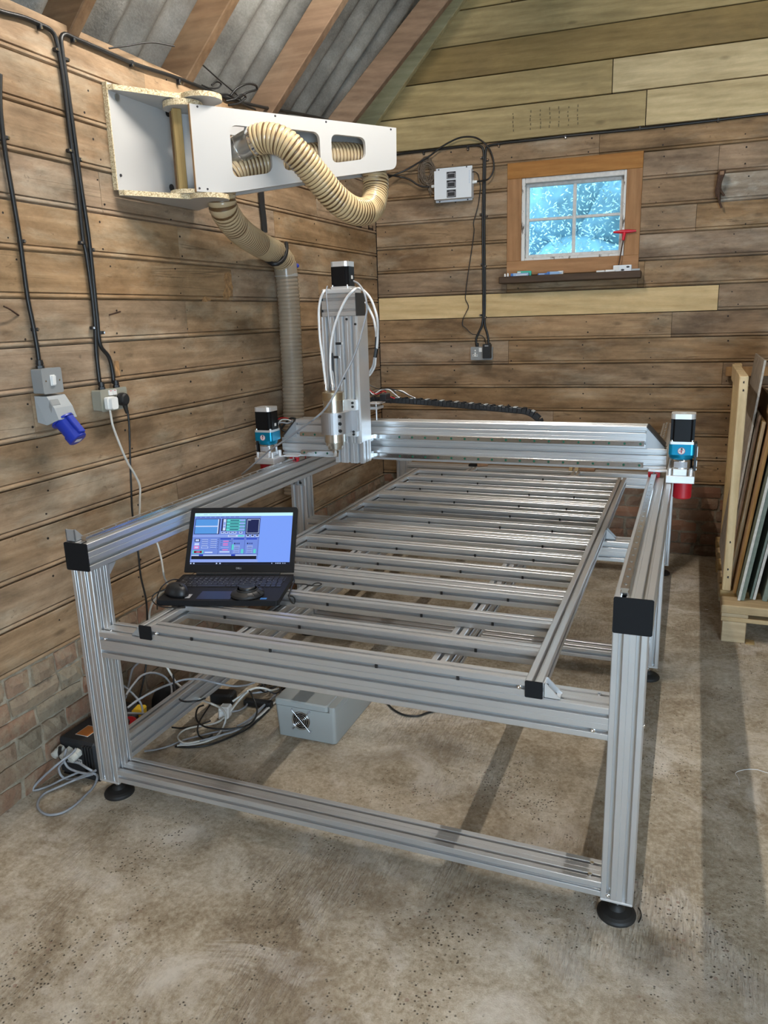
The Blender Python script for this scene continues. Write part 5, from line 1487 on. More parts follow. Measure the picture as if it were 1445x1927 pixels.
kb = MB(); kb.sphere([(-0.2,1.8751,1.8274)][0], 0.011, 12); kb.build('blue_knob', M['blue'], strap)
bs = MB(); pts_ = [(-0.318,1.7678,2.1764),(-0.318,1.7679,2.1137),(-0.318,1.7761,2.0441),(-0.318,1.7773,1.9874)]
for p0, p1 in zip(pts_, pts_[1:]): bs.obox(Vector(p0) - Vector((0.004, 0.022, 0)), Vector(p1) - Vector(p0), (0.006, 0, 0), (0, 0.045, 0), 0)
tag(bs.build('wall_strap', M['black'], None), 'black flat strap running down the left wall behind the hose', 'strap')

# ------------------------------------------------------------------ electrics on the left wall
def gland(p, d, r, par, mat='black', l=0.028):
    p, d = Vector(p), Vector(d).normalized()
    g = MB(); g.cyl(p, p + d*l*0.35, r, n=6, smooth=False); g.cyl(p + d*l*0.35, p + d*l*0.5, r*0.82, n=14); g.cyl(p + d*l*0.5, p + d*l, r*0.95, r*0.8, n=10, smooth=False)
    return g.build('cable_gland', M[mat], par)
sw = thing('isolator_switch', 'grey metal switch box with white rocker above the blue socket on left wall', 'switch', (XW, 0.235, 1.348))
def rbox_x(y0, y1, z0, z1, d0, d1, r, name, mat, par):
    return MB().prism(rrect(y0, z0, y1, z1, r), (XW+d0, 0, 0), (0, 1, 0), (0, 0, 1), (d1-d0, 0, 0)).build(name, M[mat], par)
rbox_x(0.192, 0.276, 1.3475, 1.4285, 0.001, 0.043, 0.006, 'switch_box', 'grey_paint', sw)
rbox_x(0.190, 0.278, 1.346, 1.430, 0.043, 0.048, 0.007, 'front_plate', 'grey_paint', sw)
rk = MB(); rk.obox((XW+0.048, 0.223, 1.371), (0.003, 0, 0), (0, 0.021, 0), (0, 0, 0.036), 0.001); rk.obox((XW+0.050, 0.2255, 1.374), (0.006, 0, 0.0), (0, 0.016, 0), (0.002, 0, 0.030), 0.001); rk.build('rocker', M['white_plastic'], sw)
for y in (0.204, 0.264): MB().cyl((XW+0.0478, y, 1.388), (XW+0.0495, y, 1.388), 0.0028, n=10).build('plate_screw', M['chrome'], sw)
gland((XW+0.022, 0.214, 1.4285), (0, 0, 1), 0.0135, sw)
cee = thing('industrial_socket', 'grey angled socket with blue plug connector fixed under the switch on left wall', 'socket', (XW, 0.235, 1.25))
wp = MB(); pf = [(0.001, 1.252), (0.040, 1.243), (0.088, 1.262), (0.075, 1.300), (0.048, 1.338), (0.001, 1.340)]
n = len(pf)
def cw(y0, y1, ins):
    A = [(XW+d, y0 + ins*0.3*(1 if d > .04 else 0), z) for d, z in pf]; Bq = [(XW+d, y1 - ins*0.3*(1 if d > .04 else 0), z) for d, z in pf]
    wp.add(A + Bq, [(i, n+i, n+(i+1) % n, (i+1) % n) for i in range(n)] + [tuple(range(n)), tuple(reversed(range(n, 2*n)))])
cw(0.192, 0.286, 0.02); wp.build('socket_housing', M['grey_plastic'], cee)
rc_ = MB(); rc_.obox((XW+0.0485, 0.196, 1.290), (0.012, 0, -0.022), (0, 0.040, 0), (0.010, 0, 0.040), 0.003); rc_.build('housing_panel', M['grey_paint'], cee)
ax = Vector((0.62, 0.06, -0.78)).normalized(); o_ = Vector((XW+0.064, 0.240, 1.252))
cb_ = MB(); cb_.lathe(o_ - ax*0.004, ax, [(0, 0.0001), (0, 0.040), (0.006, 0.040), (0.006, 0.031), (0.058, 0.029), (0.058, 0.033), (0.083, 0.032), (0.086, 0.028), (0.086, 0.0001)], 30); cb_.build('blue_connector', M['blue'], cee)
up_ = Vector((0.78, 0, 0.62)); lt = MB(); lt.obox(o_ + up_*0.030 + Vector((0, -0.013, 0)) + ax*0.004, ax*0.07, (0, 0.026, 0), up_*0.010, 0.002); lt.build('connector_latch', M['blue'], cee)
lb_ = MB(); e_ = o_ + ax*0.0825; sd_ = Vector((0, 1, 0)); lb_.obox(e_ - sd_*0.013 - up_*0.010, sd_*0.026, up_*0.016, ax*0.0006); lb_.build('end_label', M['paper'], cee)
ds = thing('double_socket', 'beige grey metal double socket with white and black plugs on left wall', 'socket', (XW, 0.525, 1.256))
rbox_x(0.457, 0.593, 1.2575, 1.3325, 0.001, 0.040, 0.006, 'socket_box', 'olive_paint', ds)
rbox_x(0.454, 0.596, 1.2550, 1.3350, 0.040, 0.045, 0.007, 'front_plate', 'olive_paint', ds)
for y in (0.505, 0.527): rbox_x(y-0.0095, y+0.0095, 1.311, 1.330, 0.045, 0.049, 0.002, 'socket_switch', 'white_plastic', ds)
rd = MB(); rd.box((XW+0.0491, 0.500, 1.3265), (XW+0.0496, 0.510, 1.3285)); rd.box((XW+0.0491, 0.522, 1.3265), (XW+0.0496, 0.532, 1.3285)); rd.build('red_mark', M['ink_red'], ds)
gland((XW+0.022, 0.490, 1.3325), (0, 0, 1), 0.0125, ds); gland((XW+0.022, 0.568, 1.3325), (0, 0, 1), 0.0125, ds)
wpl = thing('white_plug', 'white mains plug with white lead in the left of the double socket on left wall', 'plug', (XW+0.05, 0.486, 1.262))
rbox_x(0.463, 0.508, 1.262, 1.308, 0.0505, 0.064, 0.008, 'plug_body', 'white_plastic', wpl)
rbox_x(0.470, 0.504, 1.263, 1.307, 0.064, 0.078, 0.009, 'plug_grip', 'white_plastic', wpl)
wlead = [(-0.264,0.4695,1.2607),(-0.264,0.4742,1.2056),(-0.264,0.501,1.1263),(-0.27,0.5376,1.0548),(-0.275,0.5746,1.0019),(-0.28,0.6031,0.9472),(-0.28,0.591,0.875),(-0.28,0.585,0.801),(-0.24,0.6109,0.7313),(-0.22,0.6094,0.656),(-0.2,0.5919,0.5855),(-0.17,0.5756,0.5428),(-0.14,0.4891,0.5611),(-0.16,0.458,0.5269),(-0.2,0.4789,0.4597),(-0.2,0.4776,0.3935),(-0.18,0.4785,0.3172),(-0.14,0.486,0.2356),(-0.1,0.4817,0.1844),(-0.02,0.485,0.1408),(0.1402,0.3647,0.2),(0.1076,0.4658,0.12),(0.0906,0.509,0.06),(0.0815,0.4945,0.02),(0.0847,0.4478,0.012)]
MB().tube(wlead, 0.0042, 8).build('white_lead', M['cable_white'], wpl)
bpl = thing('black_plug', 'round black mains plug with black lead in the right of the double socket', 'plug', (XW+0.05, 0.555, 1.262))
pb = MB(); pb.lathe((XW+0.0505, 0.552, 1.292), (1, 0, 0), [(0, 0.0001), (0, 0.024), (0.012, 0.0245), (0.022, 0.022), (0.026, 0.016), (0.027, 0.0001)], 28); pb.build('plug_body', M['black'], bpl)
pb = MB(); pb.cyl((XW+0.062, 0.557, 1.272), (XW+0.062, 0.563, 1.238), 0.010, 0.0055, n=14); pb.build('strain_relief', M['rubber'], bpl)
blead = [(-0.268,0.5681,1.2488),(-0.268,0.5676,1.1925),(-0.275,0.5582,1.0508),(-0.28,0.553,0.9475),(-0.285,0.5493,0.8528),(-0.27,0.5389,0.6951),(-0.27,0.5384,0.5965),(-0.26,0.5415,0.496),(-0.27,0.5417,0.3811),(-0.27,0.5104,0.2327),(-0.26,0.4411,0.1277),(-0.22,0.3327,0.0763)]
MB().tube(blead, 0.0038, 8).build('black_lead', M['cable_black'], bpl)

def wall_cable(label, pts, clips, r, fnrm, name='wall_cable'):
    t = thing(name, label, 'cable', pts[0], 'clipped black wall cables')
    MB().tube(pts, r, 9).build('cable_run', M['cable_black'], t)
    for p, vert, sgn in clips:
        p = Vector(p); s = Vector((0, 0, 1)) if vert else None
        along = ZV if vert else (Vector((0, 1, 0)) if fnrm == 'L' else DB)
        across = (Vector((0, 1, 0)) if fnrm == 'L' else DB) if vert else ZV
        out = Vector((1, 0, 0)) if fnrm == 'L' else -NB
        c = MB(); c.obox(p - along*0.006 - across*0.011 - out*0.010, along*0.012, across*0.022, out*0.017, 0.002)
        co = c.build('cable_clip', M['black'], t)
        h = MB(); h.cyl(p + across*0.006*sgn + out*0.0068, p + across*0.006*sgn + out*0.0088, 0.0040, n=8); h.build('clip_nail', M['chrome'], co)
    return t
def off(pts, dx=0, dy=0, dz=0): return [(p[0]+dx, p[1]+dy, p[2]+dz) for p in pts]
wall_cable('black cable running down the left wall into the grey switch box', [(-0.319,0.2278,2.313),(-0.319,0.2118,2.2284),(-0.319,0.207,2.1605),(-0.319,0.206,2.0697),(-0.319,0.2112,1.9545),(-0.319,0.215,1.828),(-0.319,0.2134,1.6562),(-0.319,0.2194,1.5807),(-0.319,0.2239,1.4952),(-0.319,0.2235,1.4432)], [(p, True, 1) for p in [(-0.319,0.2139,2.1332),(-0.319,0.2218,1.8301),(-0.319,0.2259,1.5551)]], 0.0075, 'L')
wall_cable('left black cable of the pair running down from the left wall top to the socket', [(-0.319,0.1852,2.4929),(-0.319,0.262,2.4944),(-0.319,0.3559,2.5056),(-0.319,0.4232,2.5062),(-0.319,0.4676,2.5024),(-0.319,0.4851,2.484),(-0.319,0.4905,2.4494),(-0.319,0.4963,2.3633),(-0.319,0.497,2.1918),(-0.319,0.5025,2.0408),(-0.319,0.4992,1.8488),(-0.319,0.5049,1.8225),(-0.319,0.5103,1.6724),(-0.319,0.5064,1.5574),(-0.319,0.497,1.473),(-0.319,0.4948,1.3814),(-0.319,0.4957,1.3543)], [(p, False, -1) for p in [(-0.319,0.4199,2.5007)]] + [(p, True, -1) for p in [(-0.319,0.4834,2.4491),(-0.319,0.4881,2.1419),(-0.319,0.4906,1.8446),(-0.319,0.4976,1.5539)]], 0.0075, 'L')
wall_cable('right black cable of the pair, coming along the wall top then down to the socket', [(-0.319,3.1544,2.7005),(-0.319,2.4613,2.646),(-0.319,1.8659,2.57),(-0.319,1.5427,2.5359),(-0.319,1.4356,2.5334),(-0.319,1.1615,2.528),(-0.319,0.8704,2.5094),(-0.319,0.6945,2.5096),(-0.319,0.5686,2.5092),(-0.319,0.5298,2.5093),(-0.319,0.5101,2.4927),(-0.319,0.5079,2.4541),(-0.319,0.5114,2.3669),(-0.319,0.5165,2.2038),(-0.319,0.5208,2.0433),(-0.319,0.5284,1.8509),(-0.319,0.5222,1.5853),(-0.319,0.5222,1.4908),(-0.319,0.5597,1.4466),(-0.319,0.5704,1.3912),(-0.319,0.5687,1.3479)], [(p, False, -1) for p in [(-0.319,0.5677,2.5042),(-0.319,0.8669,2.5067),(-0.319,1.1596,2.5158),(-0.319,1.4426,2.5243)]] + [(p, True, 1) for p in [(-0.319,0.5204,2.4303),(-0.319,0.5244,2.1209),(-0.319,0.5344,1.8244),(-0.319,0.5357,1.536)]], 0.0075, 'L')
cable('loose_black_cable', 'stray black wire poking along the roof sheet above the left wall cables', [(-0.32,0.7475,2.5259),(-0.29,0.8152,2.5488),(-0.27,0.9327,2.5891),(-0.24,1.0343,2.6002)], 0.003, 'cable_black')
cable('loose_roof_wire', 'thin black wire slanting over the roof sheet behind the white arm', [(-0.27,1.2656,2.5988),(-0.28,1.3917,2.5789),(-0.3,1.5693,2.5593),(-0.31,1.6289,2.5473)], 0.003, 'cable_black')
cable('roof_wire_loop', 'small black wire loop on the wall top left of the cable tangle', [(-0.318,1.3228,2.5425),(-0.31,1.3701,2.5402),(-0.3,1.4223,2.5533),(-0.295,1.4381,2.5711),(-0.295,1.4051,2.5716),(-0.3,1.3689,2.5512)], 0.0035, 'cable_black')
tg = thing('cable_tangle', 'tangle of looped black cables at the wall top behind the white arm', 'cable', [(-0.31,1.5572,2.5205)][0])
for pts in ([(-0.318,1.464,2.5376),(-0.31,1.5085,2.5467),(-0.3,1.566,2.5366),(-0.31,1.6272,2.5358),(-0.318,1.7597,2.5402)], [(-0.3,1.475,2.5122),(-0.28,1.5104,2.524),(-0.27,1.5654,2.5547),(-0.28,1.6136,2.5558),(-0.29,1.5705,2.5233),(-0.3,1.4946,2.4992)], [(-0.3,1.5184,2.5434),(-0.28,1.5396,2.5739),(-0.26,1.6018,2.6055),(-0.26,1.6829,2.6181),(-0.27,1.7032,2.6085),(-0.28,1.6309,2.5796),(-0.3,1.5809,2.5465)]): MB().tube(pts, 0.0050, 8).build('cable_loop', M['cable_black'], tg)

# ------------------------------------------------------------------ electrics on the end wall
wall_cable('black cable along the end wall joint, left of the pair dropping to the socket', [(-0.1921,3.2798,2.5779),(-0.1168,3.2829,2.5811),(0.0166,3.2885,2.5827),(0.1765,3.2952,2.5851),(0.3049,3.3006,2.5858),(0.3658,3.3032,2.583),(0.3915,3.3042,2.5725),(0.4032,3.3047,2.5511),(0.4056,3.3048,2.5127),(0.4034,3.3047,2.3844),(0.4012,3.3046,2.2544),(0.399,3.3045,2.1757),(0.3991,3.3045,2.0583),(0.4035,3.3047,1.627),(0.4017,3.3047,1.5336),(0.3939,3.3043,1.4848),(0.3722,3.3034,1.4399),(0.3563,3.3028,1.4022),(0.3563,3.3028,1.3717)], [(p, False, -1) for p in [(0.0164,3.2885,2.5719),(0.3048,3.3006,2.5709)]] + [(p, True, -1) for p in [(0.3948,3.3044,2.5085),(0.3904,3.3042,2.1762),(0.3955,3.3044,1.8732),(0.3887,3.3041,1.5535)]], 0.0072, 'B')
wall_cable('black cable along the end wall joint, right of the pair dropping to the socket', [(2.305,3.3844,2.5812),(2.0049,3.3718,2.5895),(1.7471,3.361,2.5839),(1.3182,3.3431,2.5802),(0.9075,3.3259,2.5835),(0.6687,3.3158,2.5801),(0.5686,3.3117,2.5817),(0.4955,3.3086,2.5795),(0.4403,3.3063,2.5751),(0.4217,3.3055,2.5641),(0.4172,3.3053,2.5328),(0.4149,3.3052,2.4905),(0.4129,3.3051,2.3405),(0.4108,3.305,2.166),(0.411,3.305,2.0575),(0.4152,3.3052,1.6266),(0.4127,3.3051,1.5333),(0.4155,3.3052,1.4843),(0.4293,3.3058,1.4386),(0.4373,3.3061,1.4006),(0.4366,3.3061,1.3702)], [(p, False, -1) for p in [(0.5002,3.3088,2.5715),(0.9045,3.3257,2.5809),(1.3298,3.3436,2.5848),(1.7499,3.3612,2.5836)]] + [(p, True, 1) for p in [(0.4256,3.3057,2.4938),(0.4203,3.3054,2.1632),(0.4129,3.3051,1.8592),(0.4135,3.3052,1.5392)]], 0.0072, 'B')
so = thing('double_socket', 'grey double socket low on the end wall with black adapter plugged in its right side', 'socket', tuple(bw(0.728, 0, 1.266)))
def rbox_b(u0, u1, z0, z1, d0, d1, r, name, mat, par):
    return MB().prism(rrect(u0, z0, u1, z1, r), bw(0, d0, 0), DB, ZV, -NB*(d1-d0)).build(name, M[mat], par)
rbox_b(0.659, 0.799, 1.268, 1.348, 0.001, 0.038, 0.006, 'socket_box', 'grey_paint', so)
rbox_b(0.656, 0.802, 1.265, 1.351, 0.038, 0.043, 0.007, 'front_plate', 'grey_paint', so)
f3 = MB()
for u, z, w, h in ((0.687, 1.300, 0.008, 0.032), (0.676, 1.288, 0.012, 0.014), (0.698, 1.288, 0.012, 0.014), (0.687, 1.288, 0.030, 0.008)): f3.obox(bw(u-w/2, 0.043, z), DB*w, -NB*0.0012, ZV*h)
f3.build('socket_face', M['white_plastic'], so)
f3 = MB()
for u, z in ((0.687, 1.316), (0.676, 1.2925), (0.698, 1.2925)): f3.obox(bw(u-0.003, 0.0443, z), DB*0.006, -NB*0.0005, ZV*0.006)
f3.build('pin_hole', M['ink'], so)
rbox_b(0.713, 0.733, 1.318, 1.344, 0.043, 0.048, 0.002, 'socket_switch', 'white_plastic', so)
for u in (0.668, 0.792): MB().cyl(bw(u, 0.043, 1.308), bw(u, 0.0445, 1.308), 0.003, n=10).build('plate_screw', M['chrome'], so)
gland(bw(0.695, 0.02, 1.348), (0, 0, 1), 0.0125, so); gland(bw(0.775, 0.02, 1.348), (0, 0, 1), 0.0125, so)
adp = thing('power_adapter', 'black plug-in power adapter in the right half of the end wall socket', 'adapter', tuple(bw(0.772, 0.05, 1.275)))
rbox_b(0.746, 0.798, 1.277, 1.369, 0.0445, 0.088, 0.005, 'adapter_body', 'black', adp)
MB().obox(bw(0.760, 0.0882, 1.355), DB*0.024, -NB*0.0006, ZV*0.006).build('adapter_mark', M['silver_sticker'], adp)
cable('thin_black_lead', 'thin black lead hanging from the white meter box down to the adapter', [(0.3361,3.2629,2.4261),(0.354,3.2937,2.4281),(0.3728,3.2944,2.4115),(0.3784,3.2947,2.3852),(0.3869,3.295,2.3413),(0.3822,3.2948,2.2983),(0.3728,3.2944,2.2336),(0.3537,3.2936,2.169),(0.3416,3.2931,2.1256),(0.3464,3.2933,2.0808),(0.2862,3.2908,1.6683),(0.3077,3.2917,1.6115),(0.2897,3.291,1.5708),(0.2697,3.2901,1.5299),(0.2675,3.29,1.4921),(0.2893,3.2909,1.4725),(0.329,3.2926,1.4355),(0.3646,3.2941,1.4282),(0.3962,3.2954,1.4207),(0.416,3.2962,1.4013),(0.4339,3.257,1.376),(0.4362,3.2511,1.3675)], 0.0027, 'cable_black')
mbx = thing('meter_box', 'white wall box with three small black meter displays on the end wall', 'meter box', tuple(bw(0.54, 0, 2.265)))
rbox_b(0.4205, 0.6615, 2.266, 2.471, 0.003, 0.007, 0.004, 'back_plate', 'white_box', mbx)
rbox_b(0.429, 0.670, 2.277, 2.446, 0.007, 0.070, 0.003, 'box_body', 'white_box', mbx)
for z0, z1 in ((2.394, 2.435), (2.340, 2.386), (2.284, 2.329)):
    mm = MB(); mm.obox(bw(0.511, 0.070, z0), DB*0.059, -NB*0.003, ZV*(z1-z0), 0.0005); me_ = mm.build('meter', M['ink'], mbx)
    mm = MB(); zc = (z0+z1)/2 - 0.003
    for a, b, c, d in ((0.515, 0.566, zc-0.0155, zc-0.0130), (0.515, 0.566, zc+0.0105, zc+0.0130), (0.515, 0.5175, zc-0.0155, zc+0.0130), (0.5635, 0.566, zc-0.0155, zc+0.0130)): mm.obox(bw(a, 0.0731, c), DB*(b-a), -NB*0.0015, ZV*(d-c))
    mm.obox(bw(0.528, 0.0731, zc+0.016), DB*0.024, -NB*0.0012, ZV*0.0016)
    mm.build('meter_bezel', M['silver_sticker'], me_)
    mm = MB()
    for q in range(4): mm.obox(bw(0.522+q*0.0095, 0.0731, zc-0.009), DB*0.0065, -NB*0.0006, ZV*0.015)
    mm.build('meter_digits', M['vfd'], me_)
pr_ = MB()
for q in range(9): pr_.obox(bw(0.655, 0.0702, 2.36 + q*0.0085), DB*0.004, -NB*0.0004, ZV*0.004)
pr_.build('side_print', M['pale_blue'], mbx)
for u, z in ((0.443, 2.463), (0.625, 2.466), (0.447, 2.2715), (0.632, 2.2715)): MB().cyl(bw(u, 0.007, z), bw(u, 0.0085, z), 0.0045, n=10).build('mount_screw', M['ink'], mbx)
gland(bw(0.429, 0.03, 2.364), -DB, 0.011, mbx, 'white_plastic'); gland(bw(0.670, 0.03, 2.369), DB, 0.011, mbx, 'white_plastic')
cable('black_loop_cable', 'black cable looping from the meter box right gland up over the joint towards the arm', [(0.3589,3.2838,2.369),(0.4002,3.2806,2.3706),(0.44,3.2722,2.3745),(0.4654,3.2733,2.4001),(0.4777,3.2738,2.4415),(0.4719,3.2736,2.4927),(0.4475,3.2776,2.5504),(0.4105,3.276,2.5917),(0.3642,3.2741,2.6213),(0.3083,3.2717,2.6331),(0.252,3.2694,2.6302),(0.195,3.267,2.6124),(0.1278,3.2642,2.5825),(0.0792,3.2621,2.5526),(0.022,3.2547,2.5245),(-0.0456,3.2469,2.4927),(-0.102,3.2345,2.4676),(-0.155,3.2123,2.4472),(-0.1954,3.1705,2.4229)], 0.0052, 'cable_black')
cable('black_left_cable', 'black cable sagging from the meter box left gland towards the white arm', [(0.0583,3.2712,2.364),(0.0157,3.2645,2.3668),(-0.0218,3.2579,2.3824),(-0.0591,3.2513,2.409),(-0.0918,3.2449,2.4242),(-0.1327,3.2332,2.435),(-0.1614,3.202,2.4397),(-0.1921,3.1507,2.4416)], 0.0055, 'cable_black')
tw = thing('twine_hank', 'brown hank of old twine hung beside the white meter box', 'twine', tuple(bw(0.37, 0.02, 2.38)))
for k_ in range(16):
    a = rnd.uniform(0, 6.28)
    cu_, cz_ = 0.365 + rnd.uniform(-.012, .012), 2.475 + rnd.uniform(-.012, .012)
    ru, rz = 0.040 + rnd.uniform(-.012, .012), 0.062 + rnd.uniform(-.025, .02)
    pts = [bw(cu_ + ru*math.cos(a + q*0.7) + 0.012*(q/9), 0.012 + rnd.uniform(0, .022), cz_ - 0.02 + rz*math.sin(a + q*0.7)) for q in range(9)]
    MB().tube(pts, 0.0028, 5).build('twine_strand', M['twine'], tw)
for k_ in range(7):
    u0 = 0.345 + k_*0.012
    pts = [bw(u0, 0.015, 2.44), bw(u0 + 0.012, 0.02, 2.40), bw(0.385 + rnd.uniform(-.01, .014), 0.022, 2.36), bw(0.398 + rnd.uniform(-.016, .012), 0.018, 2.315 + rnd.uniform(-.01, .02))]
    MB().tube(pts, 0.003, 5).build('twine_strand', M['twine'], tw)

# peg with straps on the end wall
pg_ = thing('wall_peg', 'wooden peg with old dark leather strap hanging on the end wall right of the window', 'peg', tuple(bw(2.12, 0.0, 2.29)))
MB().obox(bw(2.106, 0.0, 2.281), DB*0.024, -NB*0.085, ZV*0.022, 0.003).build('peg_stub', M['offcut'], pg_)
for q, (du, l, w) in enumerate(((0.0, 0.14, .016), (0.010, 0.19, .011), (-0.008, 0.125, .014), (0.016, 0.125, .011))):
    pts = [bw(2.118 + du, 0.055, 2.306), bw(2.118 + du - 0.006, 0.072, 2.285), bw(2.116 + du*0.6 - 0.010, 0.060, 2.24), bw(2.112 + du - 0.008, 0.045, 2.30 - l*0.75), bw(2.116 + du*1.6, 0.04, 2.30 - l)]
    MB().tube(pts, w*0.55, 6).build('strap_strand', M['rust'], pg_)

# ------------------------------------------------------------------ things on the window sill
SZ = 1.7845
def sbox(name, label, cat, u, d, w, dep, h, mat, rot=0.0, grp=None, z=SZ, parts=None):
    t = thing(name, label, cat, tuple(bw(u, d, z)), grp)
    ex = DB*math.cos(rot) - NB*math.sin(rot); ey = NB*math.cos(rot) + DB*math.sin(rot)
    o = bw(u, d, z) - ex*w/2 - ey*dep/2
    MB().obox(o, ex*w, ey*dep, ZV*h, 0.0012).build('box_body', M[mat], t)
    if parts:
        for (a, b, c, e, m2) in parts:
            MB().obox(o + ex*w*a + ZV*h*b - ey*0.0007, ex*w*(c-a), ey*0.0006, ZV*h*(e-b)).build('printed_panel', M[m2], t)
        MB().obox(o + ZV*(h+0.0001) + ex*w*.08 + ey*dep*.1, ex*w*.84, ey*dep*.8, ZV*0.0004).build('top_label', M[parts[0][4] if mat == 'paper' else 'paper'], t)
    return t
sbox('tool_box_small', 'green and white tool bit box near the left end of the window sill', 'box', 1.005, 0.045, 0.088, 0.045, 0.030, 'teal_box', -0.1, parts=[(0.02, 0.1, 0.25, 0.9, 'paper')])
sbox('tool_box_small', 'pale blue flat box in front of the green box on the window sill', 'box', 0.985, 0.090, 0.112, 0.030, 0.017, 'pale_blue', 0.05, parts=[(0.0, 0.0, 0.14, 1.0, 'mid_blue'), (0.3, 0.2, 0.9, 0.5, 'paper')])
sbox('tool_box_small', 'blue flat box lying left of the leaning blue box on the window sill', 'box', 1.13, 0.075, 0.070, 0.022, 0.011, 'mid_blue', 0.0, parts=[(0.1, 0.2, 0.6, 0.8, 'pale_blue')])
sbox('tool_box_small', 'blue and white slim box set askew in the middle of the window sill', 'box', 1.188, 0.065, 0.080, 0.020, 0.018, 'pale_blue', -0.35, parts=[(0.0, 0.0, 0.2, 1.0, 'mid_blue')])
sbox('tool_box_small', 'small white carton just right of the blue slim boxes on the window sill', 'box', 1.232, 0.052, 0.032, 0.022, 0.021, 'paper', 0.1, parts=[(0.1, 0.2, 0.8, 0.6, 'pale_blue')])
sbox('white_pad', 'flat cream packet, left one of two on the right of the sill', 'packet', 1.475, 0.085, 0.050, 0.028, 0.010, 'white_plastic', 0.05)
sbox('white_pad', 'flat cream packet right of its twin on the window sill', 'packet', 1.530, 0.085, 0.056, 0.028, 0.012, 'white_plastic', 0.0)
sbox('white_carton', 'white carton with dark oval prints at the right end of the window sill', 'box', 1.600, 0.060, 0.105, 0.045, 0.036, 'white_box', 0.05, parts=[(0.05, 0.15, 0.35, 0.85, 'paper')])
ov = MB()
for u, z in ((1.632, 0.024), (1.602, 0.008)):
    ov.add([bw(u + 0.010*math.cos(a), 0.0850, SZ + z + 0.0055*math.sin(a)) for a in [2*math.pi*k_/16 for k_ in range(16)]], [tuple(range(16))])
_c = [o for o in C.objects if o.name.startswith('white_carton')][0]
ov.build('oval_print', M['ink'], _c)
sbox('grey_bits_holder', 'small grey plastic holder beside the carton at the sill right end', 'holder', 1.676, 0.070, 0.050, 0.02, 0.012, 'grey_plastic', 0.0)
for u, h, side in ((0.890, 0.019, 'left'), (0.908, 0.022, 'right')):
    t = MB(); t.lathe(bw(u, 0.09, SZ), (0, 0, 1), [(0, 0.0001), (0, 0.0065), (h*0.6, 0.0062), (h*0.9, 0.0045), (h, 0.0001)], 14)
    tag(t.build('white_stub', M['white_plastic'], None), 'tiny white stub standing at the sill left end, %s one of two' % side, 'plug', 'white stubs on the sill')
hk = thing('hex_key', 'red T-handled hex key standing against the right side of the window', 'hex key', tuple(bw(1.565, 0.05, SZ)))
b0, b1 = bw(1.572, 0.055, SZ + 0.001), bw(1.600, 0.020, 2.005)
MB().cyl(b0, b1, 0.0042, n=6, smooth=False).build('key_shaft', M['rust'], hk)
dt = (b1-b0).normalized()
hh = MB(); P = [b1 + dt*0.012 + DB*x for x in (-0.066, -0.05, -0.02, 0.02, 0.05, 0.066)]
hh.tube(P, 0.010, 12, rfun=lambda s: 0.0115*(0.45 + 0.55*math.sin(math.pi*min(1, max(0, s/0.132)))))
hh.cyl(b1 - dt*0.040, b1 + dt*0.010, 0.0085, 0.0105, n=14); hh.build('t_handle', M['red_gloss'], hk)

# ------------------------------------------------------------------ sheet rack at the right
pal = thing('pallet', 'pale wooden pallet carrying the leaning sheets at the right edge', 'pallet', (2.4, 2.6, 0))
for (x0, x1) in ((1.912, 2.017), (2.36, 2.46), (2.80, 2.90)):
    for y0 in (1.992, 2.55, 3.05):
        MB().box((x0, y0, 0), (x1, y0+0.13, 0.104), 0.003).build('block', M['pallet_wood'], pal)
for y0 in (1.990, 2.55, 3.05):
    MB().box((1.905, y0, 0.105), (2.90, y0+0.10, 0.126), 0.002).build('deck_board', M['pallet_wood'], pal)
for x0, x1 in ((1.905, 2.022), (2.14, 2.24), (2.36, 2.46), (2.60, 2.70), (2.79, 2.90)):
    MB().box((x0, 1.992, 0.1265), (x1, 3.19, 0.145), 0.002).build('stringer_board', M['pallet_wood'], pal)
for y0, w_ in ((1.986, 0.13), (2.20, 0.10), (2.42, 0.1), (2.64, 0.10), (2.86, 0.10), (3.07, 0.12)):
    MB().box((1.902, y0, 0.1455), (2.90, y0+w_, 0.187), 0.004).build('deck_board', M['pallet_wood'], pal)
rk_ = thing('timber_rack', 'upright pale pine rack frame standing on the left edge of the pallet', 'rack', (1.93, 2.6, 0.188))
def post_(y0, y1, x0, x1, z0, z1, nm): MB().box((x0, y0, z0), (x1, y1, z1), 0.003).build(nm, M['pine_z'], rk_)
post_(2.19, 2.26, 1.910, 1.949, 0.1885, 1.243, 'upright'); post_(3.06, 3.13, 1.925, 1.964, 0.1885, 1.242, 'upright')
MB().box((1.912, 2.262, 1.155), (1.950, 3.058, 1.243), 0.003).build('top_rail', M['pine_z'], rk_)
for z in (1.215, 1.178, 0.30, 0.26, 0.44):
    MB().cyl((1.93 + rnd.uniform(-.006, .006), 2.1895, z), (1.93, 2.1915, z), 0.0055, n=10).build('screw', M['ink'], rk_)
def sheet_(label, xb, xt, zt, y0, y1, th, m1, m2, zb=0.1885, cat='sheet', name='leaning_sheet'):
    t = thing(name, label, cat, (xb, (y0+y1)/2, zb), 'sheets leaning in the rack')
    d = Vector((xt-xb, 0, zt-zb)); nrm = Vector((d.z, 0, -d.x)).normalized()
    o = Vector((xb, y0, zb + max(0.0, -nrm.z*th)))
    MB().obox(o, d, (0, y1-y0, 0), nrm*th, 0.001).build('board', M[m1], t)
    MB().obox(o - Vector((0, 0.0012, 0)), d, (0, 0.0011, 0), nrm*th, 0).build('front_edge', M[m2], t)
    return t
sheet_('grey edged thin board directly behind the rack upright', 1.918, 2.024, 1.30, 2.42, 3.05, 0.010, 'old_board', 'plaster_edge')
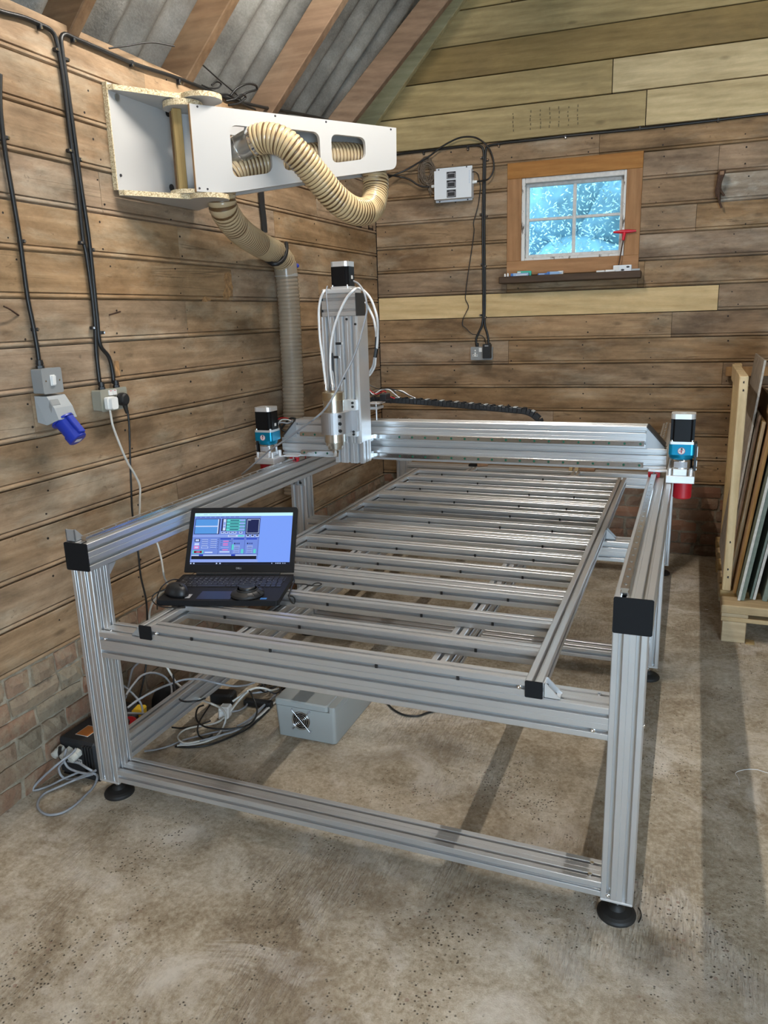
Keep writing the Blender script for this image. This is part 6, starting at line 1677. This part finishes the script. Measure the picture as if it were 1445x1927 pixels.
sheet_('rough brown weathered board second behind the rack upright', 1.930, 2.016, 1.045, 2.33, 3.0, 0.010, 'old_board', 'offcut')
sheet_('cream edged pine board between brown boards in the rack', 1.942, 2.0295, 1.02, 2.27, 3.0, 0.015, 'pine_z', 'pine_z')
sheet_('orange brown plywood sheet behind the pale plasterboard', 1.959, 2.068, 1.12, 2.16, 3.0, 0.013, 'ply_side', 'ply_side')
sheet_('pale edged green backed plasterboard nearest the front of the pallet', 1.974, 2.140, 1.45, 2.06, 2.95, 0.012, 'mdf_green', 'plaster_edge')
sheet_('dark green board close against the pale plasterboard', 1.9875, 2.155, 1.45, 2.068, 2.95, 0.017, 'mdf_green', 'mdf_green')
sheet_('grey green board with whitish edge, third from front of the pallet', 2.030, 2.190, 1.30, 2.10, 2.95, 0.0105, 'mdf_green', 'mdf_green')
sheet_('whitish edged panel right of the grey green board', 2.0425, 2.205, 1.30, 2.095, 2.95, 0.012, 'old_board', 'plaster_edge')
sheet_('dark green panel at the extreme right of the pallet', 2.082, 2.215, 1.10, 2.085, 2.95, 0.022, 'mdf_green', 'mdf_green')
tag(MB().obox([(1.8912,3.3481,1.2075)][0], DB*0.35, -NB*0.03, ZV*(-0.055), 0.002).build('red_brown_board', M['ply_side'], None), 'red brown board end against the end wall behind the rack', 'board')
tag(MB().box((2.02, 1.985, 0.0), (2.06, 2.04, 0.004), 0.001).build('yellow_scrap', M['batten_wood'], None), 'flat dull yellow scrap on the floor beside the pallet foot block', 'scrap')

# ------------------------------------------------------------------ boxes and cables on the floor
eb = thing('fan_enclosure', 'grey plastic electronics box with round fan grille on floor under the front bar', 'enclosure', (0.42, 0.74, 0))
EX0, EX1, EY0, EY1, EZ = 0.291, 0.546, 0.548, 0.930, 0.158
def taper(z, ins): return ins*(1 - z/EZ)
P0 = rrect(EX0+0.006, EY0+0.005, EX1-0.004, EY1-0.004, 0.014); P1 = rrect(EX0, EY0, EX1, EY1, 0.014)
mb = MB(); n = len(P0)
vs = [(x, y, 0.002) for x, y in P0] + [(x, y, 0.132) for x, y in P1]
mb.add(vs, [(i, (i+1) % n, n+(i+1) % n, n+i) for i in range(n)], 0, True); mb.add(vs, [tuple(reversed(range(n))), tuple(range(n, 2*n))])
mb.build('box_body', M['grey_abs'], eb)
P2 = rrect(EX0-0.0005, EY0-0.0005, EX1-0.030, EY1+0.0005, 0.012); P3 = rrect(EX0+0.005, EY0+0.005, EX1-0.034, EY1-0.005, 0.010)
mb = MB(); n = len(P2); vs = [(x, y, 0.134) for x, y in P2] + [(x, y, 0.153) for x, y in P2] + [(x, y, EZ) for x, y in P3]
mb.add(vs, [(r*n+i, r*n+(i+1) % n, (r+1)*n+(i+1) % n, (r+1)*n+i) for r in (0, 1) for i in range(n)]); mb.add(vs, [tuple(reversed(range(n))), tuple(range(2*n, 3*n))])
mb.build('lid', M['grey_abs'], eb)
MB().prism(rrect(EX1-0.0285, EY0+0.0005, EX1-0.001, EY1-0.001, 0.010), (0, 0, 0.132), (1, 0, 0), (0, 1, 0), (0, 0, 0.0235)).build('hinge_strip', M['grey_abs'], eb)
fy = EY0 + 0.0022
fc = Vector((0.403, fy-0.003, 0.082))
MB().cyl(fc + Vector((0, 0.004, 0)), fc + Vector((0, 0.0015, 0)), 0.0365, n=36).build('fan_opening', M['black_motor'], eb)
fb = MB(); fb.cyl(fc + Vector((0, 0.0012, 0)), fc - Vector((0, 0.0005, 0)), 0.015, n=24)
for q in range(7):
    a = q*2*math.pi/7; fb.obox(fc + Vector((math.cos(a)*.013, 0.0008, math.sin(a)*.013)), (math.cos(a+.35)*.020, 0, math.sin(a+.35)*.020), (-math.sin(a)*.009, 0, math.cos(a)*.009), (0, 0.0008, 0))
fb.build('fan_rotor', M['vfd'], eb)
gr = MB()
for r in (0.010, 0.0175, 0.025, 0.0325, 0.0375):
    P = [fc + Vector((r*math.cos(2*math.pi*q/40), -0.003, r*math.sin(2*math.pi*q/40))) for q in range(41)]
    gr.tube(P, 0.0011, 6, step=0.02)
gr.cyl(fc + Vector((-0.036, -0.004, 0.040)), fc + Vector((0.036, -0.004, -0.040)), 0.0013, n=6); gr.cyl(fc + Vector((0.026, -0.004, 0.030)), fc + Vector((0.034, -0.004, 0.038)), 0.0012, n=6); gr.cyl(fc + Vector((-0.026, -0.004, -0.030)), fc + Vector((-0.034, -0.004, -0.038)), 0.0012, n=6)
gr.build('fan_grille', M['chrome'], eb)
for sx, sz in ((-1, 1), (1, 1), (-1, -1), (1, -1)): MB().cyl(fc + Vector((sx*0.037, 0.003, sz*0.041)), fc + Vector((sx*0.037, -0.004, sz*0.041)), 0.0042, n=12).build('grille_screw', M['cable_grey'], eb)

vf = thing('motor_drive_box', 'charcoal spindle drive box with three pale cable glands on floor by the brick wall', 'drive box', (-0.22, 0.17, 0))
vb = MB(); vb.box((-0.310, 0.062, 0.004), (-0.150, 0.36, 0.150), 0.008); vb.box((-0.309, 0.056, 0.02), (-0.20, 0.063, 0.100), 0.003); vb.build('drive_case', M['vfd'], vf)
fin = MB()
for q in range(4): fin.box((-0.199+q*0.012, 0.052, 0.03), (-0.193+q*0.012, 0.062, 0.140), 0.001)
fin.build('heatsink_fins', M['black'], vf)
fs_ = MB(); fs_.box((-0.315, 0.07, 0.0), (-0.15, 0.35, 0.004)); fs_.build('base_plate', M['black'], vf)
for u, z in ((-0.292, 0.113), (-0.254, 0.112), (-0.216, 0.112)):
    g = MB(); d = Vector((-0.10, -1, -0.25)).normalized(); p = Vector((u, 0.060, z)); g.cyl(p, p + d*0.016, 0.0165, n=6, smooth=False); g.cyl(p + d*0.016, p + d*0.020, 0.013, n=16); g.cyl(p + d*0.020, p + d*0.042, 0.0155, 0.0135, n=14); g.cyl(p + d*0.042, p + d*0.044, 0.009, n=12)
    g.build('cable_gland', M['gland_grey'], vf)
MB().obox((-0.262, 0.10, 0.1503), (0.052, 0.0, 0), (0.0, 0.060, 0), (0, 0, 0.0006)).build('orange_label', M['orange'], vf)
MB().obox((-0.264, 0.097, 0.1501), (0.056, 0.0, 0), (0.0, 0.066, 0), (0, 0, 0.0003)).build('label_border', M['paper'], vf)
MB().obox((-0.215, 0.215, 0.1502), (0.05, 0, 0), (0, 0.02, 0), (0, 0, 0.0005)).build('white_label', M['paper'], vf)
MB().obox((-0.268, 0.0552, 0.072), (0.062, 0, -0.006), (0, -0.0006, 0), (0, 0, 0.018)).build('white_label', M['paper'], vf)
ti = MB()
for q in range(9): ti.obox((-0.264+q*0.0062, 0.0544, 0.0765-q*0.0006), (0.0035, 0, 0), (0, -0.0004, 0), (0.0008*(q % 3), 0, 0.008))
ti.build('label_print', M['ink'], vf)
vq = [('cable_grey', [(-0.1988,0.03,0.144),(-0.2108,0.02,0.1289),(-0.2268,0,0.1169),(-0.2512,-0.03,0.0949),(-0.302,-0.035,0.05),(-0.3296,-0.0466,0.02),(-0.3347,-0.056,0.006),(-0.3146,-0.0425,0.006),(-0.2945,-0.0093,0.006),(-0.2706,0.0249,0.015),(-0.226,0.0571,0.03),(-0.1824,0.0765,0.04)]),
      ('cable_grey', [(-0.2428,0.03,0.1353),(-0.2433,0.02,0.1182),(-0.2502,0.02,0.0918),(-0.2374,0.02,0.0694),(-0.1986,0.02,0.0608),(-0.1515,0.02,0.0624),(-0.1203,0.02,0.069),(-0.1525,0.0607,0.02),(-0.1431,0.0296,0.008),(-0.136,-0.0197,0.006),(-0.1307,-0.0799,0.006),(-0.1422,-0.1228,0.006),(-0.1781,-0.144,0.006),(-0.2313,-0.1298,0.006),(-0.2674,-0.0964,0.006),(-0.2767,-0.0585,0.008),(-0.2538,-0.018,0.012),(-0.2165,0.0321,0.02),(-0.1619,0.0606,0.035)]),
      ('cable_grey', [(-0.2547,0.04,0.0789),(-0.1962,0.03,0.0885),(-0.148,0.02,0.0838),(-0.1295,0.03,0.067)]),
      ('cable_grey', [(-0.2612,0.03,0.0836),(-0.2912,0.03,0.05),(-0.2775,0.02,0.0315),(-0.2654,0.0313,0.01),(-0.2255,0.029,0.02),(-0.1711,0.0265,0.05),(-0.1169,0.0233,0.08)])]
for q, (mt, pts) in enumerate(vq):
    nm = ['grey screened cable from the right gland of the drive box sweeping left along the brick', 'long grey cable making a wide loop on the concrete beside the left foot', 'short grey cable crossing in front of the drive box to the frame post', 'grey cable hanging in a tight bend below the drive box glands'][q]
    cable('drive_cable', nm, pts, 0.0043, mt, group='grey drive cables')
tag(MB().tube([(-0.2713,0.03,0.136),(-0.2791,0.03,0.1052),(-0.2797,0.04,0.0738)], 0.006, 8).build('drive_cable', M['cable_black'], None), 'short black cable from the left gland of the drive box', 'cable', 'grey drive cables')

K = lambda *a: a
F1 = [
 ('grey cable crossing over the lower left beam towards the pile', 'cable_grey', 0.0042, [(-0.1,0.1928,0.2329),(-0.09,0.2311,0.2423),(-0.08,0.3237,0.2404),(-0.0904,0.4263,0.215),(-0.0534,0.4612,0.222),(0.012,0.4704,0.23),(0.0911,0.4638,0.23),(0.1333,0.5118,0.2),(0.1484,0.5877,0.17),(0.1537,0.634,0.16)]),
 ('grey cable bent in a tall hoop between the wall and the lower left beam', 'cable_grey', 0.0042, [(-0.16,0.2578,0.2406),(-0.17,0.3138,0.2547),(-0.18,0.3762,0.2607),(-0.18,0.44,0.2419),(-0.17,0.4903,0.2038),(-0.15,0.4987,0.1682),(-0.13,0.4744,0.1417),(-0.11,0.4328,0.1339)]),
 ('grey cable lying low behind the lower left beam', 'cable_grey', 0.004, [(-0.13,0.2193,0.1926),(-0.12,0.2841,0.158),(-0.11,0.3323,0.1342)]),
 ('grey cable arching behind the post down onto the yellow piece', 'cable_grey', 0.004, [(-0.2,0.2937,0.2554),(-0.18,0.299,0.2364),(-0.16,0.3061,0.2099),(-0.14,0.3052,0.1896),(-0.13,0.3008,0.165),(-0.12,0.281,0.1399),(-0.12,0.2666,0.1258)]),
 ('thin grey cable hanging against the brick behind the front post', 'cable_grey', 0.004, [(-0.26,0.461,0.2658),(-0.26,0.4213,0.2567),(-0.25,0.3898,0.2345),(-0.24,0.3558,0.1964),(-0.24,0.3393,0.171)]),
 ('black cable drooping across the lower left beam beside the white lead', 'cable_black', 0.0035, [(-0.08,0.4347,0.2507),(-0.06,0.4089,0.2171),(-0.03,0.3843,0.1943),(0.0455,0.3232,0.216),(0.0914,0.3406,0.217),(0.0876,0.3942,0.2)]),
 ('grey cable swept widest along the floor in front of the pile', 'cable_grey', 0.004, [(-0.1206,0.2736,0.008),(-0.087,0.2954,0.008),(-0.0543,0.3322,0.008),(-0.0241,0.3876,0.008),(0.0151,0.4328,0.008),(0.0606,0.4781,0.008),(0.1127,0.5147,0.008),(0.1447,0.5607,0.008),(0.1552,0.6278,0.008),(0.1565,0.7233,0.008),(0.1635,0.7852,0.008)]),
 ('white cable of the outer arc of the pile', 'cable_white', 0.004, [(-0.0222,0.3436,0.01),(0.0158,0.3605,0.01),(0.0607,0.3961,0.01),(0.0926,0.4528,0.01),(0.1276,0.5074,0.01),(0.1464,0.5665,0.01),(0.1615,0.6261,0.01),(0.1638,0.6928,0.01),(0.1658,0.772,0.01)]),
 ('black cable of the outermost arc of the pile', 'cable_black', 0.004, [(-0.0309,0.3411,0.006),(0.0288,0.3556,0.006),(0.0782,0.3844,0.006),(0.1147,0.4337,0.006),(0.1453,0.4946,0.006),(0.1643,0.5532,0.006),(0.1686,0.6222,0.006),(0.1685,0.702,0.006)]),
 ('grey cable second in the arc of the pile', 'cable_grey', 0.0042, [(-0.0146,0.3479,0.016),(0.0449,0.391,0.016),(0.1025,0.4538,0.016),(0.1417,0.5099,0.016),(0.1472,0.5827,0.016),(0.1444,0.6559,0.016),(0.1418,0.7225,0.016),(0.1432,0.8035,0.016)]),
 ('light grey cable inside the arc near the grey box', 'cable_grey', 0.004, [(0.13,0.5213,0.022),(0.1448,0.5708,0.022),(0.1469,0.6265,0.022),(0.1446,0.6827,0.022),(0.1471,0.7323,0.022),(0.144,0.8124,0.022)]),
 ('white cable curling from the white plug round the left of the pile', 'cable_white', 0.0038, [(0.0544,0.553,0.03),(0.036,0.5247,0.02),(0.0061,0.4924,0.02),(-0.0352,0.4626,0.02),(-0.0567,0.4275,0.02),(-0.0502,0.387,0.02),(-0.0201,0.3596,0.02),(0.0116,0.3539,0.02),(0.0506,0.3834,0.02)]),
 ('black cable looped over the middle of the pile', 'cable_black', 0.0036, [(-0.0631,0.579,0.05),(-0.0954,0.5878,0.03),(-0.0727,0.5384,0.03),(-0.0364,0.4955,0.03),(0.0137,0.4678,0.03),(0.0657,0.466,0.03),(0.1234,0.4853,0.03),(0.1672,0.5191,0.03),(0.1757,0.5753,0.03),(0.1707,0.6092,0.05),(0.1431,0.6367,0.08),(0.1031,0.6672,0.1)]),
 ('thin black cable twisted through the pile centre', 'cable_black', 0.0032, [(-0.0402,0.5963,0.05),(-0.0361,0.5412,0.035),(-0.0173,0.4836,0.035),(0.0099,0.4313,0.035),(0.0252,0.4165,0.02),(0.0529,0.412,0.015),(0.0687,0.4443,0.015)]),
 ('black cable straying left from the pile under the beam', 'cable_black', 0.0034, [(-0.1233,0.446,0.012),(-0.0812,0.453,0.012),(-0.0483,0.4799,0.012),(-0.0246,0.5057,0.012),(-0.0057,0.5392,0.012)]),
 ('white cable rising over the black adapters at the back of the pile', 'cable_white', 0.0045, [(0.0338,0.645,0.05),(0.0626,0.6692,0.07),(0.1031,0.6672,0.1),(0.1306,0.679,0.11),(0.1555,0.7014,0.1),(0.169,0.7293,0.08),(0.1656,0.7789,0.06)]),
 ('white cable running up from the white plug to the back', 'cable_white', 0.0042, [(0.0512,0.5983,0.03),(0.0596,0.6292,0.05),(0.0721,0.6624,0.07),(0.1013,0.6616,0.1)]),
 ('grey cable flat at the back beside the enclosure', 'cable_grey', 0.0042, [(0.0639,0.7499,0.04),(0.0946,0.7703,0.04),(0.123,0.7952,0.04),(0.1516,0.8202,0.04)]),
 ('grey cable ring behind the white plug', 'cable_grey', 0.004, [(0.0384,0.6245,0.015),(0.0624,0.6448,0.015),(0.0713,0.6816,0.015),(0.0651,0.709,0.015),(0.0892,0.722,0.015)]),
]
for q, (lb2, mt, r, pts) in enumerate(F1):
    cable('floor_cable', lb2, pts, r, mt, group='cables piled under the frame')
for q in range(7):
    pts = [(0.13 + rnd.uniform(-.08, .12), 0.86 + rnd.uniform(-.12, .16), 0.02 + rnd.uniform(0, .10)) for _ in range(6)]
    cable('floor_cable', 'dark cable in the shadowed tangle at the back of the cable pile', pts, 0.0036, 'cable_black', group='cables in the back tangle')
wq = thing('white_adapter_plug', 'white plug lying on its side in the cable pile', 'plug', [(0.0336,0.5873,0.02)][0])
pc = Vector([(0.0336,0.5873,0.02)][0])
MB().obox(pc - Vector((0.026, 0.02, 0.018)), (0.046, 0.006, 0.004), (-0.006, 0.042, 0), (0.006, 0, 0.056), 0.006).build('plug_body', M['white_plastic'], wq)
MB().obox(pc - Vector((0.018, 0.026, 0.008)), (0.030, 0.004, 0.003), (-0.002, 0.012, 0), (0.004, 0, 0.034), 0.004).build('plug_grip', M['white_plastic'], wq)
a1_ = tag(MB().obox(Vector([(-0.0464,0.6961,0.03)][0]) - Vector((0.05, 0.03, 0.03)), (0.10, 0.02, 0), (-0.012, 0.06, 0), (0, 0, 0.05), 0.008).build('black_adapter', M['black'], None), 'fat black power adapter behind the white plug in the cable pile', 'adapter')
a2_ = tag(MB().obox(Vector([(0.1068,0.6985,0.03)][0]) - Vector((0.06, 0.0, 0.028)), (0.125, 0.012, 0), (-0.003, 0.032, 0), (0, 0, 0.028), 0.005).build('black_adapter', M['black'], None), 'slim black power strip left of the grey enclosure', 'adapter')
tag(MB().tube([(0.607,0.9106,0.006),(0.6549,0.8656,0.006),(0.7109,0.8389,0.006),(0.7644,0.8478,0.006),(0.7967,0.8854,0.006),(0.8261,0.9132,0.006)], 0.0042, 8).build('floor_cable', M['cable_black'], None), 'short black cable curving on bare concrete right of the enclosure', 'cable')
ye = thing('emergency_stop_box', 'yellow and red plastic box half hidden behind the lower left beam', 'box', (-0.17, 0.36, 0.0))
yc_ = Vector([(-0.16,0.3134,0.1266)][0])
MB().obox(yc_ - Vector((0.02, 0.03, 0.045)), (0.04, 0.01, 0), (-0.01, 0.05, 0), (0, 0.01, 0.075), 0.006).build('box_body', M['yellow'], ye)
rc2 = Vector([(-0.16,0.2762,0.1221)][0])
MB().cyl(rc2 - Vector((0, 0.012, 0)), rc2 + Vector((0.01, -0.030, 0.01)), 0.026, n=20).build('red_button', M['red'], ye)
bk_ = Vector([(-0.2,0.4409,0.0914)][0])
tag(MB().sphere(Vector((-0.19, bk_.y+0.08, 0.075)), 0.074, 20, squash=(0.8, 1.0, 1.0)).build('black_bundle', M['black_matte'], None), 'round black bundle against the brick behind the lower left beam', 'bundle')

th_ = [(1.9378,0.7657,0.0015),(1.9356,0.804,0.0015),(1.9276,0.8298,0.0015),(1.9418,0.8521,0.0015),(1.9718,0.8717,0.0015),(2.001,0.8781,0.0015),(2.0234,0.8706,0.0015),(2.0458,0.8667,0.0015)]
cable('white_thread', 'wisp of white thread on the concrete at the far right', th_, 0.0012, 'thread', 'thread', n=5)
cable('black_tie', 'short curved black cable tie on the floor by the front right foot', [(1.6587,0.0781,0.003),(1.6646,0.069,0.003),(1.6676,0.0564,0.003),(1.6671,0.0426,0.003),(1.6627,0.0249,0.003)], 0.0016, 'cable_black', 'cable tie', n=6)
for (px, sz) in (([(1.8477,2.3954,0.001)][0], .006), ([(1.1201,0.0846,0.001)][0], .004), ([(0.8395,-0.0092,0.001)][0], .004)):
    pass
tag(MB().obox(Vector([(1.8451,2.3933,0.0015)][0]), (0.016, -0.004, 0), (0.002, 0.006, 0), (0, 0, 0.002), 0.0005).build('white_chip', M['thread'], None), 'small white chip on the concrete left of the pallet', 'scrap')
# offcuts on the rear cross bar
tag(MB().obox((0.47, 2.905, ZF1+0.001), (0.06, 0.03, 0), (-0.015, 0.035, 0), (0, 0, 0.016), 0.002).build('wood_offcut', M['offcut'], None), 'brown wood offcut on the rear cross bar behind the last slat', 'offcut')
tag(MB().obox((0.41, 2.905, ZF1+0.001), (0.05, 0, 0), (0, 0.045, 0), (0, 0, 0.014), 0.002).build('black_block', M['black_matte'], None), 'black block on the rear cross bar left of the wood offcut', 'block')
for q, x in enumerate((1.040, 1.075)):
    tag(MB().obox((x, 2.90, ZF1+0.001), (0.022, 0.0, 0), (0, 0.04, 0), (0.004, 0, 0.024), 0.003).build('wooden_peg', M['pine_z'], None), 'small pale wooden block on the rear cross bar, %s of two' % ('left' if q == 0 else 'right'), 'block', 'pale blocks on the rear bar')
tag(MB().obox((1.105, 2.90, ZF1+0.001), (0.09, 0.0, 0), (0, 0.05, 0), (0, 0, 0.020), 0.004).build('dark_block', M['offcut'], None), 'dark brown block on the rear cross bar right of two pale blocks', 'block')
